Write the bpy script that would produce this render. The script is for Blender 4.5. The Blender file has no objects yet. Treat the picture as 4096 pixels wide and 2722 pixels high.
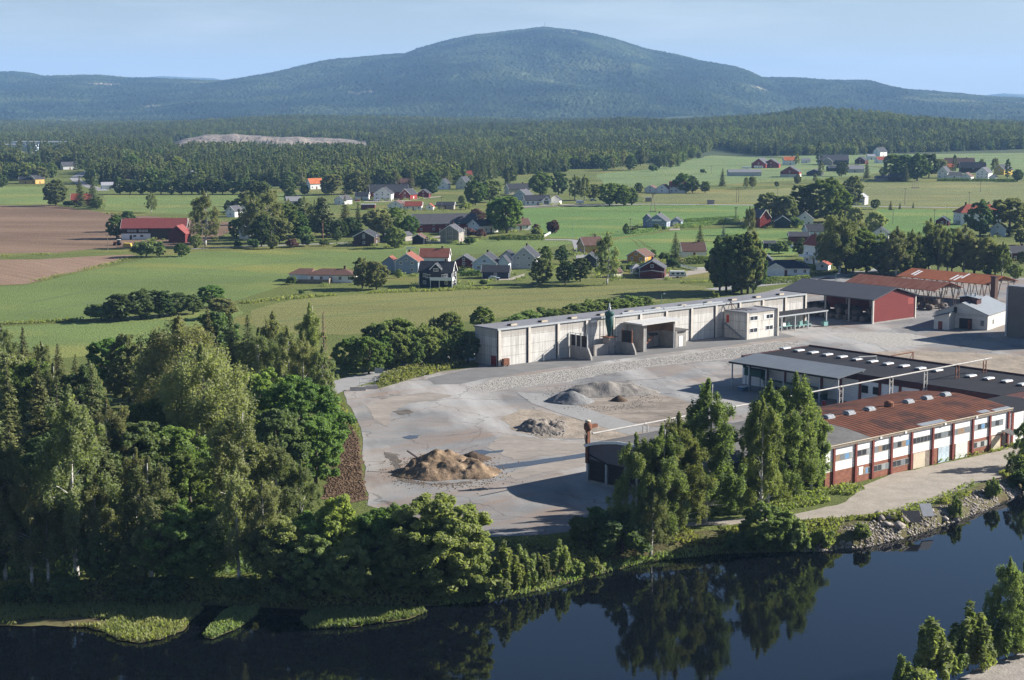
import bpy, math, random
import numpy as np
from mathutils import Vector
from mathutils.geometry import tessellate_polygon
random.seed(7); RNG = np.random.default_rng(7)
SC = bpy.context.scene
COL = SC.collection
R = math.radians

# ------------------------------------------------------------------ camera
CAM_H, FPX, YH = 65.0, 6599.0, 420.0           # metres above the yard, focal length in photo pixels, row of the horizon
PITCH = math.atan((1361 - YH) / FPX)
cam = bpy.data.objects.new('camera', bpy.data.cameras.new('camera')); COL.objects.link(cam)
cam.location = (0, 0, CAM_H); cam.rotation_euler = (math.pi / 2 - PITCH, 0, 0)
cam.data.lens = 36 * FPX / 4096; cam.data.sensor_width = 36
cam.data.clip_start = 1; cam.data.clip_end = 60000
SC.camera = cam

# ------------------------------------------------------------------ light
SUN_EL = 25.7
SUN_AZ = 74.0                                   # clockwise from +Y
SC.view_settings.view_transform = 'Standard'; SC.view_settings.look = 'None'
SC.view_settings.exposure = 1.3; SC.view_settings.gamma = 1.0
sun = bpy.data.objects.new('sun', bpy.data.lights.new('sun', 'SUN')); COL.objects.link(sun)
sun.data.energy = 5.0; sun.data.angle = R(0.53); sun.data.color = (1.0, 0.95, 0.875)
sd = Vector((math.sin(R(SUN_AZ)) * math.cos(R(SUN_EL)), math.cos(R(SUN_AZ)) * math.cos(R(SUN_EL)), math.sin(R(SUN_EL))))
sun.rotation_euler = sd.to_track_quat('Z', 'Y').to_euler()
W = bpy.data.worlds.new('World'); SC.world = W; W.use_nodes = True
nt = W.node_tree; N = nt.nodes; N.clear()
sky = N.new('ShaderNodeTexSky'); sky.sky_type = 'NISHITA'; sky.sun_disc = False
sky.sun_elevation = R(SUN_EL); sky.sun_rotation = R(SUN_AZ); sky.air_density = 1.0; sky.dust_density = 0.3; sky.ozone_density = 3.0; sky.altitude = 100
bg = N.new('ShaderNodeBackground'); bg.inputs[1].default_value = 0.060
tc = N.new('ShaderNodeTexCoord'); mp = N.new('ShaderNodeMapping'); mp.inputs['Scale'].default_value = (5, 5, 34); mp.inputs['Location'].default_value = (1.3, 0.2, 0.45)
cn = N.new('ShaderNodeTexNoise'); cn.inputs['Scale'].default_value = 1.0; cn.inputs['Detail'].default_value = 7; cn.inputs['Roughness'].default_value = 0.6
cr = N.new('ShaderNodeValToRGB'); cr.color_ramp.elements[0].position = 0.46; cr.color_ramp.elements[0].color = (0, 0, 0, 1); cr.color_ramp.elements[1].position = 0.72; cr.color_ramp.elements[1].color = (.42, .42, .42, 1)
mx = N.new('ShaderNodeMix'); mx.data_type = 'RGBA'; mx.inputs['B'].default_value = (7.2, 7.4, 7.9, 1)
wo = N.new('ShaderNodeOutputWorld')
L_ = nt.links.new
L_(tc.outputs['Generated'], mp.inputs[0]); L_(mp.outputs[0], cn.inputs['Vector']); L_(cn.outputs[0], cr.inputs[0]); sx = N.new('ShaderNodeSeparateXYZ'); mr = N.new('ShaderNodeMapRange'); mr.inputs[1].default_value = .07; mr.inputs[2].default_value = .15; mr.inputs[3].default_value = 1; mr.inputs[4].default_value = 0
ml = N.new('ShaderNodeMath'); ml.operation = 'MULTIPLY'; L_(tc.outputs['Generated'], sx.inputs[0]); L_(sx.outputs[2], mr.inputs[0]); L_(mr.outputs[0], ml.inputs[1]); L_(cr.outputs[0], ml.inputs[0]); L_(ml.outputs[0], mx.inputs['Factor'])
tn = N.new('ShaderNodeMix'); tn.data_type = 'RGBA'; tn.blend_type = 'MULTIPLY'; tn.inputs['Factor'].default_value = 1.0; tn.inputs['B'].default_value = (.635, .63, .68, 1)
L_(sky.outputs[0], tn.inputs['A']); L_(tn.outputs['Result'], mx.inputs['A']); hm_ = N.new('ShaderNodeMapRange'); hm_.inputs[1].default_value = .0; hm_.inputs[2].default_value = .13; hm_.inputs[3].default_value = .62; hm_.inputs[4].default_value = 0; L_(sx.outputs[2], hm_.inputs[0])
hx = N.new('ShaderNodeMix'); hx.data_type = 'RGBA'; hx.inputs['B'].default_value = (4.1, 4.6, 5.0, 1); L_(hm_.outputs[0], hx.inputs['Factor']); L_(mx.outputs['Result'], hx.inputs['A']); L_(hx.outputs['Result'], bg.inputs[0]); L_(bg.outputs[0], wo.inputs[0])

cy = SC.cycles
cy.max_bounces = 8; cy.diffuse_bounces = 5; cy.glossy_bounces = 3; cy.transmission_bounces = 3; cy.transparent_max_bounces = 6; cy.volume_bounces = 1
cy.use_denoising = True; cy.denoiser = 'OPENIMAGEDENOISE'; cy.denoising_input_passes = 'RGB_ALBEDO_NORMAL'; cy.denoising_prefilter = 'NONE'; cy.sample_clamp_indirect = 6.0
cy.caustics_reflective = False; cy.caustics_refractive = False
cy.use_adaptive_sampling = False
HAZE_DENSITY = 4.9e-5
HAZE_COLOR = (0.34, 0.59, 1.0)

# ------------------------------------------------------------------ picture rows/columns -> places on the ground
def at(px, py, z=0.0):
    x = (px - 2048) / FPX; y = -(py - 1361) / FPX
    d = (x, math.cos(PITCH) + y * math.sin(PITCH), -math.sin(PITCH) + y * math.cos(PITCH))
    t = (z - CAM_H) / d[2]
    return Vector((d[0] * t, d[1] * t, z))
def proj(p):
    dz = p[2] - CAM_H
    zc = p[1] * math.cos(PITCH) - dz * math.sin(PITCH); yc = p[1] * math.sin(PITCH) + dz * math.cos(PITCH)
    return 2048 + FPX * p[0] / zc, 1361 - FPX * yc / zc
def height_to(base, py):
    lo, hi = 0.0, 120.0
    for _ in range(40):
        m = (lo + hi) / 2
        if proj((base[0], base[1], base[2] + m))[1] > py: lo = m
        else: hi = m
    return lo
ZONES = {'D': (0, 0, 1.73634), '1': (0, 400, .4661), '2': (1000, 600, .4661), '3': (2000, 500, .4661), '4': (3000, 500, .46441),
         '5': (1800, 1100, .4661), 'Y1': (1200, 1500, .55085), 'Y3': (3000, 1350, .46441), 'K2': (2360, 1180, .25424), 'K3': (2860, 1100, .25424),
         'K4': (3396, 1040, .29661), 'K5': (2900, 1360, .25424), 'K6': (3450, 1400, .27373), 'Y7': (2300, 1560, .28064), 'E8': (3500, 1900, .25514)}
def zp(zone, x, y):
    a = ZONES[zone]; return a[0] + x * a[2], a[1] + y * a[2]
def g(zone, x, y, z=0.0):
    return at(*zp(zone, x, y), z)
ZW = -2.2                                       # water level
# grid of the old sawmill: u runs to the right and away, v to the left and away, origin = near corner of the long concrete hall
GA = R(49.3); UX = Vector((math.sin(GA), math.cos(GA), 0)); VX = Vector((-math.cos(GA), math.sin(GA), 0)); GROT = math.pi / 2 - GA
GO = Vector((-3.571, 408.343, 0))
def uv(u, v, z=0.0): return GO + UX * u + VX * v + Vector((0, 0, z))
def to_uv(p):
    d = Vector(p) - GO; return d.dot(UX), d.dot(VX)

# ------------------------------------------------------------------ materials
MATS = {}
def nodes_of(name):
    m = bpy.data.materials.new(name); m.use_nodes = True
    return m, m.node_tree, m.node_tree.nodes['Principled BSDF']
def lk(t, a, b): t.links.new(a, b)
def vec(t, scale=(1, 1, 1), kind='pos', rot=0.0):
    if kind == 'pos': s = t.nodes.new('ShaderNodeNewGeometry').outputs['Position']
    else: s = t.nodes.new('ShaderNodeTexCoord').outputs['Object']
    if scale == (1, 1, 1) and not rot: return s
    if rot:
        m0 = t.nodes.new('ShaderNodeMapping'); m0.inputs['Rotation'].default_value = (0, 0, rot); lk(t, s, m0.inputs[0]); s = m0.outputs[0]
    m = t.nodes.new('ShaderNodeMapping'); m.inputs['Scale'].default_value = scale; lk(t, s, m.inputs[0]); return m.outputs[0]
def noise(t, v, scale=1.0, detail=4, rough=.55):
    n = t.nodes.new('ShaderNodeTexNoise'); n.inputs['Scale'].default_value = scale; n.inputs['Detail'].default_value = detail; n.inputs['Roughness'].default_value = rough
    lk(t, v, n.inputs['Vector']); return n.outputs[0]
def ramp(t, s, stops):
    r = t.nodes.new('ShaderNodeValToRGB'); e = r.color_ramp.elements
    while len(e) < len(stops): e.new(.5)
    for i, (p, c) in enumerate(stops):
        e[i].position = p; e[i].color = (*c, 1) if not isinstance(c, (int, float)) else (c, c, c, 1)
    lk(t, s, r.inputs[0]); return r.outputs[0]
def mix(t, f, a, b, blend='MIX'):
    m = t.nodes.new('ShaderNodeMix'); m.data_type = 'RGBA'; m.blend_type = blend
    for k, v in (('Factor', f), ('A', a), ('B', b)):
        if hasattr(v, 'node'): lk(t, v, m.inputs[k])
        else: m.inputs[k].default_value = v if k == 'Factor' else (*v, 1)
    return m.outputs['Result']
def bump(t, b, h, dist, strength=1.0):
    n = t.nodes.new('ShaderNodeBump'); n.inputs['Distance'].default_value = dist; n.inputs['Strength'].default_value = strength
    lk(t, h, n.inputs['Height']); lk(t, n.outputs[0], b.inputs['Normal'])
def sc3(c, k): return tuple(min(1, x * k) for x in c)
def mat(name, col, rough=.8, var=.18, scale=.5, col2=None, kind='pos', bmp=0, bsc=3.0, metal=0, stretch=(1, 1, 1)):
    """plain weathered surface: colour broken up by noise at two sizes"""
    if name in MATS: return MATS[name]
    m, t, b = nodes_of(name)
    v = vec(t, stretch, kind)
    c = ramp(t, noise(t, v, scale, 6, .65), [(.3, sc3(col, 1 - var)), (.7, col2 or sc3(col, 1 + var))])
    f = ramp(t, noise(t, v, scale * 7, 3), [(.3, 1 - var * .7), (.7, 1 + var * .4)])
    c = mix(t, 1.0, c, f, 'MULTIPLY')
    lk(t, c, b.inputs['Base Color']); b.inputs['Roughness'].default_value = rough; b.inputs['Metallic'].default_value = metal
    b.inputs['Specular IOR Level'].default_value = .12 if rough > .55 else .4
    if bmp: bump(t, b, noise(t, v, bsc, 5, .6), bmp)
    MATS[name] = m; return m
def stripes(name, col, col2, period, axis=0, rough=.85, var=.15, bmp=.03, nscale=.4, kind='obj', fac=.35, patch=None, pscale=.15):
    """boards, corrugated sheet or profiled sheet: bands along one object axis"""
    if name in MATS: return MATS[name]
    m, t, b = nodes_of(name)
    v = vec(t, (1, 1, 1), kind)
    w = t.nodes.new('ShaderNodeTexWave'); w.wave_type = 'BANDS'; w.bands_direction = 'XYZ'[axis]; w.inputs['Scale'].default_value = math.pi / 10 / period; w.inputs['Distortion'].default_value = .15
    w.inputs['Detail'].default_value = 0
    w.inputs['Scale'].default_value = 2 * math.pi / (20 * period)
    lk(t, v, w.inputs['Vector'])
    st = [1.0, 1.0, 1.0]; st[axis] = 8.0
    n1 = noise(t, vec(t, tuple(st), kind), nscale, 6, .7)
    n2 = noise(t, v, nscale * .7, 6, .65)
    c = ramp(t, n2, [(.3, sc3(col, 1 - var)), (.7, sc3(col, 1 + var))])
    c = mix(t, ramp(t, n1, [(.45, 0.0), (.75, .8)]), c, col2)
    if patch: c = mix(t, ramp(t, noise(t, v, pscale, 5, .6), [(.5, 0.0), (.62, .9)]), c, patch)
    c = mix(t, fac, c, ramp(t, w.outputs[1], [(.1, .35), (.5, 1.0)]), 'MULTIPLY')
    lk(t, c, b.inputs['Base Color']); b.inputs['Roughness'].default_value = rough; b.inputs['Specular IOR Level'].default_value = .12
    if bmp: bump(t, b, w.outputs[1], bmp)
    MATS[name] = m; return m
def leafmat(name, col, col2, trans=.3, hue=.5):
    if name in MATS: return MATS[name]
    col = (col[0] * 2.6, col[1] * 2.3, col[2] * 2.15); col2 = (col2[0] * 2.5, col2[1] * 2.2, col2[2] * 2.1)
    m, t, b = nodes_of(name)
    a = t.nodes.new('ShaderNodeAttribute'); a.attribute_name = 'tint'
    oi = t.nodes.new('ShaderNodeObjectInfo')
    c = mix(t, a.outputs['Fac'], col, col2)
    hs = t.nodes.new('ShaderNodeHueSaturation'); lk(t, c, hs.inputs['Color'])
    def rng(s, lo, hi):
        r = t.nodes.new('ShaderNodeMapRange'); lk(t, s, r.inputs[0]); r.inputs[3].default_value = lo; r.inputs[4].default_value = hi; return r.outputs[0]
    mm = t.nodes.new('ShaderNodeMath'); mm.operation = 'MULTIPLY'; mm.inputs[1].default_value = 7.31; lk(t, oi.outputs['Random'], mm.inputs[0])
    fr = t.nodes.new('ShaderNodeMath'); fr.operation = 'FRACT'; lk(t, mm.outputs[0], fr.inputs[0])
    lk(t, rng(oi.outputs['Random'], .5 - .025, .5 + .025), hs.inputs['Hue']); lk(t, rng(fr.outputs[0], .78, 1.25), hs.inputs['Value']); hs.inputs['Saturation'].default_value = .95
    lk(t, hs.outputs[0], b.inputs['Base Color']); b.inputs['Roughness'].default_value = .65; b.inputs['Specular IOR Level'].default_value = .10
    tr = t.nodes.new('ShaderNodeBsdfTranslucent'); lk(t, mix(t, 1.0, hs.outputs[0], (1.25, 1.35, .6), 'MULTIPLY'), tr.inputs[0])
    ms = t.nodes.new('ShaderNodeMixShader'); ms.inputs[0].default_value = min(.5, trans * 1.5)
    lk(t, b.outputs[0], ms.inputs[1]); lk(t, tr.outputs[0], ms.inputs[2]); lk(t, ms.outputs[0], t.nodes['Material Output'].inputs[0])
    MATS[name] = m; return m

# ------------------------------------------------------------------ meshes and things
class MB:
    def __init__(s): s.v = []; s.f = []; s.m = []; s.mats = []
    def mi(s, m):
        if m not in s.mats: s.mats.append(m)
        return s.mats.index(m)
    def add(s, vs, fs, m=None):
        o = len(s.v); s.v += [tuple(p) for p in vs]; k = s.mi(m) if m else 0
        for f in fs: s.f.append([i + o for i in f]); s.m.append(k)
        return s
    def box(s, x0, x1, y0, y1, z0, z1, m=None):
        return s.add([(x0, y0, z0), (x1, y0, z0), (x1, y1, z0), (x0, y1, z0), (x0, y0, z1), (x1, y0, z1), (x1, y1, z1), (x0, y1, z1)],
                     [(3, 2, 1, 0), (4, 5, 6, 7), (0, 1, 5, 4), (1, 2, 6, 5), (2, 3, 7, 6), (3, 0, 4, 7)], m)
    def prism(s, prof, a0, a1, axis='x', m=None):
        """closed profile of (b, z) points, extruded from a0 to a1 along x (b = y) or along y (b = x)"""
        n = len(prof)
        P = (lambda a, b, z: (a, b, z)) if axis == 'x' else (lambda a, b, z: (b, a, z))
        vs = [P(a0, b, z) for b, z in prof] + [P(a1, b, z) for b, z in prof]
        fs = [[(i + 1) % n, i, i + n, (i + 1) % n + n] for i in range(n)] + [list(range(n)), list(range(2 * n - 1, n - 1, -1))]
        return s.add(vs, fs, m)
    def bar(s, p, q, w, m=None, n=4, w2=None):
        p = Vector(p); q = Vector(q); d = (q - p)
        if d.length < 1e-6: return s
        d.normalize(); a = d.orthogonal().normalized(); b = d.cross(a); w2 = w if w2 is None else w2
        vs = []
        for c, r in ((p, w), (q, w2)):
            for k in range(n):
                an = 2 * math.pi * (k + .5) / n; vs.append(c + (a * math.cos(an) + b * math.sin(an)) * r)
        return s.add(vs, [[i, (i + 1) % n, (i + 1) % n + n, i + n] for i in range(n)] + [list(range(n - 1, -1, -1)), list(range(n, 2 * n))], m)
    def path(s, pts, rad, m=None, n=6):
        for i in range(len(pts) - 1):
            r0 = rad if isinstance(rad, (int, float)) else rad[i]; r1 = rad if isinstance(rad, (int, float)) else rad[i + 1]
            s.bar(pts[i], pts[i + 1], r0, m, n, r1)
        return s
    def lathe(s, prof, cx, cy, m=None, n=14):
        vs = []; fs = []
        for r, z in prof:
            for k in range(n): vs.append((cx + r * math.cos(2 * math.pi * k / n), cy + r * math.sin(2 * math.pi * k / n), z))
        for i in range(len(prof) - 1):
            for k in range(n): fs.append([i * n + k, i * n + (k + 1) % n, (i + 1) * n + (k + 1) % n, (i + 1) * n + k])
        fs.append(list(range(n - 1, -1, -1))); fs.append(list(range((len(prof) - 1) * n, len(prof) * n)))
        return s.add(vs, fs, m)
    def build(s, name, m=None, parent=None, smooth=False):
        me = bpy.data.meshes.new(name); me.from_pydata(s.v, [], s.f)
        ms = s.mats or ([m] if m else [])
        for x in ms: me.materials.append(x)
        if len(ms) > 1: me.polygons.foreach_set('material_index', s.m)
        if smooth: me.polygons.foreach_set('use_smooth', [True] * len(me.polygons))
        me.update()
        o = bpy.data.objects.new(name, me); COL.objects.link(o)
        if parent: o.parent = parent
        return o
def array_mesh(name, V, F, m, attrs=None, smooth=False):
    """V (n,3), F (k,4) or (k,3) numpy arrays"""
    me = bpy.data.meshes.new(name); n, k = len(V), F.shape[1]
    me.vertices.add(n); me.vertices.foreach_set('co', np.ascontiguousarray(V, dtype=np.float32).ravel())
    me.loops.add(F.size); me.loops.foreach_set('vertex_index', np.ascontiguousarray(F, dtype=np.int32).ravel())
    me.polygons.add(len(F)); me.polygons.foreach_set('loop_start', np.arange(0, F.size, k, dtype=np.int32))
    if smooth: me.polygons.foreach_set('use_smooth', np.ones(len(F), dtype=bool))
    for an, (arr, typ, dom) in (attrs or {}).items():
        a = me.attributes.new(an, typ, dom); a.data.foreach_set('value', arr)
    if m: me.materials.append(m)
    me.update(calc_edges=True); me.validate()
    return me
def link(name, me, parent=None):
    o = bpy.data.objects.new(name, me); COL.objects.link(o)
    if parent: o.parent = parent
    return o
def tag(o, label, cat, group=None, kind=None):
    o['label'] = label
    if cat: o['category'] = cat
    if group: o['group'] = group
    if kind: o['kind'] = kind
    return o
def thing(name, label, cat, loc=(0, 0, 0), rot=0.0, group=None):
    o = bpy.data.objects.new(name, None); COL.objects.link(o); o.location = loc; o.rotation_euler = (0, 0, rot); o.empty_display_size = .5
    return tag(o, label, cat, group)
def struct(o, label): return tag(o, label, None, None, 'structure')

def jitter(poly, step, amp, rs):
    r = random.Random(rs); out = []
    for i in range(len(poly)):
        a, b = poly[i], poly[(i + 1) % len(poly)]
        d = (b - a); n = max(1, int(d.length / step)); nn = Vector((-d.y, d.x, 0)); nn = nn.normalized() if nn.length else nn
        for k in range(n):
            out.append(a + d * (k / n) + nn * (r.uniform(-amp, amp)))
    return out
def sheet(name, label, pts, z, m, step=0, amp=0, rs=1, kind='structure'):
    P = [Vector((p[0], p[1], z)) for p in pts]
    if step: P = jitter(P, step, amp, rs)
    tri = tessellate_polygon([P])
    mb = MB(); mb.v = [tuple(p) for p in P]
    for t in tri:
        a, b, c = [P[i] for i in t]
        if (b - a).cross(c - a).z < 0: t = (t[0], t[2], t[1])
        mb.f.append(list(t)); mb.m.append(0)
    o = mb.build(name, m); tag(o, label, None, None, kind); return o
def dsheet(name, label, dpts, z, m, step=0, amp=0, rs=1):
    return sheet(name, label, [g('D', x, y) for x, y in dpts], z, m, step, amp, rs)
def ribbon(name, label, pts, width, z, m):
    pts = [Vector((p[0], p[1], 0)) for p in pts]; L = []; Rr = []
    for i, p in enumerate(pts):
        d = (pts[min(i + 1, len(pts) - 1)] - pts[max(i - 1, 0)]).normalized(); n = Vector((-d.y, d.x, 0)) * width / 2
        L.append(p + n); Rr.append(p - n)
    mb = MB(); k = len(pts)
    mb.add([(p.x, p.y, z) for p in L] + [(p.x, p.y, z) for p in Rr], [[i + k, i + 1 + k, i + 1, i] for i in range(k - 1)])
    return struct(mb.build(name, m), label)
def lattice(seed):
    rg = np.random.default_rng(seed); return rg.random((256, 256))
LAT = [lattice(s) for s in range(8)]
def vnoise(x, y, k=0):
    x = np.asarray(x, float); y = np.asarray(y, float)
    xi = np.floor(x).astype(int); yi = np.floor(y).astype(int); fx = x - xi; fy = y - yi
    fx = fx * fx * (3 - 2 * fx); fy = fy * fy * (3 - 2 * fy); T = LAT[k % 8]
    a = T[xi % 256, yi % 256]; b = T[(xi + 1) % 256, yi % 256]; c = T[xi % 256, (yi + 1) % 256]; d = T[(xi + 1) % 256, (yi + 1) % 256]
    return (a * (1 - fx) + b * fx) * (1 - fy) + (c * (1 - fx) + d * fx) * fy
def fbm(x, y, s, o=4, k=0):
    r = 0; a = 1; t = 0
    for i in range(o):
        r = r + a * vnoise(np.asarray(x) / s + 17.3 * i, np.asarray(y) / s + 5.1 * i, k + i); t += a; a *= .5; s *= .5
    return r / t
# ------------------------------------------------------------------ ground, river, fields
def field(name, col, yellow, ang, line=.12, tram=2.2, var=.12):
    col = (col[0] * 1.65, col[1] * 1.28, col[2] * 1.3); yellow = (yellow[0] * 1.45, yellow[1] * 1.3, yellow[2] * 1.3)
    m, t, b = nodes_of(name)
    v = vec(t)
    c = ramp(t, noise(t, vec(t, (1, 1, 1)), .012, 5, .6), [(.35, sc3(col, 1 - var)), (.65, sc3(col, 1 + var))])  # shading of gentle swells painted into the colour as broad noise; fields are flat
    c = mix(t, ramp(t, noise(t, vec(t, (.75, 1.5, 1), 'pos', ang), .013, 4, .55), [(.52, 0.0), (.68, .8)]), c, yellow)
    st = ramp(t, noise(t, vec(t, (.02, 1.0, 1), 'pos', ang), tram * .25, 2), [(.35, 1 - line), (.6, 1.0)])
    c = mix(t, 1.0, c, st, 'MULTIPLY')
    c = mix(t, 1.0, c, ramp(t, noise(t, v, .9, 4, .7), [(.25, .75), (.75, 1.18)]), 'MULTIPLY')
    lk(t, c, b.inputs['Base Color']); b.inputs['Roughness'].default_value = .9; b.inputs['Specular IOR Level'].default_value = .1
    bump(t, b, noise(t, v, 1.6, 4, .7), .5)
    return m
M_GRASS = field('meadow grass', (.075, .115, .032), (.16, .155, .05), .3, .06)
M_F_BIG = field('green crop', (.086, .150, .046), (.18, .19, .05), .35, .10)
M_F_LEFT = field('young crop', (.092, .160, .050), (.17, .19, .055), .1, .08)
M_F_OLIVE = field('olive crop', (.115, .150, .052), (.14, .16, .055), .12, .16)
M_F_MID = field('middle crop', (.075, .160, .045), (.17, .20, .06), .05, .10)
M_F_FAR = field('far crop', (.095, .165, .065), (.16, .19, .07), .05, .08)
M_F_PALE = field('pale meadow', (.112, .155, .060), (.19, .19, .07), .1, .18)
def soil(name, col, col2, ang, line):
    m, t, b = nodes_of(name)
    c = ramp(t, noise(t, vec(t, (.35, 1.6, 1), 'pos', ang), .012, 5, .6), [(.38, col), (.62, col2)])  # soft shading bands put into the colour, along with varying soil moisture
    c = mix(t, 1.0, c, ramp(t, noise(t, vec(t, (.03, 1, 1), 'pos', ang), .8, 2), [(.3, 1 - line), (.65, 1.05)]), 'MULTIPLY')
    lk(t, c, b.inputs['Base Color']); b.inputs['Roughness'].default_value = .95; b.inputs['Specular IOR Level'].default_value = .1
    bump(t, b, noise(t, vec(t), 1.2, 4, .7), .3); return m
M_SOIL = soil('ploughed soil', (.145, .095, .063), (.225, .15, .10), .15, .2)
M_SOIL2 = soil('harrowed soil', (.235, .155, .105), (.285, .195, .135), .9, .3)
def asphalt():
    m, t, b = nodes_of('worn yard asphalt')
    v = vec(t); vr = vec(t, (.22, 1.0, 1), 'pos', -GROT)
    c = ramp(t, noise(t, v, .045, 7, .62), [(.38, (.155, .156, .156)), (.5, (.215, .213, .209)), (.61, (.265, .242, .218))])
    c = mix(t, ramp(t, noise(t, vr, .09, 7, .7), [(.47, 0.0), (.64, .85)]), c, (.225, .165, .125))
    c = mix(t, ramp(t, noise(t, vec(t, (1, .25, 1), 'pos', -GROT + .5), .05, 6, .6), [(.50, 0.0), (.66, .85)]), c, (.40, .39, .372))
    c = mix(t, ramp(t, noise(t, vec(t, (.5, 1, 1), 'pos', -GROT), .16, 8, .75), [(.60, 0.0), (.72, .75)]), c, (.13, .105, .085))
    vo = t.nodes.new('ShaderNodeTexVoronoi'); vo.feature = 'DISTANCE_TO_EDGE'; vo.inputs['Scale'].default_value = .055
    nz = t.nodes.new('ShaderNodeTexNoise'); nz.inputs['Scale'].default_value = .2; lk(t, v, nz.inputs['Vector'])
    va = t.nodes.new('ShaderNodeVectorMath'); va.operation = 'MULTIPLY_ADD'; va.inputs[1].default_value = (7, 7, 0); lk(t, nz.outputs['Color'], va.inputs[0]); lk(t, v, va.inputs[2]); lk(t, va.outputs[0], vo.inputs['Vector'])
    c = mix(t, 1.0, c, ramp(t, vo.outputs['Distance'], [(.004, .62), (.012, 1.0)]), 'MULTIPLY')
    c = mix(t, 1.0, c, ramp(t, noise(t, v, 2.2, 3, .6), [(.3, .90), (.7, 1.06)]), 'MULTIPLY')
    lk(t, c, b.inputs['Base Color']); b.inputs['Roughness'].default_value = .85; b.inputs['Specular IOR Level'].default_value = .2
    bump(t, b, noise(t, v, 3, 4, .6), .05); return m
M_YARD = asphalt()
M_PATCH = mat('dark asphalt patch', (.165, .163, .16), .85, .14, .25)
M_LANE = mat('pale asphalt lane', (.26, .255, .245), .85, .10, .2, stretch=(1, .3, 1))
M_GRAVEL = mat('crushed stone', (.34, .32, .29), .9, .34, 1.3, bmp=.1, bsc=3)
M_DIRT = mat('trodden dirt', (.28, .235, .185), .9, .30, .22, bmp=.1, bsc=2, stretch=(1, .6, 1))
M_DIRT2 = mat('damp dirt', (.24, .205, .17), .9, .42, .16, bmp=.1, bsc=2, stretch=(.5, 1.2, 1))
M_PATH = mat('gravel track', (.31, .275, .23), .9, .16, .35, bmp=.06, bsc=3)
M_ROAD = mat('public road asphalt', (.27, .265, .26), .85, .08, .3)
M_CHIPS = mat('bark litter', (.145, .095, .058), .95, .65, .45, bmp=.4, bsc=1.3)
M_BANK = mat('bank earth', (.17, .12, .075), .95, .45, .30, col2=(.11, .12, .04), bmp=.4, bsc=.9)
M_PUDDLE, t_, b_ = nodes_of('puddle water'); b_.inputs['Base Color'].default_value = (.05, .045, .04, 1); b_.inputs['Roughness'].default_value = .03; b_.inputs['IOR'].default_value = 1.33

TOP = [(-300,1345),(0,1345),(300,1342),(500,1340),(700,1348),(900,1345),(1010,1325),(1080,1280),(1110,1250),(1250,1245),(1350,1240),(1480,1235),(1640,1222),(1800,1215),(1860,1207),(2000,1195),(2080,1188),(2150,1165),(2230,1130),(2300,1095),(2359,1068),(2500,1005),(2800,890)]
WAT = [(-300,1395),(0,1398),(300,1395),(500,1395),(700,1405),(900,1402),(1010,1396),(1090,1387),(1150,1376),(1250,1360),(1350,1332),(1480,1297),(1640,1278),(1800,1272),(1880,1270),(2000,1258),(2080,1240),(2180,1208),(2260,1178),(2320,1152),(2359,1132),(2500,1070),(2800,960)]
def resample(a, b, n):
    A = [g('D', x, y, 0.0) for x, y in a]; B = [g('D', x, y, ZW) for x, y in b]
    out = []
    for i in range(len(A) - 1):
        for k in range(n):
            f = k / n; out.append((A[i].lerp(A[i + 1], f), B[i].lerp(B[i + 1], f)))
    out.append((A[-1], B[-1])); return out
BANK = resample(TOP, WAT, 8)
def bank_point(i, f):
    """f = 0 at the top edge, 1 at the waterline, beyond 1 under water"""
    a, b = BANK[i]; p = a.lerp(b, f)
    z = ZW * f ** 2.8 if f <= 1 else ZW - (f - 1) * 3
    return Vector((p.x, p.y, z))
NB = len(BANK); FR_ = [0, .12, .25, .4, .55, .7, .82, .92, 1.0, 1.15, 1.5]
BV = []
for i in range(NB):
    for j, f in enumerate(FR_):
        p = bank_point(i, f)
        k = 0 if j in (0,) else float(fbm(p.x, p.y, 3.0, 3, 2)) - .5
        BV.append((p.x, p.y, p.z + k * (.75 if f < 1 else .3)))
nf = len(FR_)
_bp = [(proj(bank_point(i, f / 20)), bank_point(i, f / 20)) for i in range(NB) for f in range(21)]
_bxy = np.array([q[0] for q in _bp])
def on_bank(px, py):
    """the place on the sloping bank that shows at this spot of the photo (None when the spot is level ground)"""
    yt = np.interp(px / 1.73634, [a for a, b in TOP], [b for a, b in TOP])
    if py / 1.73634 < yt + 2: return None
    d = ((_bxy - (px, py)) ** 2).sum(1); k = int(d.argmin())
    return _bp[k][1] if d[k] < 45 ** 2 else None
mb = MB(); mb.add(BV, [[i * nf + j, (i + 1) * nf + j, (i + 1) * nf + j + 1, i * nf + j + 1] for i in range(NB - 1) for j in range(nf - 1)])
for f in mb.f: f.reverse()
struct(mb.build('riverbank', M_BANK, smooth=True), 'earthy river bank sloping from the yard edge down to the dark water')
# the valley floor, one sheet out to the hills, its near edge along the bank
YFAR = 2050.0
edge = [a for a, b in BANK]
gp = [Vector((e.x, e.y, 0)) for e in edge]
poly = gp + [Vector((700, gp[-1].y, 0)), Vector((1500, YFAR, 0)), Vector((-1500, YFAR, 0)), Vector((-700, gp[0].y, 0))]
sheet('ground', 'grassy valley floor between the river and the wooded hills', poly, 0.0, M_GRASS)
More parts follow.
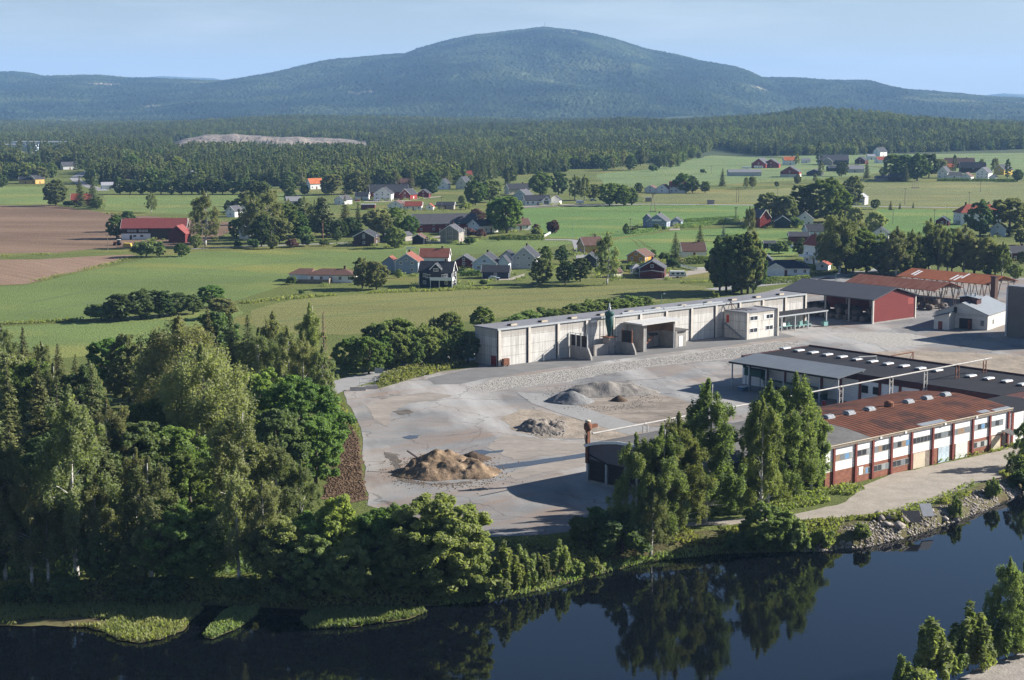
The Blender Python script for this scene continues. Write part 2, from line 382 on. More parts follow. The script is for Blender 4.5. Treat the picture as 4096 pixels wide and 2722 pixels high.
# water
M_WATER, t_, b_ = nodes_of('dark river water')
b_.inputs['Base Color'].default_value = (.003, .004, .006, 1); b_.inputs['Roughness'].default_value = .035; b_.inputs['IOR'].default_value = 1.333; b_.inputs['Specular Tint'].default_value = (.52, .88, 1.0, 1)
nw = noise(t_, vec(t_, (.5, 1.6, 1)), .55, 3, .5); nw2 = noise(t_, vec(t_, (.3, 1.0, 1)), .07, 3, .5)
bump(t_, b_, mix(t_, .3, nw, nw2), .02, .3)
struct(MB().add([(-420, 90, ZW), (420, 90, ZW), (420, 420, ZW), (-420, 420, ZW)], [(0, 1, 2, 3)]).build('river', M_WATER), 'calm dark river mirroring trees and blue sky')
struct(MB().add([(-420, 80, ZW - 4), (420, 80, ZW - 4), (420, 420, ZW - 4), (-420, 420, ZW - 4)], [(0, 1, 2, 3)]).build('riverbed', M_BANK), 'river bed under the dark water')
# near bank, bottom right
nbp = [(2120,1640),(2190,1572),(2262,1536),(2359,1500),(2500,1440),(2800,1500),(2800,1900),(2200,1900)]
nbt = [g('D', x, y, -1.0) for x, y in nbp]
sheet('near_bank', 'grey gravel ground on the near bank of the river', nbt, -1.0, mat('near bank gravel', (.30, .27, .24), .9, .22, .6, bmp=.1, bsc=3), 1.5, .25, 3)
mb = MB(); sk = [nbt[i] for i in (7, 0, 1, 2, 3, 4)]
for i in range(len(sk) - 1):
    for a in range(6):
        p = sk[i].lerp(sk[i + 1], a / 6); q = sk[i].lerp(sk[i + 1], (a + 1) / 6)
        o = Vector((-1.8, 2.2, -2.2)); mb.add([p + Vector((.3, -.3, .0)), q + Vector((.3, -.3, .0)), q + o, p + o], [(0, 1, 2, 3)])
struct(mb.build('near_slope', M_BANK), 'short earth slope of the near bank going into the water')

Z1, Z2, Z3, Z4 = .02, .04, .06, .08
dsheet('ploughed_field', 'large brown ploughed field left of the red barn', [(-120,474),(60,474),(112,472),(170,480),(235,490),(330,497),(430,505),(535,512),(545,530),(490,552),(440,566),(330,572),(250,572),(180,578),(130,583),(-120,585)], Z1, M_SOIL, 12, 1.0)
dsheet('harrowed_field', 'pale brown harrowed field at the left edge below the ploughed one', [(-120,600),(90,598),(190,592),(300,587),(318,590),(250,608),(160,630),(60,655),(-120,662)], Z1, M_SOIL2, 10, .7)
dsheet('far_left_field', 'flat green field behind the ploughed soil beside the farm track', [(-120,432),(60,430),(104,432),(150,442),(112,470),(60,472),(-120,472)], Z1, M_F_LEFT, 15, 2)
dsheet('hedged_field', 'bright green field between the dark hedge row and the red barn', [(240,450),(420,447),(700,447),(745,452),(600,468),(520,486),(470,496),(350,492),(240,484)], Z1, M_F_LEFT, 15, 2)
dsheet('rolling_field', 'wide rolling green field with yellow patches left of the white bungalow', [(-120,668),(60,658),(180,630),(320,600),(460,580),(620,577),(820,574),(1000,562),(1160,550),(1340,558),(1230,577),(1000,592),(880,602),(800,620),(670,640),(640,662),(560,690),(460,708),(220,738),(-120,752)], Z1, M_F_BIG, 10, .8)
dsheet('wood_edge_field', 'strip of green field below the hedge beside the wood', [(-120,760),(220,742),(470,718),(545,706),(560,722),(480,770),(430,800),(-120,850)], Z1, M_F_LEFT, 8, .6)
dsheet('olive_field', 'olive coloured crop field behind the long concrete hall', [(575,716),(670,692),(800,680),(1100,668),(1560,654),(1628,660),(1640,674),(1500,698),(1100,738),(800,772),(600,770)], Z1, M_F_OLIVE, 8, .6)
dsheet('middle_field', 'smooth green field below the white modern house', [(1180,482),(1300,478),(1480,474),(1752,472),(1745,500),(1600,516),(1480,540),(1390,552),(1270,548),(1225,528),(1195,505)], Z1, M_F_MID, 12, .8)
dsheet('sloping_field', 'light green field with tractor tracks above the orange house', [(1345,572),(1440,548),(1560,532),(1720,525),(1745,560),(1690,590),(1560,592),(1440,598),(1350,598)], Z1, M_F_MID, 8, .5)
dsheet('pale_meadow', 'pale olive meadow crossed by power poles on the right', [(1480,448),(1700,440),(2000,424),(2500,415),(2500,474),(2000,472),(1760,468),(1480,466)], Z1, M_F_PALE, 15, 1.5)
dsheet('farm_field', 'bluish green field around the grey farm shed', [(1370,402),(1480,392),(1560,376),(1640,358),(1760,364),(1900,372),(2050,392),(2000,404),(1800,418),(1560,432),(1400,430)], Z1, M_F_FAR, 25, 3)
dsheet('edge_field', 'far green field below the wooded ridge at the right edge', [(1780,360),(2100,356),(2600,350),(2600,396),(2200,402),(2060,388),(1900,372)], Z2, M_F_FAR, 25, 3)
dsheet('right_field', 'green field in front of the large white house with red roof', [(2020,482),(2200,484),(2215,520),(2190,560),(2120,560),(2030,530)], Z1, M_F_MID, 8, .6)
dsheet('garden_field', 'lawn and field left of the red roofed tall house', [(1745,530),(1880,530),(1900,560),(1800,600),(1745,600)], Z1, M_F_MID, 8, .6)
# grass strips and roads
ribbon('field_strip', 'rough grass strip between the two brown fields', [g('D', -120, 593), g('D', 60, 590), g('D', 200, 582), g('D', 310, 578)], 9, Z2, M_GRASS)
ribbon('village_lane', 'pale gravel lane in front of the farm trees', [g('D', 440, 574), g('D', 520, 570), g('D', 640, 566), g('D', 760, 562), g('D', 850, 558), g('D', 980, 552), g('D', 1060, 545)], 4.5, Z3, M_ROAD)
ribbon('valley_road', 'straight country road crossing the fields on the right', [g('D', 1150, 482), g('D', 1300, 474), g('D', 1480, 471), g('D', 1640, 472), g('D', 1790, 474), g('D', 2000, 476), g('D', 2200, 479), g('D', 2600, 487)], 7, Z3, M_ROAD)
ribbon('side_road', 'side road leading down past the purple tree', [g('D', 1255, 553), g('D', 1310, 553), g('D', 1332, 556), g('D', 1338, 575), g('D', 1345, 600)], 6, Z3, M_ROAD)
ribbon('driveway', 'gravel driveway beside the white caravan', [g('D', 1500, 643), g('D', 1600, 628), g('D', 1660, 618), g('D', 1700, 612)], 9, Z3, M_PATH)
ribbon('farm_road', 'winding pale farm road at the far left', [g('D', 230, 378), g('D', 222, 390), g('D', 190, 400), g('D', 172, 412), g('D', 190, 425), g('D', 240, 440)], 9, Z3, M_ROAD)
ribbon('access_road', 'grey asphalt road entering the yard between the wood and the concrete hall', [g('D', 700, 918), g('D', 790, 885), g('D', 880, 862), g('D', 960, 843), g('D', 1060, 826), g('D', 1130, 800)], 9, Z2, M_ROAD)
ribbon('back_road', 'road running behind the concrete hall', [g('D', 1640, 668), g('D', 1760, 656), g('D', 1900, 640), g('D', 2050, 618)], 7, Z2, M_ROAD)
# yard
dsheet('yard', 'wide worn asphalt yard of the old sawmill with tan stains', [(790,900),(806,898),(870,897),(950,872),(1010,858),(1098,846),(1150,800),(1650,700),(1900,640),(2700,640),(2700,930),(2330,1012),(1900,1060),(1500,1110),(1430,1188),(1345,1222),(1250,1232),(1110,1238),(1000,1228),(950,1200),(850,1165),(845,1140),(835,1010),(826,975),(800,930)], Z2, M_YARD, 5, .35)
dsheet('gravel_strip', 'long strip of pale crushed stone along the concrete hall', [(1068,896),(1150,872),(1270,857),(1400,838),(1560,818),(1690,800),(1790,787),(1850,792),(1780,812),(1700,825),(1500,845),(1400,862),(1300,882),(1200,893),(1130,904)], Z3, M_GRAVEL, 2.0, .5, 4)
dsheet('gravel_bed', 'oval bed of crushed stone in front of the red shed', [(1918,772),(1990,766),(2090,769),(2140,778),(2175,792),(2100,797),(2050,802),(1985,787)], Z3, M_GRAVEL, 2.5, .5, 5)
dsheet('dirt_bed', 'patch of bare dirt around the heap of rubble', [(1158,965),(1195,943),(1240,946),(1290,958),(1400,985),(1490,1000),(1430,1018),(1345,1012),(1250,1010),(1190,995)], Z3, M_DIRT, 2, .6, 6)
dsheet('stained_slab', 'dirty concrete slab behind the grey gravel heap', [(1282,938),(1400,915),(1480,903),(1560,918),(1605,935),(1590,960),(1560,985),(1500,985),(1400,962)], Z3, M_DIRT2, 2, .3, 7)
dsheet('sand_flat', 'sandy open ground behind the dark roofed building', [(1950,815),(2100,808),(2250,815),(2600,830),(2600,900),(2359,872),(2150,842)], Z3, M_DIRT, 3, .8, 8)
dsheet('asphalt_lane', 'smooth pale lane crossing the yard towards the arched shed', [(1190,905),(1250,908),(1300,925),(1390,955),(1500,988),(1450,1003),(1380,983),(1280,950),(1225,930)], Z4, M_LANE, 4, .15, 9)
dsheet('dark_asphalt', 'darker asphalt apron at the front of the concrete hall', [(985,872),(1098,848),(1200,834),(1400,810),(1560,792),(1700,778),(1800,768),(1830,776),(1690,795),(1500,818),(1280,848),(1120,873),(1060,885),(1000,887)], Z3, M_PATCH, 4, .3, 10)
dsheet('bark_strip', 'strip of dark bark litter between the wood and the yard', [(772,962),(812,985),(828,1010),(836,1080),(846,1150),(800,1160),(740,1150),(768,1060),(762,1000)], Z3, M_CHIPS, 1.5, .5, 12)
dsheet('river_track', 'pale gravel track between the brick factory and the river', [(1400,1213),(1560,1206),(1640,1200),(1800,1190),(1930,1165),(1965,1140),(1990,1122),(2060,1093),(2200,1063),(2340,1030),(2450,1000),(2600,970),(2600,1010),(2400,1070),(2250,1115),(2150,1155),(2060,1182),(1990,1188),(1850,1200),(1640,1212),(1400,1219)], Z3, M_PATH, 2.5, .5, 13)
dsheet('puddle_trench', 'long narrow water filled trench pointing at the arched shed', [(1140,1074),(1200,1066),(1290,1054),(1360,1043),(1400,1038),(1400,1046),(1340,1056),(1250,1070),(1180,1079),(1150,1081)], Z4, M_PUDDLE, 1.5, .2, 14)
dsheet('puddle', 'small blue puddle left of the large soil heap', [(928,1008),(942,1004),(966,1004),(962,1010),(944,1013),(934,1011)], Z4, M_PUDDLE, 1.0, .15, 15)
dsheet('puddle', 'irregular puddle behind the large soil heap', [(1086,1040),(1110,1037),(1130,1041),(1162,1037),(1158,1043),(1130,1045),(1112,1050),(1095,1046)], Z4, M_PUDDLE, 1.0, .15, 16)

M_TAN = mat('tan mud film', (.265, .235, .203), .9, .22, .18, stretch=(.5, 1, 1)); M_STAIN = mat('dark oily stain', (.12, .105, .09), .9, .3, .3)
for k, (lab, pts, m_) in enumerate((
  ('tan mud film across the near left corner of the yard', [(842,935),(900,915),(985,905),(1045,912),(1010,922),(940,930),(905,948),(890,985),(868,975)], M_TAN),
  ('tan mud film in front of the large soil heap', [(1145,1098),(1240,1072),(1345,1052),(1345,1075),(1260,1088),(1200,1105)], M_TAN),
  ('tan mud film between rubble heap and trench', [(1165,1000),(1250,1012),(1345,1020),(1345,1040),(1250,1052),(1180,1060),(1120,1032)], M_TAN),
  ('dark stain beside the left yard edge', [(905,950),(935,944),(952,950),(930,958)], M_STAIN),
  ('dark mud skirt left of the large soil heap', [(880,1040),(915,1048),(925,1085),(935,1105),(1000,1116),(1090,1110),(1140,1092),(1120,1104),(1040,1118),(960,1116),(915,1108),(905,1070)], M_STAIN))):
    dsheet('yard_stain', lab, pts, Z3 + .01, m_, 1.0, .5, 50 + k)
for k, (lab, zn, pts) in enumerate((('gravel drive in front of the dark blue garage', '2', [(2010,1112),(2230,1104),(2359,1060),(2359,1085),(2240,1118),(2020,1124)]), ('pale farm court between storehouse and scaffolded house', '2', [(1500,760),(1640,735),(1650,800),(1520,808)]),
  ('gravel court before the large white house', '2', [(900,440),(1260,436),(1460,410),(1640,398),(1640,404),(1480,420),(1300,446),(900,450)]), ('paved court before the white modern house', '3', [(180,700),(520,684),(640,684),(640,692),(520,696),(200,712)]), ('drive before the grey garage', '3', [(1450,905),(1475,872),(1550,870),(1540,905)]), ('gravel court behind the hedge bungalow', '4', [(120,1180),(480,1190),(480,1205),(130,1200)]))):
    sheet('gravel_court', lab, [g(zn, x, y) for x, y in pts], Z3, M_PATH, 2, .3, 70 + k)
for k, pts in enumerate(([(1125,985),(1165,1005),(1190,1045),(1210,1060)], [(1165,985),(1210,1000),(1250,1045),(1295,1052)], [(1255,1040),(1330,1075),(1400,1080),(1470,1105)])):
    ribbon('tractor_track', ['left tractor track bending through the sloping field', 'right tractor track bending through the sloping field', 'lower tractor track in the sloping field'][k], [g('3', x, y) for x, y in pts], .9, Z2, M_GRASS)
M_TRAM = mat('tramline', (.115, .15, .06), .95, .15, .3)
for k, (lab, pts) in enumerate((('upper tramline pair in the rolling field', [(60,700),(300,652),(560,612),(760,594)]), ('lower tramline pair in the rolling field', [(40,726),(260,690),(480,655),(640,632)]), ('lower tramline pair in the olive field', [(640,742),(900,716),(1250,694),(1560,674)]), ('upper tramline pair in the olive field', [(720,708),(1000,688),(1350,672),(1560,662)]), ('tramline pair in the smooth field', [(1210,518),(1400,506),(1740,488)]), ('tramline pair in the pale meadow', [(1490,460),(1800,452),(2359,448)]))):
    P_ = [g('D', x, y) for x, y in pts]; sd_ = Vector((0, 1.9, 0))
    for w_, nm in ((0, 'near track of the '), (1, 'far track of the ')): ribbon('tramline', nm + lab, [p + sd_ * w_ for p in P_], .75, Z2, M_TRAM)
dsheet('industrial_ground', 'pale bare ground around the far industrial halls', [(-160,318),(140,316),(132,352),(-160,356)], .03, mat('pale bare ground', (.36, .31, .26), .95, .3, .02))
# ------------------------------------------------------------------ hills, mountain
PB = [(-400,300),(300,300),(900,295),(1200,288),(1350,282),(1430,276),(1560,277),(1640,272),(1690,268),(1780,262),(1850,250),(1900,248),(2000,255),(2100,268),(2200,280),(2359,290),(2900,300)]
PC = [(-400,300),(100,305),(250,298),(320,289),(450,279),(600,271),(700,267),(1000,272),(1200,278),(1350,274),(1430,270),(1560,276),(1640,280),(2000,285),(2900,290)]
PM = [(-500,160),(-200,172),(0,168),(60,168),(120,180),(200,178),(270,177),(330,183),(420,186),(540,190),(600,184),(640,178),(700,165),(760,148),(800,142),(850,138),(945,133),(975,122),(1000,115),(1050,100),(1100,88),(1180,81),(1250,74),(1320,82),(1400,100),(1480,125),(1540,135),(1600,150),(1660,165),(1720,190),(1790,188),(1870,190),(1960,190),(2020,208),(2100,215),(2200,225),(2359,230),(2600,226),(2900,235)]
def profile(P, Y, tree):
    xs = np.array([(x * 1.73634 - 2048) / FPX * Y for x, _ in P]); zs = np.array([CAM_H - (y * 1.73634 - YH) / FPX * Y - tree for _, y in P])
    return lambda x: np.interp(x, xs, zs)
YB, YC, YM = 3300., 4700., 9500.
fB, fC, fM = profile(PB, YB, 13), profile(PC, YC, 12), profile(PM, YM, 10)
def sstep(a, b, y):
    q = np.clip((y - a) / (b - a), 0, 1); return q * q * (3 - 2 * q)
def hill_z(x, y):
    x = np.asarray(x, float); y = np.asarray(y, float)
    zb = np.maximum(fB(x), 0) * sstep(2250, YB, y) * (1 - .6 * sstep(YB, YB + 900, y))
    zc = np.maximum(fC(x), 0) * sstep(2600, YC, y) * (1 - .5 * sstep(YC, YC + 900, y))
    n = (fbm(x, y, 520, 4, 1) - .47) * 34 * sstep(2300, 3200, y) * (1 - .7 * np.exp(-((y - YB) / 250) ** 2))
    return np.maximum(np.maximum(zb, zc) + n * .7, 0)
def mount_z(x, y):
    s = sstep(5200, YM, y); s = s ** 1.25
    xs = x * YM / np.maximum(y, 5000) * .35 + x * .65
    side = (fbm(x * 1.0, y * .55, 1500, 4, 3) - .5)
    ridge = np.abs(fbm(x, y * .5, 900, 4, 5) - .5) * 2
    q = np.clip((y - 5600) / (YM - 5600), 0, 1)
    z = fM(xs) * s + (side * 330 - ridge * 150 + 45) * q * (1 - q) * 2.2 * np.clip(fM(xs) / 300, .25, 1.2)
    return np.where(y > YM, fM(x) * (1 - .75 * sstep(YM, YM + 2600, y)), z)
def grid_mesh(name, xs_of, ys, nx, zfun, m, rnd=None, smooth=False):
    Yg = np.repeat(np.array(ys)[:, None], nx, 1); hw = xs_of(Yg)
    Xg = np.linspace(-1, 1, nx)[None, :] * hw
    Zg = zfun(Xg, Yg)
    if rnd is not None: Xg = Xg + RNG.uniform(-.4, .4, Xg.shape) * (2 * hw / nx); Zg = Zg + rnd(Xg, Yg, Zg.shape)
    V = np.stack([Xg, Yg, Zg], -1).reshape(-1, 3); ny = len(ys)
    i = np.arange(ny - 1)[:, None] * nx + np.arange(nx - 1)[None, :]
    F = np.stack([i, i + 1, i + nx + 1, i + nx], -1).reshape(-1, 4)
    return link(name, array_mesh(name, V, F, m, smooth=smooth))
M_FFLOOR = mat('forest floor', (.055, .075, .032), .95, .3, .01)
ys = np.concatenate([np.arange(YFAR - 4, 3600, 26), np.arange(3600, 5900, 45)])
o = grid_mesh('foothills', lambda y: y * .42 + 120, ys, 150, hill_z, M_FFLOOR, smooth=True)
struct(o, 'low wooded foothills between the valley and the mountain')
# the mountain: its skin is the canopy of the forest that covers it, every crown a bump of real height
M_MOUNT, t_, b_ = nodes_of('mountain forest')
v_ = vec(t_)
c_ = ramp(t_, noise(t_, v_, .0022, 8, .62), [(.40, (.010, .020, .014)), (.5, (.022, .038, .020)), (.60, (.050, .070, .030))])
c_ = mix(t_, ramp(t_, noise(t_, vec(t_, (1, .6, 3)), .0011, 6, .6), [(.60, 0.0), (.67, .65)]), c_, (.15, .165, .075))
c_ = mix(t_, ramp(t_, noise(t_, vec(t_, (1, .8, 1)), .0024, 3, .5), [(.69, 0.0), (.71, .7)]), c_, (.30, .27, .18))
c_ = mix(t_, 1.0, c_, ramp(t_, noise(t_, v_, .035, 3, .7), [(.25, .75), (.75, 1.2)]), 'MULTIPLY')
lk(t_, c_, b_.inputs['Base Color']); b_.inputs['Roughness'].default_value = .95; b_.inputs['Specular IOR Level'].default_value = .05
ys = np.concatenate([np.arange(5300, 9750, 7.5), np.arange(9750, 12500, 90)])
o = grid_mesh('mountain', lambda y: y * .36 + 150, ys, 980, mount_z, M_MOUNT, rnd=lambda x, y, s: RNG.uniform(0, 1, s) ** 1.5 * (8 + 12 * fbm(x, y, 200, 2, 6)))
struct(o, 'broad forested mountain with a rounded summit')
PD1 = [(-600,235),(250,225),(320,186),(345,180),(380,177),(440,180),(500,182),(530,188),(600,225),(1900,240),(2200,230),(2250,221),(2300,216),(2340,218),(2420,222),(2600,240)]
fD = profile(PD1, 17000., 0)
o = grid_mesh('distant_hills', lambda y: y * .36 + 600, np.arange(15000, 19500, 250), 260, lambda x, y: np.maximum(fD(x) * (1 - np.abs(y - 17000) / 2600), -5), M_MOUNT, smooth=True)
struct(o, 'faint blue hills on the far horizon')

# ------------------------------------------------------------------ air
hz = MB().box(-9000, 9000, -60, 20500, -8, 600).build('haze')
tag(hz, 'pale blue summer haze over the valley', None, None, 'stuff')
hm = bpy.data.materials.new('haze air'); hm.use_nodes = True; hn = hm.node_tree.nodes; hn.clear()
pv = hn.new('ShaderNodeVolumePrincipled'); pv.inputs['Color'].default_value = (*HAZE_COLOR, 1); pv.inputs['Density'].default_value = HAZE_DENSITY; pv.inputs['Anisotropy'].default_value = .0
ho = hn.new('ShaderNodeOutputMaterial'); hm.node_tree.links.new(pv.outputs[0], ho.inputs['Volume']); hz.data.materials.append(hm)
# ------------------------------------------------------------------ foliage
def unit(v): return v / np.maximum(np.linalg.norm(v, axis=-1, keepdims=True), 1e-9)
def quads(P, Nn, s, asp=1.0, vert=0.0, rg=RNG):
    """one leafy spray (a four-cornered face) per point; vert pulls its long side downwards"""
    n = len(P); t = unit(np.cross(Nn, rg.normal(size=(n, 3))))
    if vert:
        dn = np.tile(np.array([[0, 0, -1.0]]), (n, 1)); dn = unit(dn - (dn * Nn).sum(1, keepdims=True) * Nn + 1e-6); t = unit(t * (1 - vert) + dn * vert)
    b = np.cross(Nn, t); s = np.asarray(s)[:, None]
    tl = t * s * asp; bl = b * s / asp ** .5 * rg.uniform(.6, 1.0, (n, 1))
    k1 = rg.uniform(.3, 1.0, (n, 1))
    V = np.stack([P - tl, P + bl * k1, P + tl, P - bl], 1).reshape(-1, 3)
    F = np.arange(4 * n).reshape(n, 4); return V, F
def crown_arrays(C, Rr, n, size, up=.35, rand=.6, asp=1.0, vert=0.0, shell=.45, rg=RNG, tint=None, nb=.55):
    """C cluster centres, Rr cluster radii (k,3), n sprays per cluster"""
    k = len(C); d = unit(rg.normal(size=(k, n, 3))); rho = rg.uniform(shell, 1, (k, n, 1)) ** .7
    P = C[:, None, :] + d * rho * Rr[:, None, :]
    Nn = unit(d * nb + np.array([0, 0, up]) + rg.normal(size=d.shape) * rand)
    ct = rg.uniform(0, 1, (k, 1)) if tint is None else tint[:, None]
    tt = np.clip(ct * .7 + rg.uniform(0, .3, (k, n)), 0, 1)
    P = P.reshape(-1, 3); Nn = Nn.reshape(-1, 3)
    V, F = quads(P, Nn, size * rg.uniform(.55, 1.25, len(P)), asp, vert, rg)
    return V, F, tt.reshape(-1)
def crown_mesh(name, parts, m):
    V = np.concatenate([p[0] for p in parts]); o = 0; Fs = []
    for p in parts: Fs.append(p[1] + o); o += len(p[0])
    return array_mesh(name, V, np.concatenate(Fs), m, {'tint': (np.concatenate([p[2] for p in parts]).astype(np.float32), 'FLOAT', 'FACE')})
M_BIRCH = leafmat('birch leaves', (.062, .080, .040), (.108, .126, .066), .30)
M_BIRCHG = leafmat('fresh birch leaves', (.054, .080, .032), (.100, .130, .054), .30)
M_MAPLE = leafmat('maple leaves', (.042, .076, .024), (.078, .120, .038), .30)
M_ALDER = leafmat('alder leaves', (.060, .088, .034), (.105, .140, .056), .30)
M_DARK = leafmat('dark broad leaves', (.032, .056, .024), (.058, .088, .036), .25)
M_BRIGHT = leafmat('bright broad leaves', (.062, .100, .030), (.105, .150, .045), .35)
M_PALE = leafmat('silvery leaves', (.105, .135, .070), (.155, .185, .100), .30)
M_SPRUCE = leafmat('spruce needles', (.030, .044, .018), (.062, .076, .026), .10)
M_SPRUCEB = leafmat('blue spruce needles', (.060, .090, .080), (.090, .125, .105), .10)
M_PINE = leafmat('pine needles', (.050, .070, .034), (.080, .100, .048), .10)
M_PURPLE = leafmat('purple leaves', (.050, .026, .030), (.080, .045, .045), .20)
M_DEAD = leafmat('dead needles', (.100, .072, .055), (.150, .110, .085), .10)
M_WEED = leafmat('weeds', (.065, .092, .034), (.115, .140, .055), .30)
M_REED = leafmat('reed grass', (.075, .105, .042), (.110, .135, .060), .30)
M_BARK = mat('grey bark', (.12, .10, .085), .95, .35, 2.5)
M_BARKW = mat('white birch bark', (.50, .48, .45), .8, .45, 1.6, stretch=(1, 1, 2))
M_BARKP = mat('reddish pine bark', (.20, .12, .08), .95, .3, 2)
def trunk_mesh(name, H, r, limbs, m, lean=0.0, top=.96, rg=RNG):
    mb = MB(); pts = []; rad = []
    for k in range(9):
        f = k / 8 * top; pts.append((lean * f * H * .06 + math.sin(f * 7 + r * 40) * .1, math.cos(f * 5) * .08 * f, f * H)); rad.append(r * (1 - .9 * f) + .02)
    mb.path(pts, rad, None, 7)
    for c in limbs:
        z = max(.12 * H, c[2] - abs(rg.normal(.0, .5)) - .33 * math.hypot(c[0], c[1]) - .4); f = min(.95, z / H)
        p = Vector((lean * f * H * .06, 0, z)); q = Vector(c); mid = p.lerp(q, .55) + Vector((0, 0, .25))
        mb.path([p, mid, q], [max(.03, r * .38 * (1 - f)), max(.022, r * .22 * (1 - f)), .015], None, 5)
    o = mb.build(name, m, smooth=True); me = o.data; bpy.data.objects.remove(o); return me
LIB = {}
def reg(kind, H, rad, crown, trunk): LIB.setdefault(kind, []).append((H, rad, crown, trunk))
def make_birch(seed, H=20, Rm=4.3, m=None, kind='birch', droop=1.0, low=.10, nl=20, per=9, nq=125, size=.155, pointy=.35):
    """trunk with many limbs; every limb ends in its own drooping mass of clusters, so the outline is lobed and open"""
    rg = np.random.default_rng(seed); C = []; RR = []; T = []
    for i in range(nl):
        f = low + .16 + (.90 - low - .16) * (i + rg.uniform(-.4, .4)) / nl
        env = Rm * min(1, ((f - low) / .22)) ** .6 * max(.03, 1 - (max(0, f - .40) / .60) ** (2.2 - pointy)) ** .62
        a = i * 2.4 + rg.uniform(-.5, .5); rr = env * rg.uniform(.45, .82); tint = rg.uniform(0, 1); sp = .30 * Rm * (1.15 - .55 * f)
        for k in range(per):
            dx, dy = rg.normal(size=2) * sp * .55; dz = rg.normal() * sp * .7
            x, y = rr * math.cos(a) + dx, rr * math.sin(a) + dy; q = math.hypot(x, y)
            z = f * H + dz - droop * .30 * max(0, q - rr * .6)
            C.append((x, y, min(max(z, .03 * H), H * .97))); w = rg.uniform(.42, .78) * Rm / 4.3; RR.append((w, w, w * (1.05 + .75 * droop))); T.append(np.clip(tint * .6 + rg.uniform(0, .4), 0, 1))
    for k in range(8):
        f = .84 + .02 * k; C.append((rg.normal() * .35 * (1 - k / 9), rg.normal() * .35 * (1 - k / 9), H * f)); RR.append((.40 - .02 * k, .40 - .02 * k, .75)); T.append(.5)
    C = np.array(C); RR = np.array(RR)
    cr = crown_mesh('crown', [crown_arrays(C, RR, nq, size, .25, .75, 1.35, .45 * droop, .10, rg, np.array(T), .40)], m or M_BIRCH)
    tm = trunk_mesh('trunk', H, .20 + H * .004, C[rg.choice(len(C) - 8, 30, False)], M_BARKW, rg.normal() * .6, rg=rg)
    reg(kind, H, Rm, cr, tm)
def make_dome(seed, H=14, Rm=5.4, m=None, kind='maple', low=.02, nl=36, per=8, nq=150, size=.205, bark=None, lump=.45):
    """broad crown built of bulging leaf masses set around the limbs"""
    rg = np.random.default_rng(seed); C = []; RR = []; T = []
    zc = H * (low + 1) / 2; hz = H * (1 - low) / 2
    for i in range(nl):
        u = 1 - 2 * (i + .5) / nl; a = i * 2.39996 + rg.uniform(-.3, .3); q = math.sqrt(max(0, 1 - u * u)); d = np.array([q * math.cos(a), q * math.sin(a), u])
        k = 1 - lump * rg.uniform(0, .75); ex = 1 - .30 * max(0, d[2]) ** 2 - .12 * max(0, -d[2])
        o = np.array([d[0] * Rm * k * ex * .80, d[1] * Rm * k * ex * .80, zc + d[2] * hz * k * .84]); tint = rg.uniform(0, 1); lr = rg.uniform(.26, .40) * Rm
        for j in range(per):
            dd = unit(d * .9 + rg.normal(size=3)); p = o + dd * lr * np.array([1, 1, .75]) * rg.uniform(.45, 1)
            C.append((p[0], p[1], max(p[2], .3))); w = rg.uniform(.45, .80) * Rm / 5.2; RR.append((w, w, w * .75)); T.append(np.clip(tint * .6 + rg.uniform(0, .4), 0, 1))
    C = np.array(C); RR = np.array(RR)
    cr = crown_mesh('crown', [crown_arrays(C, RR, nq, size, .40, .65, 1.1, 0, .25, rg, np.array(T), .55)], m or M_MAPLE)
    tm = trunk_mesh('trunk', H, .16 + H * .012, C[rg.choice(len(C), 24, False)], bark or M_BARK, rg.normal() * .5, .72, rg=rg)
    reg(kind, H, Rm, cr, tm)
def make_spruce(seed, H=20, Rm=3.3, m=None, kind='spruce', step=.62, per=9, nq=17, size=.38, low=.05, bark=None, sparse=0.0):
    rg = np.random.default_rng(seed); P = []; Nn = []; T = []
    z = low * H
    while z < H * .985:
        f = z / H; b = Rm * ((1 - f) ** .85) * rg.uniform(.82, 1.12) + .12
        for k in range(per if f < .8 else 6):
            a = rg.uniform(0, 2 * math.pi); bb = b * rg.uniform(.7, 1.1); tt = rg.uniform(0, .7)
            if rg.uniform() < sparse: continue
            n = max(4, int(nq * (bb / Rm + .15)))
            s = rg.uniform(.12, 1, n) ** .7; sp = rg.normal(size=n) * .16 * bb * (.3 + s * .4)
            x = s * bb; ca, sa = math.cos(a), math.sin(a)
            P.append(np.stack([x * ca - sp * sa, x * sa + sp * ca, z - .30 * x + .10 * x * x / max(b, .3) - np.abs(sp) * .35 + rg.normal(size=n) * .07], 1))
            nn = np.tile(np.array([[.35 * ca, .35 * sa, .9]]), (n, 1)) + rg.normal(size=(n, 3)) * .32; Nn.append(unit(nn)); T.append(np.clip(tt + .35 * s, 0, 1))
        z += step * (1.15 - .45 * f)
    P = np.concatenate(P); Nn = np.concatenate(Nn); T = np.concatenate(T)
    V, F = quads(P, Nn, size * rg.uniform(.6, 1.25, len(P)) * (1.1 - .5 * P[:, 2] / H), 1.25, 0, rg)
    cr = crown_mesh('crown', [(V, F, T)], m or M_SPRUCE)
    tm = trunk_mesh('trunk', H, .14 + H * .007, [], bark or M_BARK, 0, rg=rg)
    reg(kind, H, Rm, cr, tm)
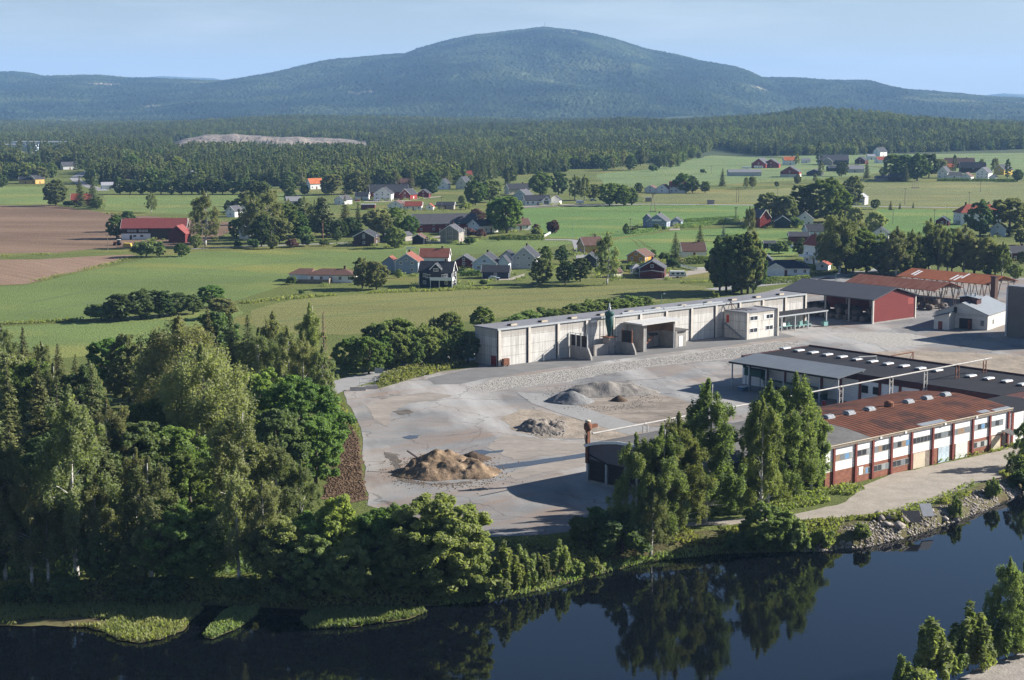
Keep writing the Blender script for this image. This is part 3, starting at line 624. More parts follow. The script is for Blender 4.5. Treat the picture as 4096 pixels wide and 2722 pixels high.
def make_pine(seed, H=17, Rm=3.8, kind='pine'):
    rg = np.random.default_rng(seed); C = []; RR = []
    for i in range(60):
        f = .38 + .6 * rg.uniform(); a = rg.uniform(0, 6.28); rr = Rm * (1 - max(0, f - .55) * 1.7) * rg.uniform(.25, 1)
        C.append((rr * math.cos(a), rr * math.sin(a), f * H)); w = rg.uniform(.7, 1.3); RR.append((w, w, w * .5))
    C = np.array(C); RR = np.array(RR)
    cr = crown_mesh('crown', [crown_arrays(C, RR, 110, .30, .6, .5, 1.2, 0, .3, rg)], M_PINE)
    reg(kind, H, Rm, cr, trunk_mesh('trunk', H, .24, C[rg.choice(len(C), 22, False)], M_BARKP, rg.normal() * .5, rg=rg))
def make_bush(seed, H=3.0, Rm=1.9, m=None, kind='bush', ncl=34, nq=80, size=.24, spiky=0.0):
    rg = np.random.default_rng(seed); C = []; RR = []
    for i in range(ncl):
        d = unit(rg.normal(size=3)); d[2] = abs(d[2]); k = rg.uniform(.45, 1)
        C.append((d[0] * Rm * k * .9, d[1] * Rm * k * .9, .25 * H + d[2] * H * .62 * k + spiky * H * .28 * rg.uniform() * (1 - abs(d[0])))); w = rg.uniform(.35, .6) * Rm / 1.9; RR.append((w * (1 - .4 * spiky), w * (1 - .4 * spiky), w * (1 + spiky)))
    C = np.array(C); RR = np.array(RR)
    cr = crown_mesh('crown', [crown_arrays(C, RR, nq, size, .35, .6, 1.2, .3 * spiky, .35, rg)], m or M_DARK)
    reg(kind, H, Rm, cr, trunk_mesh('stem', H, .07, C[:9], M_BARK, 0, .6, rg=rg))
for s in range(4): make_birch(10 + s, 20, 4.2 + .25 * s)
for s in range(4): make_birch(20 + s, 19, 4.2 + .2 * s, M_BIRCHG, 'greenbirch', .8, .04, 22, 9, 150, pointy=.5)
for s in range(2): make_birch(30 + s, 17, 6.2, M_BIRCH, 'broadbirch', 1.0, .06, 30, 10, 115, pointy=.1)
for s in range(3): make_dome(40 + s, 14, 5.2 + .4 * s)
for s in range(3): make_dome(50 + s, 14, 5.0, M_DARK, 'darktree')
for s in range(2): make_dome(55 + s, 11, 4.6, M_BRIGHT, 'brighttree', lump=.6)
for s in range(3): make_dome(60 + s, 13, 5.2, M_BIRCH, 'olivetree', .01, lump=.6)
make_dome(65, 13, 5.6, M_PALE, 'paletree', .02, lump=.7)
make_dome(66, 8, 3.9, M_PURPLE, 'purpletree', .04)
for s in range(3): make_dome(68 + s, 12, 4.7, M_ALDER, 'alder', .0, 36, 8, 150, .19)
for s in range(4): make_spruce(70 + s, 20, 3.9 + .3 * s, None, 'spruce', .48, 11, 26, .26)
make_spruce(76, 12, 3.2, M_SPRUCEB, 'bluespruce')
make_spruce(77, 20, 2.4, M_DEAD, 'deadspruce', .8, 7, 9, .24, .1, None, .25)
for s in range(2): make_pine(80 + s)
for s in range(3): make_bush(85 + s)
for s in range(2): make_bush(90 + s, m=M_WEED, kind='palebush')
for s in range(2): make_bush(93 + s, 5.0, 1.7, M_BIRCHG, 'sapling', 40, 80, .22, 1.0)
make_bush(96, m=M_PURPLE, kind='purplebush')
make_birch(97, 14, 1.5, M_DARK, 'columnar', .2, .0, 18, 7, 150, .20)

NAMES = {'birch': ('birch_tree', 'olive green birch', 'tree'), 'greenbirch': ('birch_tree', 'white stemmed birch', 'tree'), 'broadbirch': ('birch_tree', 'broad drooping birch', 'tree'),
         'maple': ('leafy_tree', 'rounded green leafy tree', 'tree'), 'darktree': ('leafy_tree', 'dark green leafy tree', 'tree'), 'brighttree': ('leafy_tree', 'bright light green tree', 'tree'),
         'olivetree': ('leafy_tree', 'olive green leafy tree', 'tree'), 'paletree': ('willow_tree', 'pale grey green willow', 'tree'), 'purpletree': ('purple_tree', 'dark purple leaved tree', 'tree'),
         'alder': ('alder_tree', 'dense green alder', 'tree'), 'spruce': ('spruce_tree', 'dark pointed spruce', 'tree'), 'bluespruce': ('spruce_tree', 'bluish spruce', 'tree'),
         'deadspruce': ('dead_spruce', 'dead brown spruce', 'tree'), 'pine': ('pine_tree', 'bare stemmed pine', 'tree'), 'bush': ('bush', 'dark green bush', 'bush'), 'palebush': ('bush', 'pale green bush', 'bush'),
         'sapling': ('sapling', 'slender green sapling', 'sapling'), 'purplebush': ('purple_bush', 'dark purple bush', 'bush'), 'columnar': ('poplar_tree', 'narrow columnar poplar', 'tree')}
ORD = 'first second third fourth fifth sixth seventh eighth ninth tenth eleventh twelfth thirteenth fourteenth fifteenth sixteenth'.split()
CLUMP = {}; LIBCOUNT = {}
TREE_SPOTS = []
def plant(clump, zone, rows, widen=1.0):
    """rows: (kind, x, y of the top, y of the foot[, width factor]) read off the photo"""
    for rw in rows:
        kind, x, yt, yb = rw[:4]; wf = rw[4] if len(rw) > 4 else 1.0
        px, pyb = zp(zone, x, yb); pyt = zp(zone, x, yt)[1]
        p = (on_bank(px, pyb) if zone == 'D' else None) or at(px, pyb, -1.0 if pyb > 2480 and px > 3000 else 0.0); h = height_to(p, pyt)
        lib = LIB[kind]; i = LIBCOUNT.get(kind, 0); LIBCOUNT[kind] = i + 1; H, rad, cr, tm = lib[i % len(lib)]
        s = h / H * 1.02; r = random.Random(int(px * 7 + pyb)); sx = s * (wf * .55 + .5) * widen * r.uniform(.92, 1.08)
        if kind not in ('bush', 'palebush', 'sapling', 'purplebush', 'columnar', 'spruce') : sx = max(sx, s * .8)
        t = bpy.data.objects.new(NAMES[kind][0], None); COL.objects.link(t); t.location = p; t.rotation_euler = (0, 0, r.uniform(0, 6.28)); t.scale = (sx, sx, s); t.empty_display_size = .5
        c = bpy.data.objects.new('crown', cr); COL.objects.link(c); c.parent = t
        c = bpy.data.objects.new('stem' if NAMES[kind][2] == 'bush' else 'trunk', tm); COL.objects.link(c); c.parent = t
        CLUMP.setdefault(clump, {}).setdefault(kind, []).append((px, t)); TREE_SPOTS.append((p.x, p.y))
def label_clumps():
    for clump, kinds in CLUMP.items():
        for kind, lst in kinds.items():
            nm, look, cat = NAMES[kind]; lst.sort(key=lambda q: q[0])
            for k, (px, t) in enumerate(lst):
                tag(t, f'the only {look} {clump}' if len(lst) == 1 else f'{ORD[k]} {look} from left {clump}', cat, clump)

# ---- the wood on the left bank
plant('in the back row of the riverside wood', 'D', [
 ('birch',8,752,900,1.2),('spruce',58,755,905,1.3),('birch',100,790,925),('spruce',138,793,930,1.1),('deadspruce',132,800,900,.8),('spruce',178,818,950,1.2),('maple',250,768,905),('olivetree',300,778,930,1.0),
 ('spruce',330,800,960,1.1),('broadbirch',415,735,985,1.25),('spruce',482,712,915,1.2),('darktree',500,705,905,.8),('spruce',535,722,930,1.1),('spruce',575,728,930,1.1),('birch',632,722,905,1.1),('birch',600,760,960,1.2),('birch',665,755,930,1.1),
 ('olivetree',30,800,985,1.0),('maple',85,830,1010),('birch',130,840,1020,1.2),('darktree',195,850,1020,1.1),('spruce',15,790,930,1.2),('birch',60,800,960,1.1),('greenbirch',715,702,880,.75),('deadspruce',748,718,930,1.0),('birch',700,770,960,1.1),('birch',745,800,965,1.0),('birch',212,835,960,1.1)])
plant('in the middle of the riverside wood', 'D', [
 ('spruce',25,840,1090,1.25),('spruce',95,835,1075,1.3),('birch',175,900,1335,1.05),('spruce',140,870,1150,1.3),('birch',255,925,1190,1.2),('spruce',218,850,1080,1.25),('maple',345,918,1110,1.1),('maple',400,965,1170,1.3),('broadbirch',470,800,1110,1.15),
 ('spruce',245,980,1280,1.2),('birch',320,1040,1310,1.15),('darktree',300,960,1190,1.2),('maple',440,1040,1230,1.1),('birch',555,945,1265,1.35),('birch',640,1010,1250,1.2),('brighttree',598,842,1010,1.0),('maple',695,865,1080,1.05),('maple',728,945,1115,1.1),('birch',530,850,1060,1.2),('darktree',640,930,1130,1.1),('spruce',30,950,1200,1.3),('darktree',110,1000,1230,1.2),('birch',695,1065,1245,1.1),])
plant('at the water side of the riverside wood', 'D', [
 ('birch',12,1010,1340,1.1),('birch',58,1085,1352,1.1),('birch',112,1120,1345,1.0),('birch',228,1100,1338,1.1),('spruce',285,1130,1345,1.2),('birch',350,1060,1348,1.15),('maple',405,1150,1345,1.2),('maple',465,1170,1340,1.1),('birch',545,1080,1345,1.1),('birch',610,1110,1345,1.0),('darktree',215,1220,1345,1.1),])
plant('in the leafy clump below the bark strip', 'D', [
 ('brighttree',775,1146,1340,1.0),('brighttree',712,1178,1345,1.1),('alder',650,1185,1352,1.2),('alder',735,1225,1375,1.15),('alder',800,1245,1385,1.1),('maple',870,1158,1340,.9),('maple',905,1160,1330,.9),('alder',930,1215,1365,1.1),('alder',1008,1132,1362,1.3),('alder',1065,1195,1365,1.0),('darktree',690,1270,1380,1.2),('alder',965,1180,1350,1.1)])
plant('on the shore below the yard', 'D', [('sapling',1160,1258,1362,1.2),('sapling',1205,1272,1350,1.2),('sapling',1283,1252,1325),('sapling',1248,1285,1345,1.2),('palebush',1375,1282,1318),('palebush',1130,1310,1375,1.2),('palebush',1330,1290,1325),('sapling',1185,1290,1358,1.3)])
plant('at the foot of the riverside wood', 'D', [('bush',35,1345,1388,1.5),('bush',150,1330,1390,1.6),('bush',300,1345,1386,1.5),('bush',385,1325,1384,1.7),('bush',560,1330,1380,1.6),('bush',655,1340,1390,1.6)])
plant('at the left edge of the riverside wood', 'D', [('birch',-22,1000,1335,1.2),('spruce',-25,860,1150,1.2),('birch',-15,770,960,1.2),('darktree',-40,1180,1345,1.2),('birch',-70,1060,1340,1.2)])
plant('in the birch group beside the arched shed', 'D', [
 ('greenbirch',1466,1005,1250,.95),('greenbirch',1512,985,1245,1.1),('greenbirch',1560,958,1230,1.05),('greenbirch',1625,882,1205,1.1),('greenbirch',1752,922,1188,.8),('greenbirch',1768,885,1165,1.1),('greenbirch',1828,866,1140,1.2),('greenbirch',1868,925,1135,1.1),('birch',1500,1115,1285,1.0),('greenbirch',1800,950,1150,1.0)])
plant('under the birches on the river bank', 'D', [('alder',1765,1152,1268,1.3),('sapling',1828,1188,1270,1.4),('bush',1395,1160,1245,1.2),('bush',1352,1188,1262,1.1),('bush',1430,1190,1275,1.4),('bush',1700,1225,1285,1.2)])
plant('on the stony bank beside the gravel track', 'D', [('sapling',2290,1104,1152,1.2),('pine',2322,1058,1112,.8),('sapling',2195,1150,1195,1.5),('palebush',1990,1200,1245,.9),('palebush',1895,1215,1262),('bush',2355,1080,1140,1.2)])
plant('at the right edge beside the brick factory', 'D', [('greenbirch',2364,965,1078,1.3),('palebush',2350,1040,1085)])
plant('on the near bank at the bottom right', 'D', [('greenbirch',2318,1290,1512,.85),('greenbirch',2352,1300,1500,.9),('sapling',2300,1420,1520,1.2),('sapling',2150,1440,1575,1.15),('sapling',2228,1402,1545,1.0),('sapling',2085,1520,1600,1.3),('sapling',2195,1475,1562,1.2),('palebush',2262,1488,1540,1.0),('palebush',2120,1530,1600,1.2),('palebush',2340,1440,1510,.9)])
plant('in the thicket left of the concrete hall', 'D', [
 ('maple',808,775,860,.9),('maple',850,768,862,.9),('maple',885,776,852,.9),('alder',900,730,835),('alder',870,738,830),('alder',935,732,832,.8),('alder',980,745,832,.8),('darktree',1078,762,838,.8),('alder',1035,712,800,.7),('maple',1110,706,765,.8),('alder',1010,755,828,.8),('alder',1055,745,815,.8),('birch',1000,730,800,.7),('alder',915,762,850,.8),('alder',950,770,848,.8),('alder',990,772,842,.8),('alder',1030,775,838,.8),('alder',1060,780,835,.7)], widen=1.1)
plant('in the belt of shrubs behind the concrete hall', 'D', [('alder',1150,742,790,.9),('alder',1190,722,778,.9),('alder',1215,712,772,.9),('alder',1255,708,765,.9),('alder',1290,708,758,.9),('alder',1325,698,750),('alder',1360,690,742),('alder',1395,685,735),('alder',1425,684,728),('alder',1455,680,722),('alder',1482,680,715)], widen=1.7)
plant('in the hedgerow across the green field', 'D', [('bush',234,696,738,.9),('darktree',278,672,740,.95),('darktree',325,668,736),('darktree',368,666,732),('darktree',408,670,728),('darktree',445,680,724),('maple',487,652,708,.85),('olivetree',512,682,735)], widen=1.55)

# ---- trees of the village and the farms
plant('around the red barn by the ploughed field', '1', [('maple',1000,985,1190),('darktree',1100,945,1130),('bush',1255,1198,1350,1.4),('darktree',1370,1212,1345),('maple',1560,1228,1345,1.2),('alder',1680,1150,1275),('birch',1765,795,1260,1.5),('maple',2030,1005,1185),('bush',2170,1188,1275,1.1),('bush',2040,1208,1268),('darktree',1960,865,965),('darktree',2010,858,965),('birch',1300,792,970,1.4)], widen=1.1)
plant('around the red roofed house at the far left', '1', [('olivetree',480,695,910,1.1),('spruce',690,655,920,1.1),('spruce',800,660,930,1.1),('alder',830,828,940,1.1),('bush',590,860,918)], widen=1.2)
plant('between the dark hedge row and the lane', '1', [('darktree',2240,690,970,.8),('birch',2180,800,1180,1.2),('birch',2310,780,1200,1.2),('olivetree',2130,770,960)], widen=1.2)
plant('in the dark row along the hedged field', '1', [('darktree',1030+i*88, 672+(i%3)*9, 812,1.15) for i in range(15)], widen=1.4)
plant('among the houses at the far left edge', '1', [('darktree',20,640,757),('olivetree',340,560,715,1.2),('maple',250,530,660),('darktree',90,470,590),('spruce',390,470,640),('maple',1130,470,650,1.1),('brighttree',1530,490,660,1.3),('brighttree',1720,540,660),('darktree',980,560,700),('birch',1330,560,680)], widen=1.15)
plant('in the garden wood left of the brown barn', '2', [('birch',70,430,800,1.4),('maple',275,428,745,1.05),('birch',170,330,640,1.3),('birch',470,400,650,1.2),('pine',430,420,700),('pine',625,410,760,1.1),('spruce',820,402,745,1.0),('spruce',930,455,730,.9),('paletree',1090,488,725,1.1),('maple',1252,492,705,.85),('maple',1372,562,735,.85),('maple',460,640,800,.9),('bush',500,722,828),('alder',200,722,850,.9),('purplebush',360,758,838,1.1),('bush',635,765,825),('darktree',745,670,790,.9),('alder',1242,648,845,.9),('darktree',560,560,730),('darktree',690,560,740),('darktree',350,330,460,1.1),('birch',130,270,480,1.3),('darktree',620,530,748),('birch',335,425,705,1.2),('birch',560,435,702,1.2),('darktree',865,565,748),('olivetree',1150,565,742),('darktree',100,565,832),('birch',20,425,795,1.2),('maple',400,525,742),('olivetree',250,560,800),('darktree',780,600,770)], widen=1.15)
plant('around the long dark roofed barn', '2', [('maple',1935,258,475,1.05),('maple',2175,370,700,1.15),('purpletree',1945,505,640),('darktree',1815,388,462),('palebush',1850,440,515),('olivetree',2060,238,450,1.2),('purplebush',1880,665,750),('purplebush',1975,672,755),('bush',1885,750,812,1.3),('alder',2130,735,785,.9),('maple',2160,560,700,.8)], widen=1.1)
plant('beside the white bungalow', '2', [('olivetree',965,938,1190,1.0),('olivetree',1085,935,1200,1.0),('bush',360,1078,1155,1.1),('alder',1275,1020,1100,.9),('bush',440,1200,1240)])
plant('on the grassy slope below the black house', '2', [('bush',2000,1110,1165),('darktree',2290,905,1010,.9)])
plant('along the lower edge of the forest', '2', [('darktree',190,165,300),('birch',450,150,330),('olivetree',700,190,390),('spruce',830,170,380),('olivetree',920,180,380),('spruce',1010,180,380),('darktree',1140,150,330),('birch',1250,170,330),('spruce',1380,150,330),('darktree',1550,180,390,1.1),('birch',1690,170,330),('olivetree',660,260,385),('darktree',470,290,395),('darktree',330,240,400),('spruce',2210,150,300),('darktree',2100,260,330)], widen=1.15)
plant('in the grove right of the white modern house', '3', [('darktree',85,345,510,.85),('maple',345,402,605,1.15),('darktree',500,392,600),('birch',640,428,650,1.1),('birch',725,428,650,1.1),('olivetree',800,490,645),('maple',940,478,695,1.0),('maple',1060,515,695,.95),('darktree',1130,545,692,.9),('darktree',1000,500,680)], widen=1.15)
plant('beside the white house with bright red roof', '3', [('darktree',1190,490,585),('maple',1570,412,585,.85),('darktree',1650,440,585),('darktree',1760,480,587,1.0),('spruce',1910,372,528,1.2),('birch',2110,442,552),('birch',2170,438,550),('bush',1740,378,418)], widen=1.1)
plant('on the meadow before the ridge forest', '3', [('birch',1060,210,388),('darktree',1120,250,392),('olivetree',1205,215,352),('birch',1262,230,332),('darktree',1360,268,378),('birch',1420,280,380),('olivetree',1465,288,372),('bush',1312,340,402,1.3),('darktree',1640,205,300),('olivetree',1705,228,292),('birch',1570,220,308),('darktree',905,300,400),('birch',960,255,395),('olivetree',1510,230,330)])
plant('by the brown roofed house and the side road', '3', [('purpletree',455,818,932,.95),('purplebush',310,848,900),('palebush',320,870,945,1.3),('maple',55,580,930,1.1)])
plant('around the blue grey house in the fields', '3', [('darktree',1082,848,945,.85),('bush',1340,845,905,.7),('bush',1410,865,905),('palebush',1150,870,930,.9)])
plant('in the gardens behind the olive field', '3', [('olivetree',360,1120,1365,.85),('darktree',560,1155,1372,.95),('darktree',690,1125,1345,.95),('maple',390,1038,1180,.9),('darktree',530,1036,1195,.85),('darktree',170,1108,1220,.85),('birch',920,928,1375,1.1),('bush',1035,1200,1265,.9),('bush',1115,1190,1255,.6),('bush',1480,1138,1240,.7),('darktree',1310,1065,1150),('bush',1410,1090,1170)], widen=1.1)
plant('beside the grey roofed bungalow', '3', [('spruce',1505,922,1195,1.35),('spruce',1715,862,1115,1.3),('bluespruce',1920,860,1000,.9),('birch',2140,702,945,1.1)])
plant('in the big clump behind the hall', '3', [('darktree',1885,965,1425,.5),('olivetree',1940,935,1435,.5),('darktree',1995,912,1450,.5),('darktree',2075,925,1455,.5),('olivetree',2125,940,1450,.5),('darktree',2175,1000,1445,.5),('palebush',1840,1430,1490,1.0),('alder',2030,960,1430,1.0)])
plant('around the scaffolded white house', '4', [('olivetree',165,565,850),('olivetree',310,582,855,.85),('darktree',450,502,835,1.0),('maple',660,452,835,1.05),('olivetree',880,452,690,.9),('maple',1078,632,728,1.05),('spruce',1210,652,735,1.2),('spruce',1290,665,727,1.2),('spruce',1405,664,717,1.2),('alder',820,690,830),('paletree',905,690,895,.8),('paletree',1075,725,965,.8),('bush',390,788,885)], widen=1.1)
plant('in the tall row behind the rusty sheds', '4', [('birch',770,745,1285,1.35),('darktree',890,858,1265,1.1),('maple',1000,895,1275,1.05),('birch',1260,885,1300,1.5),('birch',1540,812,1260,1.5),('birch',1620,860,1285,1.3),('birch',1840,868,1280,1.4),('birch',2050,945,1290,1.2),('greenbirch',2170,1015,1305,1.0),('darktree',690,980,1230,.9),('darktree',1740,980,1270,1.0),('bush',2040,1235,1300,1.2),('alder',1420,1030,1290,.9),('darktree',1120,1000,1290),('birch',1385,905,1292,1.2),('darktree',1470,965,1282),('birch',1700,905,1285,1.2),('olivetree',1930,935,1282),('darktree',1335,1060,1297),('birch',640,905,1232,1.1),('darktree',830,905,1282),('olivetree',2110,1005,1292),('birch',935,805,1150,1.2),('olivetree',1190,1010,1290)], widen=1.15)
plant('around the large white house with red roof', '4', [('darktree',1980,652,965,1.1),('olivetree',2230,608,955,1.3),('maple',1730,888,990,1.0),('darktree',2330,895,1035),('alder',2285,1195,1325,1.1),('darktree',2345,1080,1200)], widen=1.1)
plant('in the gardens left of the tall red roofed house', '4', [('bush',250,1000,1110,1.2),('darktree',430,978,1130,.9),('alder',650,845,970,.9),('bush',320,990,1050)], widen=1.1)
plant('among the houses below the wooded ridge', '4', [('darktree',2305,378,492,1.1),('columnar',2218,300,472,1.6),('columnar',1760,262,402,1.6),('birch',2110,283,425,1.5),('maple',1250,228,470,1.1),('darktree',1340,238,480,1.1),('darktree',1440,248,485,1.1),('darktree',1540,238,455,1.1),('olivetree',1640,278,420),('spruce',1340,330,492,1.2),('spruce',1005,298,462,1.2),('darktree',790,312,445),('birch',405,248,352),('darktree',1150,360,452),('columnar',590,150,345,1.5),('olivetree',410,430,512,1.1),('birch',560,418,505),('darktree',230,485,537),('birch',610,320,440),('birch',1995,290,390),('darktree',20,440,540)], widen=1.1)
label_clumps()

# ------------------------------------------------------------------ the far woods
FE = [(-300,425),(0,420),(100,424),(200,432),(260,424),(330,428),(700,430),(760,434),(870,434),(1000,432),(1100,424),(1180,404),(1350,398),(1420,388),(1470,372),(1560,384),(1600,358),(1650,344),(1700,352),(1760,360),(1950,358),(2100,352),(2359,347),(2700,345)]
fe_u = np.array([(x * 1.73634 - 2048) / FPX for x, y in FE]); fe_d = np.array([g('D', x, y).y for x, y in FE])
def scatter_group():
    ng = bpy.data.node_groups.new('scatter trees', 'GeometryNodeTree')
    ng.interface.new_socket('Geometry', in_out='INPUT', socket_type='NodeSocketGeometry'); ng.interface.new_socket('Geometry', in_out='OUTPUT', socket_type='NodeSocketGeometry')
    n = ng.nodes; gi = n.new('NodeGroupInput'); go = n.new('NodeGroupOutput'); ci = n.new('GeometryNodeCollectionInfo'); ip = n.new('GeometryNodeInstanceOnPoints')
    ci.inputs['Collection'].default_value = FARLIB; ci.inputs['Separate Children'].default_value = True; ci.inputs['Reset Children'].default_value = True
    def attr(name, typ):
        a = n.new('GeometryNodeInputNamedAttribute'); a.data_type = typ; a.inputs['Name'].default_value = name; return a.outputs['Attribute']
    ip.inputs['Pick Instance'].default_value = True
    cx = n.new('ShaderNodeCombineXYZ'); er = n.new('FunctionNodeEulerToRotation'); ln = ng.links.new
    ln(attr('turn', 'FLOAT'), cx.inputs['Z']); ln(cx.outputs[0], er.inputs[0]); ln(er.outputs[0], ip.inputs['Rotation'])
    ln(attr('pick', 'INT'), ip.inputs['Instance Index']); ln(attr('size', 'FLOAT_VECTOR'), ip.inputs['Scale'])
    ln(gi.outputs[0], ip.inputs['Points']); ln(ci.outputs[0], ip.inputs['Instance']); ln(ip.outputs[0], go.inputs[0]); return ng
M_FDEC = leafmat('forest broad leaves', (.045, .070, .028), (.080, .110, .042), .3); M_FDEC2 = leafmat('forest light leaves', (.062, .088, .032), (.105, .135, .050), .3)
M_FSPR = leafmat('forest spruce needles', (.034, .056, .024), (.070, .096, .034), .15)
FARLIB = bpy.data.collections.new('tree library')
FAR = []
_keep = {k: list(v) for k, v in LIB.items()}; LIB.clear()
for s in range(4): make_spruce(170 + s, 16, 2.9 + .2 * s, M_FSPR, 'f', .9, 8, 12, .62)
for s in range(2): make_dome(175 + s, 16, 3.2, M_PINE, 'f', .30, 12, 5, 20, .6)
for s in range(2): make_dome(180 + s, 13, 5.0, M_FDEC, 'f', .0, 16, 5, 22, .62)
make_dome(183, 13, 5.0, M_FDEC2, 'f', .0, 16, 5, 22, .62)
make_birch(184, 15, 4.0, M_BIRCH, 'f', .5, .0, 12, 5, 24, .6)
for i, (H, r_, cr, tm) in enumerate(LIB['f']):
    o = bpy.data.objects.new('library_tree_%02d' % i, cr); FARLIB.objects.link(o)
NF = len(LIB['f']); LIB.clear(); LIB.update(_keep)
def wood(name, label, X, Y, Z, size, conif):
    n = len(X); pick = np.where(RNG.random(n) < conif, RNG.integers(0, 6, n), RNG.integers(6, NF, n))
    sz = np.asarray(size) * RNG.uniform(.65, 1.2, n); wd = sz * RNG.uniform(.9, 1.3, n)
    me = bpy.data.meshes.new(name); me.vertices.add(n); me.vertices.foreach_set('co', np.stack([X, Y, Z], 1).astype(np.float32).ravel())
    for an, typ, arr in (('turn', 'FLOAT', RNG.uniform(0, 6.28, n)), ('pick', 'INT', pick)):
        a = me.attributes.new(an, typ, 'POINT'); a.data.foreach_set('value', arr.astype(np.int32 if typ == 'INT' else np.float32))
    a = me.attributes.new('size', 'FLOAT_VECTOR', 'POINT'); a.data.foreach_set('vector', np.stack([wd, wd, sz], 1).astype(np.float32).ravel())
    o = link(name, me); md = o.modifiers.new('scatter', 'NODES'); md.node_group = SCAT
    return tag(o, label, None, None, 'stuff')
SCAT = scatter_group()
QU0, QU1 = (400 * 1.73634 - 2048) / FPX, (852 * 1.73634 - 2048) / FPX
QPOLY = [Vector((u * y, y, 0)) for u, y in ((QU0, 2160), (QU1, 2160), (QU1, 2830), (QU0, 2830))]
def inside(X, Y, poly):
    r = np.zeros(len(X), bool); n = len(poly)
    for i in range(n):
        a, b = poly[i], poly[(i + 1) % n]
        c = ((a.y > Y) != (b.y > Y)) & (X < (b.x - a.x) * (Y - a.y) / (b.y - a.y + 1e-9) + a.x); r ^= c
    return r
CLEAR = []                                        # (x, y, radius) kept free of trees: filled by the houses
def far_woods():
    def cand(n, y0, y1):
        Y = np.sqrt(RNG.uniform(y0 ** 2, y1 ** 2, n)); U = RNG.uniform(-.345, .345, n); return U * Y, Y, U
    # flat woods up to the foothills
    X, Y, U = cand(46000, 1000, 2600)
    d = np.interp(U, fe_u, fe_d); k = (Y > d)
    left = U < -.19; k &= ~(left & (Y < 2050) & (U < -.255) & (fbm(X, Y, 120, 3, 2) < .50)); k &= ~(left & (U >= -.255) & (Y < 1900) & (fbm(X, Y, 70, 3, 2) < .42))
    k &= fbm(X, Y, 60, 3, 4) > .30
    k &= ~((U < -.268) & (Y > 1820) & (Y < 2420) & (RNG.random(len(X)) > .10))
    k &= ~inside(X, Y, QPOLY)
    for cx, cy_, rr in CLEAR: k &= (X - cx) ** 2 + (Y - cy_) ** 2 > rr * rr
    X, Y, U = X[k], Y[k], U[k]; d = d[k]
    con = np.where(fbm(X, Y, 110, 3, 6) + .08 * (Y > d + 300) > .52, .85, .22)
    o = wood('forest', 'mixed forest standing on the flat valley floor behind the fields', X, Y, hill_z(X, Y), (.70 + .62 * fbm(X, Y, 170, 2, 3)), con)
    X, Y, U = cand(62000, 2600, 5300)
    k = (fbm(X, Y, 90, 3, 4) > .24)
    X, Y = X[k], Y[k]
    k = ~inside(X, Y, QPOLY); X, Y = X[k], Y[k]
    wood('ridge_forest', 'dark spruce forest covering the low ridges below the mountain', X, Y, hill_z(X, Y), (.62 + .62 * fbm(X, Y, 240, 2, 3)), np.where(fbm(X, Y, 230, 3, 7) > .50, .92, .12))
# ------------------------------------------------------------------ houses
def paint(name, col): return mat('paint ' + name, col, .75, .10, .6)
WALL = {k: paint(k, c) for k, c in dict(white=(.82, .81, .78), cream=(.62, .58, .46), black=(.022, .024, .03), bluegrey=(.26, .32, .40), lightgrey=(.46, .46, .46), red=(.22, .035, .028), darkred=(.12, .025, .025), brown=(.06, .042, .032), navy=(.04, .05, .075), orange=(.55, .26, .05), ochre=(.50, .33, .12), yellow=(.55, .40, .08), weathered=(.30, .27, .24), bluewhite=(.52, .60, .68), darkgreen=(.035, .05, .045), charcoal=(.045, .048, .055)).items()}
ROOF = {k: mat('roof ' + k, c, .7, .16, .8) for k, c in dict(dark=(.045, .047, .055), slate=(.085, .085, .095), brown=(.13, .075, .06), redbrown=(.23, .085, .06), red=(.30, .078, .052), crimson=(.215, .06, .055), orange=(.48, .14, .055), grey=(.22, .22, .23), darkblue=(.025, .032, .05), pale=(.34, .34, .36)).items()}
TRIM = mat('white trim', (.82, .81, .78), .6, .06, 1)
GLASS, t_, b_ = nodes_of('window glass'); b_.inputs['Base Color'].default_value = (.03, .035, .045, 1); b_.inputs['Roughness'].default_value = .08
CHIM = mat('chimney brick', (.12, .075, .06), .9, .3, 3)
TIMBER = mat('weathered timber', (.24, .20, .165), .9, .3, 1.5)
DOORM = mat('door paint', (.20, .06, .04), .7, .1, 1)
def window(parent, p, nx, ny, w=1.1, h=1.2, frame=TRIM, wide=1, label=None):
    """window set in a wall at p (local), outward normal (nx, ny)"""
    mb = MB(); tx, ty = -ny, nx
    def slab(w0, w1, z0, z1, o0, o1, m):
        pts = []
        for zz in (z0, z1):
            for ww, oo in ((w0, o0), (w1, o0), (w1, o1), (w0, o1)): pts.append((p[0] + tx * ww + nx * oo, p[1] + ty * ww + ny * oo, p[2] + zz))
        mb.add(pts, [(3, 2, 1, 0), (4, 5, 6, 7), (0, 1, 5, 4), (1, 2, 6, 5), (2, 3, 7, 6), (3, 0, 4, 7)], m)
    f = .13; a = w / 2
    slab(-a, -a + f, 0, h, -.02, .07, frame); slab(a - f, a, 0, h, -.02, .07, frame); slab(-a + f, a - f, 0, f, -.02, .07, frame); slab(-a + f, a - f, h - f, h, -.02, .07, frame)
    slab(-a + f, a - f, f, h - f, -.02, .03, GLASS)
    for i in range(1, wide + 1):
        c = -a + w * i / (wide + 1); slab(c - .045, c + .045, f, h - f, .03, .06, frame)
    o = mb.build('window', None, parent)
    if label: o['label'] = label
    return o
HOUSES = []
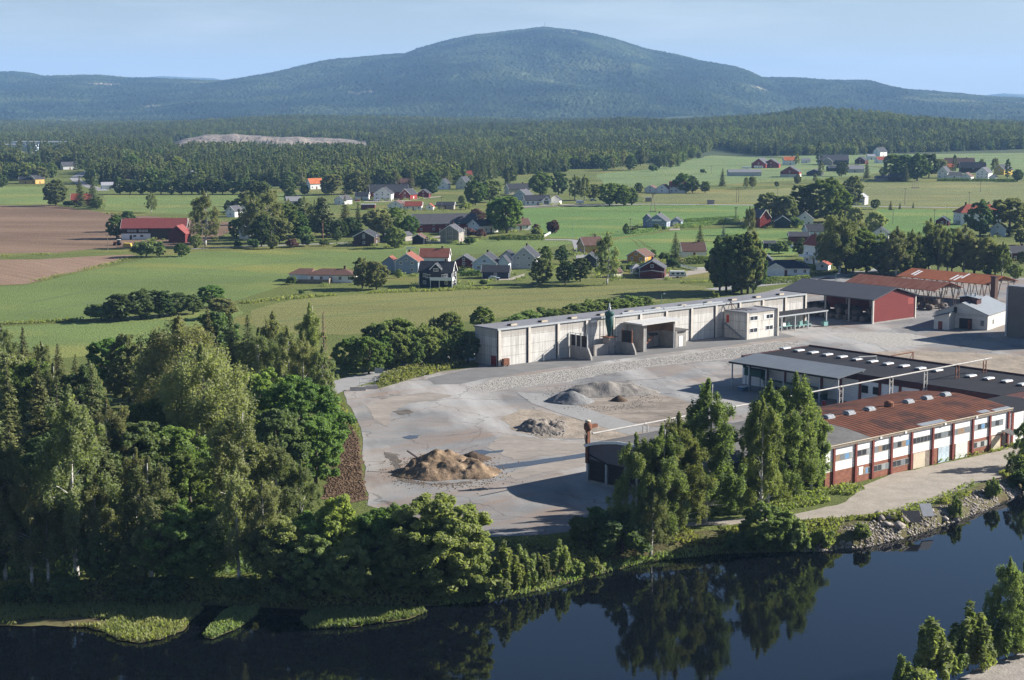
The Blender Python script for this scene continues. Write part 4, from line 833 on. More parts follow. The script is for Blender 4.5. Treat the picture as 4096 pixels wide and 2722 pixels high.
def house(zone, x, y, name, label, cat, L, Wd, e, r, yaw, wall, roof, group='houses and farm buildings in the valley', hip=False, chim=1, win=2, door=True, trim=True, base=None, dormer=False, over=.45, flat=False, wf=None, big=1.0):
    px, py = zp(zone, x, y); p = at(px, py); ya = R(yaw)
    hd = .5 * (abs(L * math.sin(ya)) + abs(Wd * math.cos(ya)))
    q = Vector((p.x, p.y, 0)); q = q + q.normalized() * hd
    t = thing(name, label, cat, (q.x, q.y, 0), ya, group); HOUSES.append(t); CLEAR.append((q.x, q.y, .6 * max(L, Wd) + 7)); CLEAR.append((q.x * .985, q.y * .985, 10)); CLEAR.append((q.x * .97, q.y * .97, 10))
    wm = WALL[wall]; rm = ROOF[roof]; a, b = L / 2, Wd / 2
    w = MB()
    if flat:
        w.box(-a, a, -b, b, 0, e); w.build('wall', wm, t); MB().box(-a - over, a + over, -b - over, b + over, e + .002, e + .3).build('roof', rm, t)
    elif hip:
        w.box(-a, a, -b, b, 0, e); w.build('wall', wm, t)
        o = over + .1; hr = max(.3, a - b); z0 = e - .02
        rb = MB(); rb.add([(-a - o, -b - o, z0), (a + o, -b - o, z0), (a + o, b + o, z0), (-a - o, b + o, z0), (-hr, 0, e + r), (hr, 0, e + r), (-a - o, -b - o, z0 - .18), (a + o, -b - o, z0 - .18), (a + o, b + o, z0 - .18), (-a - o, b + o, z0 - .18)],
                          [(0, 1, 5, 4), (1, 2, 5), (2, 3, 4, 5), (3, 0, 4), (6, 7, 1, 0), (7, 8, 2, 1), (8, 9, 3, 2), (9, 6, 0, 3), (9, 8, 7, 6)]); rb.build('roof', rm, t)
    else:
        w.prism([(-b, 0), (b, 0), (b, e), (0, e + r), (-b, e)], -a, a, 'x'); w.build('wall', wm, t)
        if base:
            MB().box(-a - .04, a + .04, -b - .04, b + .04, -.02, base[1]).build('base', WALL[base[0]], t)
        k = r / b; bo = b + over; ze = e - k * over; th = .22
        rb = MB().prism([(-bo, ze), (-bo, ze + th), (0, e + r + th), (bo, ze + th), (bo, ze), (0, e + r + .01)], -a - over, a + over, 'x'); rb.build('roof', rm, t)
        if trim:
            tb = MB()
            for s in (-1, 1):
                x0 = s * (a + over); x1 = x0 + s * .06
                for sy in (-1, 1): tb.prism([(sy * (bo + .02), ze - .12), (sy * (bo + .02), ze + th + .03), (0, e + r + th + .03), (0, e + r - .12)], min(x0, x1), max(x0, x1), 'x')
            tb.build('bargeboard', TRIM, t)
            if q.length < 750:
                for sx in (-1, 1):
                    for sy in (-1, 1): MB().box(sx * a - .1, sx * a + .1, sy * b - .1, sy * b + .1, 0, e - .2).build('corner_board', TRIM, t)
    for k in range(chim):
        cx = (.25 if k == 0 else -.3) * L; zt = e + r + .9
        c = MB().box(cx - .35, cx + .35, .25 - .35, .25 + .35, e + r * .4, zt); c.box(cx - .42, cx + .42, -.17, .67, zt, zt + .15); c.build('chimney', CHIM, t)
    # openings on the sides one sees
    if win:
        vx, vy = -q.x, -q.y; c, s = math.cos(-ya), math.sin(-ya); lx, ly = vx * c - vy * s, vx * s + vy * c
        ln = math.hypot(lx, ly); lx /= ln; ly /= ln
        fl = [1.0] if e < 4.3 else [1.0, 3.6]
        for nx, ny, half, d in ((0, -1, a, b), (0, 1, a, b), (1, 0, b, a), (-1, 0, b, a)):
            if nx * lx + ny * ly < .18: continue
            n = max(1, int(2 * half / 3.2)) if win > 1 else 1; n = min(n, 5)
            for zf in fl:
                for i in range(n):
                    o = (i + .5) / n * 2 * half - half
                    if door and ny and zf == 1.0 and i == n // 2:
                        dm = MB(); tx = -ny; dm.box(min(tx * o - .5, tx * o + .5), max(tx * o - .5, tx * o + .5), min(ny * (d - .02), ny * (d + .05)), max(ny * (d - .02), ny * (d + .05)), 0, 2.1)
                        dm.build('door', DOORM if wall != 'red' else TRIM, t); continue
                    window(t, (nx * d - ny * o, ny * d + nx * o, zf), nx, ny, 1.15 * big, 1.25 * big)
            if nx and not hip and not flat and r > 2.2: window(t, (nx * d, 0, e + .15), nx, ny, 1.1, 1.2)
    return t
def annex(t, x0, x1, y0, y1, e, r, wall, roof, axis='x', wn='side_wing', over=.35):
    """lower wing or cross gable of a house: walls with their own little roof as a sub-part"""
    w = MB()
    if axis == 'x':
        c, b = (y0 + y1) / 2, (y1 - y0) / 2; w.prism([(y0, 0), (y1, 0), (y1, e), (c, e + r), (y0, e)], x0, x1, 'x')
        k = r / b; pr = [(y0 - over, e - k * over), (y0 - over, e - k * over + .2), (c, e + r + .2), (y1 + over, e - k * over + .2), (y1 + over, e - k * over), (c, e + r + .01)]; ra = (x0 - over, x1 + over)
    else:
        c, b = (x0 + x1) / 2, (x1 - x0) / 2; w.prism([(x0, 0), (x1, 0), (x1, e), (c, e + r), (x0, e)], y0, y1, 'y')
        k = r / b; pr = [(x0 - over, e - k * over), (x0 - over, e - k * over + .2), (c, e + r + .2), (x1 + over, e - k * over + .2), (x1 + over, e - k * over), (c, e + r + .01)]; ra = (y0 - over, y1 + over)
    o = w.build(wn, WALL[wall], t); MB().prism(pr, *ra, axis).build('wing_roof', ROOF[roof], o)
    if axis == 'y':
        tb = MB(); s = -1 if True else 1; yb0 = y0 - over
        for sx in (-1, 1):
            tb.prism([(c + sx * (b + over + .02), e - k * over - .15), (c + sx * (b + over + .02), e - k * over + .24), (c, e + r + .24), (c, e + r - .15)], yb0 - .08, yb0 - .005, 'y')
        tb.build('bargeboard', TRIM, o)
    return o
# --- row along the olive field
h = house('2', 1612, 1180, 'detached_house', 'tall black house with white balcony and dormer above the olive field', 'house', 12.0, 8.5, 5.4, 3.4, -9, 'black', 'dark', chim=1)
annex(h, -1.6, 2.2, -4.9, -1.5, 6.6, 1.9, 'black', 'dark', 'y', 'dormer'); window(h, (.3, -4.9, 5.7), 0, -1, 1.8, 1.1, TRIM, 2)
b_ = MB().box(-1.4, 6.9, -7.4, -4.3, 2.65, 2.85); b_.build('balcony', TRIM, h)
rl = MB().box(-1.4, 6.9, -7.45, -7.37, 2.86, 3.8); rl.box(6.85, 6.93, -7.36, -4.3, 2.86, 3.8); rl.build('balcony_rail', TRIM, h)
for px_ in (-1.2, 2.0, 6.7): MB().box(px_ - .1, px_ + .1, -7.3, -7.1, 0, 2.64).build('post', TRIM, h)
for k in range(3): window(h, (-2.6 + k * 2.9, -4.25, 3.2 if k else 3.2), 0, -1, 1.9, 1.4, TRIM, 2)
h = house('2', 1365, 1066, 'detached_house', 'blue grey house with brick red roof behind a small white shed', 'house', 9.6, 9, 4.8, 3.0, 82, 'bluegrey', 'redbrown')
annex(h, -1.5, 4.0, 4.4, 10.5, 3.9, 2.3, 'bluegrey', 'redbrown', 'x')
house('2', 1590, 1010, 'detached_house', 'brown red roof house half hidden behind the black house', 'house', 11.5, 8.5, 4.2, 3.0, -4, 'white', 'redbrown', win=1)
h = house('2', 715, 1142, 'bungalow', 'long white bungalow with low brown hipped roof and timber deck', 'house', 17.5, 9, 2.9, 1.9, -6, 'white', 'brown', hip=True, trim=False, big=1.1)
o = MB().box(-16.5, -8.8, -1.0, 8.0, 0, 2.7).build('side_wing', WALL['white'], h)
MB().add([(-17.1, -1.6, 2.7), (-8.2, -1.6, 2.7), (-8.2, 8.6, 2.7), (-17.1, 8.6, 2.7), (-13.6, 3.4, 4.4), (-8.2, 3.4, 4.4)], [(0, 1, 5, 4), (2, 3, 4, 5), (3, 0, 4), (1, 2, 5), (3, 2, 1, 0)]).build('wing_roof', ROOF['brown'], o)
MB().box(-11.5, .2, -8.6, -4.62, .55, .72).build('deck', TIMBER, h)
dk = MB().box(-11.5, .2, -8.68, -8.6, .0, 1.55); dk.box(.2, .28, -8.6, -4.7, 0, 1.9); dk.build('deck_rail', TIMBER, h)
house('2', 1845, 1012, 'garage', 'small dark red garage with grey gable roof behind the black house', 'garage', 8, 7.4, 2.6, 2.3, 84, 'darkred', 'slate', chim=0, win=1)
h = house('2', 2035, 1048, 'detached_house', 'pale blue grey house with dark gabled roof beside the dark garage', 'house', 11, 9.5, 3.4, 3.5, 80, 'bluewhite', 'dark')
annex(h, -2.5, 3.5, -9.0, -4.6, 3.4, 2.6, 'bluewhite', 'dark', 'x')
MB().box(-6.3, -5.5, -2.4, 2.4, 3.2, 3.4).build('balcony', TRIM, h)
house('2', 2112, 1108, 'garage', 'dark blue double garage with parked silver car in front', 'garage', 10, 6.5, 2.6, 2.1, -4, 'navy', 'dark', chim=0, win=1, door=False)
h = house('3', 225, 1238, 'detached_house', 'light grey house with steep dark roof above the olive field', 'house', 10, 9, 4.8, 3.8, 78, 'lightgrey', 'dark')
annex(h, -2, 4, 4.4, 11, 4.0, 2.8, 'lightgrey', 'dark', 'x')
# --- behind: farm with long barn
h = house('2', 1000, 828, 'barn', 'tall dark brown timber barn with white trimmed gable beside the lane', 'barn', 11, 9.8, 4.4, 2.6, 82, 'brown', 'dark', chim=0, win=1, door=False)
annex(h, -7.2, -5.3, 1.5, 5.0, 2.0, .9, 'brown', 'brown', 'x', 'lean_to')
house('2', 1452, 812, 'storehouse', 'small black storehouse with wide eaves on the grass', 'shed', 5.5, 5.4, 3.1, 1.7, 80, 'black', 'brown', chim=0, win=0, over=.7)
house('2', 1160, 800, 'garden_shed', 'grey shed with pale door beside the brown barn', 'shed', 6, 4, 2.8, 1.4, 85, 'charcoal', 'dark', chim=0, win=0, trim=False)
house('2', 1330, 785, 'garden_shed', 'low grey shed behind a leafy tree near the storehouse', 'shed', 6, 4.5, 2.8, 1.4, 60, 'weathered', 'slate', chim=0, win=0, trim=False)
h = house('2', 1735, 803, 'detached_house', 'grey weathered house under scaffolding', 'house', 9.5, 9.2, 5.4, 3.1, 78, 'weathered', 'slate', win=1)
for (sx_, sy_) in ((-5.6, -4.6), (-5.6, -1.5), (-5.6, 1.5), (-5.6, 4.6), (-1.5, -5.6), (2, -5.6), (5, -5.6)): MB().bar((sx_, sy_, 0), (sx_, sy_, 7), .06).build('scaffold_pole', TRIM, h)
for z_ in (2.2, 4.4, 6.4): MB().box(-6.0, -5.1, -4.7, 4.7, z_, z_ + .1).build('scaffold_deck', TIMBER, h)
h = house('2', 1665, 712, 'barn', 'long red barn with dark worn slate roof beyond the lane', 'barn', 33, 12, 4.4, 4.6, 14, 'red', 'slate', chim=0, win=2, door=True)
h = house('2', 2000, 716, 'detached_house', 'white house with dark roof right of the long red barn', 'house', 13, 9, 3.9, 2.6, 42, 'white', 'dark')
house('3', 155, 908, 'detached_house', 'low white house with brown roof beside the hedge', 'house', 11, 7.5, 2.9, 2.9, 22, 'white', 'brown')
house('2', 1405, 520, 'garage', 'white garage with brick red roof between two white gables', 'garage', 10.5, 7, 2.8, 2.4, -3, 'white', 'red', chim=0)
house('2', 1262, 520, 'detached_house', 'white house with broad low gable left of the red roofed garage', 'house', 11, 10, 3.0, 3.0, 84, 'white', 'brown')
house('2', 1545, 518, 'playhouse', 'tiny white hut with red roof right of the red roofed garage', 'shed', 5, 4.6, 2.2, 1.7, 84, 'white', 'red', chim=0, win=1, door=False)
house('2', 1680, 512, 'workshop', 'low grey workshop with dark roof behind the long red barn', 'shed', 11, 7, 2.6, 1.8, -5, 'weathered', 'dark', chim=0, win=1)
house('2', 1015, 514, 'workshop', 'flat roofed dark red building among the garden trees', 'shed', 8.5, 6, 3, .5, 0, 'darkred', 'pale', flat=True, chim=0, win=1)
house('2', 800, 470, 'detached_house', 'grey roofed house peeping out behind spruces', 'house', 9, 8, 3, 2.6, 60, 'white', 'slate', win=1)
house('2', 370, 480, 'detached_house', 'pale roofed house hidden in the garden wood', 'house', 9, 8, 3, 2.6, 20, 'lightgrey', 'grey', win=1)
house('2', 1150, 438, 'detached_house', 'large white house with wide gable in front of a red barn', 'house', 12, 12, 4.8, 4.0, 84, 'white', 'dark')
house('2', 1190, 420, 'barn', 'red barn with dark roof behind the large white house', 'barn', 27, 11, 4.6, 4.8, 12, 'red', 'dark', chim=0, win=1)
house('2', 1360, 430, 'barn', 'narrow red shed with white gable beside the red barn', 'shed', 11, 8, 3.8, 3.6, 68, 'red', 'dark', chim=0, win=1)
house('2', 1495, 412, 'garden_shed', 'dark red hut with small gable on the meadow', 'shed', 7, 8, 3.2, 2.6, 82, 'darkred', 'dark', chim=0, win=1)
house('2', 965, 432, 'garage', 'white garage with dark roof left of the large white house', 'garage', 9, 7, 2.8, 2.4, -5, 'white', 'dark', chim=0, win=1)
house('2', 555, 340, 'detached_house', 'white house with bright orange roof at the forest edge', 'house', 11, 7, 4.6, 3.6, 35, 'white', 'orange')
house('2', 1668, 340, 'detached_house', 'white gabled house left of two roofs below the forest', 'house', 8, 8, 4, 4, 76, 'white', 'dark', win=1)
house('2', 1835, 340, 'detached_house', 'white house with steep dark roof and cream gable below the forest', 'house', 11, 9, 4.6, 5, 70, 'cream', 'dark', win=1)
house('2', 1850, 268, 'detached_house', 'house with vivid red roof at the forest edge', 'house', 11, 8, 4.6, 4, 10, 'white', 'red', win=1)
house('2', 1325, 330, 'detached_house', 'brown roofed house above the red barn', 'house', 12, 8, 3.5, 4, 10, 'darkred', 'brown', win=1)
# --- middle
h = house('3', 312, 692, 'detached_house', 'long white modern house with glazed gable beside the field', 'house', 17, 9.5, 3.2, 3.0, 12, 'white', 'dark', chim=1, big=1.25)
annex(h, 2.2, 8.4, -6.4, -4.6, 3.2, 2.6, 'white', 'dark', 'y', 'glazed_gable'); window(h, (5.3, -6.4, .6), 0, -1, 3.4, 2.6, TRIM, 3); window(h, (5.3, -6.4, 3.4), 0, -1, 2.2, 1.3, TRIM, 2)
house('3', 475, 684, 'garage', 'white garage at the right end of the white modern house', 'garage', 6, 7, 2.8, 2.6, 76, 'white', 'dark', chim=0, win=0)
house('3', 200, 655, 'detached_house', 'light blue house with grey roof behind the modern house', 'house', 12, 9, 4, 3.6, 68, 'bluewhite', 'slate')
house('3', 150, 598, 'detached_house', 'house with dark roof and cream gable above the blue house', 'house', 17, 9, 4, 3.5, 22, 'cream', 'dark')
h = house('3', 1530, 585, 'detached_house', 'white house with bright red roof and balcony in the fields', 'house', 13, 9, 4.8, 3.4, -6, 'white', 'red')
annex(h, -.5, 4.5, -6.2, -3.5, 4.8, 2.6, 'white', 'red', 'y', 'cross_gable')
house('3', 1405, 587, 'garage', 'white gabled garage left of the bright red roof', 'garage', 9, 9, 3.2, 3.2, 68, 'white', 'brown', chim=0, win=1)
house('3', 1300, 584, 'garage', 'smaller white gabled building leftmost of the white trio', 'garage', 8, 8.5, 2.9, 2.6, 70, 'white', 'brown', chim=0, win=1)
h = house('3', 1362, 884, 'detached_house', 'blue grey house with white balcony alone between the fields', 'house', 11, 10.5, 3.4, 3.6, 74, 'bluegrey', 'slate')
annex(h, -1, 4, 4.5, 8.5, 4.5, 2.2, 'bluegrey', 'slate', 'x')
MB().box(-6.6, -5.55, -2.5, 2.5, 3.5, 4.4).build('balcony', TRIM, h)
h = house('3', 1515, 870, 'garage', 'grey garage with white door beside the blue grey house', 'garage', 6.5, 5.6, 2.7, 1.9, 76, 'bluegrey', 'slate', chim=0, win=0, door=False)
MB().box(-3.31, -3.22, -1.4, 1.4, 0, 2.3).build('garage_door', TRIM, h)
house('3', 2222, 884, 'barn', 'dark red barn with grey slate roof left of the black shed', 'barn', 11, 7, 5.5, 4, 118, 'red', 'slate', chim=0, win=0, trim=True)
house('4', 276, 888, 'barn', 'black green shed with white edged gable between barn and white house', 'shed', 8, 8, 3.6, 2.6, 84, 'darkgreen', 'dark', chim=0, win=0)
house('4', 470, 872, 'detached_house', 'white gabled house under tall trees right of the black shed', 'house', 9, 9, 3.8, 3.6, 80, 'white', 'dark')
house('3', 1205, 1186, 'detached_house', 'orange house with dark brown roof behind the red roofless gable', 'house', 9, 8, 2.8, 2.4, 62, 'orange', 'brown', chim=0)
HOUSES[-1]['label'] = 'orange timber house with dark brown roof behind the caravan house'
h = house('3', 1310, 1312, 'detached_house', 'dark red house with grey gable roof beside the white caravan', 'house', 10, 9.4, 3.6, 2.7, 82, 'darkred', 'slate')
annex(h, -8.6, -4.9, -4.2, 4.2, 2.2, .6, 'darkred', 'slate', 'x', 'front_wing')
house('3', 1650, 1138, 'bungalow', 'grey brown roofed bungalow between two dark spruces', 'house', 10, 8, 2.8, 3.2, 6, 'white', 'brown', win=1)
house('3', 775, 1112, 'detached_house', 'red brown house half behind a tall birch', 'house', 9, 8, 4, 3.2, 20, 'ochre', 'brown', win=1)
house('3', 775, 1225, 'garden_shed', 'dark hut with pale gable edge below the red brown house', 'shed', 7, 6, 3.4, 2.2, 80, 'charcoal', 'dark', chim=0, win=0)
h = house('3', 1168, 1288, 'pavilion', 'white glazed garden pavilion left of the dark red house', 'pavilion', 3.6, 3.6, 2.4, 1.6, 10, 'white', 'pale', hip=True, chim=0, win=2, door=False, big=1.2)
house('3', 985, 1310, 'garden_shed', 'small pale shed behind the birch trunk', 'shed', 4, 3.4, 2, 1.2, 40, 'cream', 'brown', chim=0, win=0)
# --- right: farm and houses below the ridge
house('3', 2095, 440, 'farm_shed', 'long low grey metal farm shed in the fields', 'farm shed', 30, 11, 3.4, 2.4, 2, 'lightgrey', 'grey', chim=0, win=0, trim=False)
house('4', 95, 374, 'barn', 'red barn with grey roof, left one of a pair behind the grey shed', 'barn', 22, 15, 4.5, 5.5, 68, 'red', 'slate', chim=0, win=1)
house('4', 185, 372, 'barn', 'red barn with grey roof, right one of a pair behind the grey shed', 'barn', 20, 17, 4.2, 5, 76, 'red', 'slate', chim=0, win=1)
house('4', 338, 345, 'detached_house', 'white house with orange roof above the big red barn', 'house', 13, 9, 5, 3.6, 5, 'white', 'orange', win=1)
house('4', 480, 330, 'garage', 'small white building with grey roof near the dark barn', 'garage', 9, 7, 3, 2.4, 0, 'white', 'grey', chim=0, win=1)
house('4', 715, 345, 'barn', 'wide dark barn with grey lean-to roof below the ridge', 'barn', 32, 16, 5, 5.5, -4, 'charcoal', 'slate', chim=0, win=1)
house('4', 665, 348, 'barn', 'grey gabled shed in front of the wide dark barn', 'shed', 10, 12, 4, 4, 78, 'weathered', 'slate', chim=0, win=0)
h = house('4', 350, 452, 'barn', 'big red barn with pale stone base and round window', 'barn', 14, 17, 4.8, 5, 72, 'red', 'slate', chim=0, win=1, base=('cream', 2.6))
house('4', 890, 412, 'detached_house', 'house with broad grey roof in front of the dark barn', 'house', 18, 12, 3.4, 3.4, 2, 'lightgrey', 'grey', win=1)
house('4', 720, 402, 'greenhouse', 'dark green shed with low gable on the lawn', 'shed', 12, 9, 3.4, 2.2, 10, 'darkgreen', 'dark', chim=0, win=0)
house('4', 560, 440, 'barn', 'grey edged gable shed right of the big red barn', 'shed', 12, 14, 3, 3, 70, 'charcoal', 'slate', chim=0, win=0)
house('4', 1148, 330, 'detached_house', 'low white house with red roof right of the greenhouse tunnel', 'house', 17, 10, 3.6, 3.2, 12, 'white', 'red', win=1)
house('4', 1120, 272, 'detached_house', 'tall white house with dark roof below the ridge forest', 'house', 14, 11, 6, 5, 40, 'white', 'dark', win=1)
house('4', 1040, 300, 'garage', 'white building partly hidden left of the low red roofed house', 'garage', 9, 8, 4, 2, 0, 'white', 'pale', chim=0, win=1)
house('4', 960, 338, 'barn', 'small dark red barn beside the spruce below the ridge', 'shed', 11, 12, 4, 4, 60, 'darkred', 'dark', chim=0, win=1)
house('4', 1255, 440, 'detached_house', 'white house with orange roof patch below the dark grove', 'house', 11, 9, 4.6, 3.6, 70, 'white', 'redbrown', win=1)
house('4', 1160, 485, 'garden_shed', 'low grey shed below the dark grove', 'shed', 16, 7, 2.8, 1.6, 3, 'weathered', 'slate', chim=0, win=0)
house('4', 1260, 487, 'barn', 'dark timber shed beside the low grey shed', 'shed', 13, 8, 3.6, 3, 4, 'brown', 'dark', chim=0, win=0)
house('4', 1672, 462, 'detached_house', 'white gabled house with dark roof, leftmost of the white houses at the field', 'house', 13, 9, 5.5, 5, 62, 'white', 'dark', win=2)
house('4', 1750, 462, 'garage', 'low white house with grey roof between two white gables', 'garage', 14, 8, 3, 2.4, -2, 'white', 'slate', chim=0, win=1)
house('4', 1868, 478, 'garage', 'white garage with brown roof at the field edge', 'garage', 11, 9, 3.2, 3.2, 62, 'white', 'brown', chim=0, win=1)
h = house('4', 2015, 468, 'detached_house', 'white house with two gables and mottled roof at the field edge', 'house', 17, 11, 5.5, 4.6, 62, 'white', 'slate', win=2)
house('4', 1915, 415, 'detached_house', 'large brown house with black roof behind the white houses', 'house', 24, 12, 5, 5, -8, 'brown', 'dark', win=1)
house('4', 1800, 372, 'barn', 'brown roofed farmhouse behind the poplar', 'house', 30, 13, 5, 5, -6, 'darkred', 'brown', win=1)
house('4', 1705, 398, 'garage', 'small building with orange brown roof left of the poplar', 'garage', 14, 9, 4, 3, -5, 'ochre', 'orange', chim=0, win=1)
house('4', 2180, 432, 'detached_house', 'yellow house with dark roof beside the narrow poplar', 'house', 14, 11, 5, 4.5, 40, 'yellow', 'dark', win=1)
house('4', 2095, 475, 'garden_shed', 'tiny white shed at the right end of the white houses', 'shed', 7, 6, 2.4, 2, 60, 'white', 'slate', chim=0, win=0)
h = house('4', 940, 690, 'detached_house', 'white house wrapped in scaffolding beside the valley road', 'house', 10, 9.5, 4.8, 3.2, 66, 'white', 'pale', win=2)
for (sx_, sy_) in ((-5.8, -4.4), (-5.8, -1.5), (-5.8, 1.5), (-5.8, 4.4)): MB().bar((sx_, sy_, 0), (sx_, sy_, 6.5), .07).build('scaffold_pole', TIMBER, h)
for z_ in (2.2, 4.4): MB().box(-6.2, -5.1, -4.5, 4.5, z_, z_ + .12).build('scaffold_deck', TIMBER, h)
h = house('4', 1960, 862, 'manor_house', 'large white house with red hipped roof and two chimneys', 'house', 24, 10.5, 6.6, 4.4, 8, 'white', 'red', hip=True, chim=2, trim=False)
house('4', 1660, 870, 'garden_shed', 'dark red hut with blue roof left of the large white house', 'shed', 8, 7, 2.6, 2.2, 70, 'darkred', 'darkblue', chim=0, win=1)
h = house('4', 415, 1035, 'barn', 'red shed with dark slate roof behind the tall red roofed house', 'shed', 9, 6.5, 4.0, 1.8, -3, 'darkred', 'slate', chim=0, win=1)
house('4', 548, 985, 'detached_house', 'white house with dark brown roof behind the red shed', 'house', 9, 8, 4, 3, 10, 'bluewhite', 'dark', win=1)
h = house('4', 590, 1205, 'detached_house', 'tall white three storey house with red roof and balconies', 'house', 9, 8.4, 8.0, 3.6, 118, 'white', 'red')
MB().box(-7.0, -4.55, -3.5, 3.5, 2.7, 3.6).build('balcony', TRIM, h); MB().box(-6.0, -4.55, -1.6, 1.6, 5.6, 6.4).build('balcony', TRIM, h); MB().box(-1.5, 5, 4.25, 6.4, 2.7, 3.6).build('balcony', TRIM, h)
house('4', 165, 1070, 'garden_shed', 'black hut with white framed window on the lawn', 'shed', 5, 4, 2.6, .9, 0, 'black', 'slate', chim=0, win=2, door=False)
h = house('4', 295, 1300, 'bungalow', 'white bungalow with wide dark blue hipped roof behind the hedge', 'house', 18, 11, 3.0, 2.6, -3, 'white', 'darkblue', hip=True, trim=False, chim=0, big=1.15)
annex(h, -7.5, -1.0, -8.0, -5.2, 3.0, 1.8, 'white', 'darkblue', 'y', 'front_wing')
house('4', 632, 1255, 'garage', 'small white garage with red roof below the tall house', 'garage', 6, 4.6, 2.2, 1.2, 70, 'white', 'red', chim=0, win=1)
house('4', 1125, 1005, 'detached_house', 'white gabled house between tall trees', 'house', 9, 7.5, 4, 2.6, 76, 'white', 'dark', win=1)
house('4', 2295, 1178, 'detached_house', 'dark red house with black roof at the right edge', 'house', 11, 8, 3.6, 2.4, 20, 'darkred', 'dark', win=2)
house('4', 2135, 965, 'detached_house', 'white gabled house behind the tree row near the manor', 'house', 9, 7.5, 4, 2.8, 70, 'bluewhite', 'slate', win=1)
house('4', 130, 1235, 'garden_shed', 'grey gabled shed left of the dark blue roof', 'shed', 5, 5.5, 3.4, 2.2, 80, 'charcoal', 'slate', chim=0, win=0)
# --- left: farm with red barn and houses beyond the hedge row
h = house('1', 1335, 1200, 'barn', 'big red roofed barn with dark boards over a white base', 'barn', 31, 12, 5.6, 4.2, 5, 'brown', 'crimson', chim=0, win=0, door=False)
MB().box(-15.6, -1.6, -6.1, 6.1, -.02, 2.9).build('base', WALL['white'], h)
for k in range(6): window(h, (-12 + k * 1.5 + (1.0 if k > 2 else 0), -6.0, 3.7), 0, -1, 1.1, 1.0)
for x_ in (-9.2, -5.8): window(h, (x_, -6.1, 1.3), 0, -1, 1.4, .9, WALL['charcoal'], 1)
MB().box(-11.6, -10.5, -6.16, -6.08, 0, 2.2).build('door', WALL['brown'], h)
house('1', 1545, 1228, 'barn', 'dark red wing building in front of the big red roofed barn', 'shed', 10, 8, 4.4, 3.6, 85, 'darkred', 'crimson', chim=0, win=0, trim=False)
house('1', 705, 905, 'detached_house', 'red house with red roof and white gable behind two pines', 'house', 13, 8, 3.6, 3.6, 8, 'red', 'red', win=1)
house('1', 2120, 1195, 'garden_shed', 'narrow white gabled shed beside the lane trees', 'shed', 6, 5.5, 3.6, 3.2, 75, 'white', 'dark', chim=0, win=1)
house('1', 2012, 1008, 'detached_house', 'small white house with grey roof right of the tall birch', 'house', 7, 6.5, 3.6, 2.8, 60, 'white', 'slate', chim=0, win=1)
house('1', 2130, 985, 'detached_house', 'white gable just visible among trees above the lane', 'house', 7, 6.5, 4, 3, 75, 'white', 'slate', chim=0, win=1)
house('1', 590, 600, 'detached_house', 'small white house with grey roof beside the farm road', 'house', 14, 11, 4, 3.5, 30, 'white', 'slate', chim=0, win=1)
house('1', 1148, 680, 'detached_house', 'small red house with white trimmed roof in the trees', 'house', 13, 11, 3.4, 3, 82, 'red', 'slate', chim=0, win=1)
house('1', 120, 665, 'bungalow', 'white bungalow with dark roof at the far left edge', 'house', 20, 10, 3.6, 3, -3, 'white', 'dark', chim=0, win=2)
house('1', 310, 722, 'bungalow', 'ochre house with dark roof beside the far left field', 'house', 10, 9, 4, 3, 60, 'ochre', 'dark', chim=0, win=1)
house('1', 230, 722, 'garage', 'ochre garage left of the ochre house', 'garage', 11, 7, 3.4, 2.4, 0, 'ochre', 'dark', chim=0, win=1)
house('1', 1665, 682, 'detached_house', 'white gabled house above the dark hedge row', 'house', 12, 12, 3.8, 3.4, 70, 'white', 'pale', chim=0, win=1)
house('1', 2005, 668, 'detached_house', 'dark house with slate roof above the dark hedge row', 'house', 20, 11, 4, 4, -4, 'navy', 'slate', chim=0, win=1)
house('1', 2330, 660, 'detached_house', 'brown roofed house at the right end of the dark hedge row', 'house', 12, 9, 4, 3.4, 5, 'orange', 'redbrown', chim=0, win=1)
house('1', 940, 768, 'detached_house', 'white low house beside the curve of the farm road', 'house', 12, 8, 3, 2.2, 20, 'white', 'pale', chim=0, win=1)
house('1', 20, 632, 'garage', 'pale house cut by the far left edge', 'house', 12, 9, 4, 3, 20, 'white', 'slate', chim=0, win=1)
for i, (x_, y_, L_m, lab) in enumerate(((175, 440, 45, 'blue grey industrial hall at the far left below the quarry'), (370, 425, 85, 'long white industrial hall at the far left below the mountain'), (20, 415, 40, 'pale flat industrial hall at the far left edge'))):
    house('1', x_, y_, 'industrial_hall', lab, 'industrial hall', L_m, 30, 9 + 2 * (i == 1), .5, 2, 'bluewhite' if i == 0 else 'white', 'pale', 'industrial halls far behind the fields', flat=True, chim=0, win=0, door=False)
far_woods()
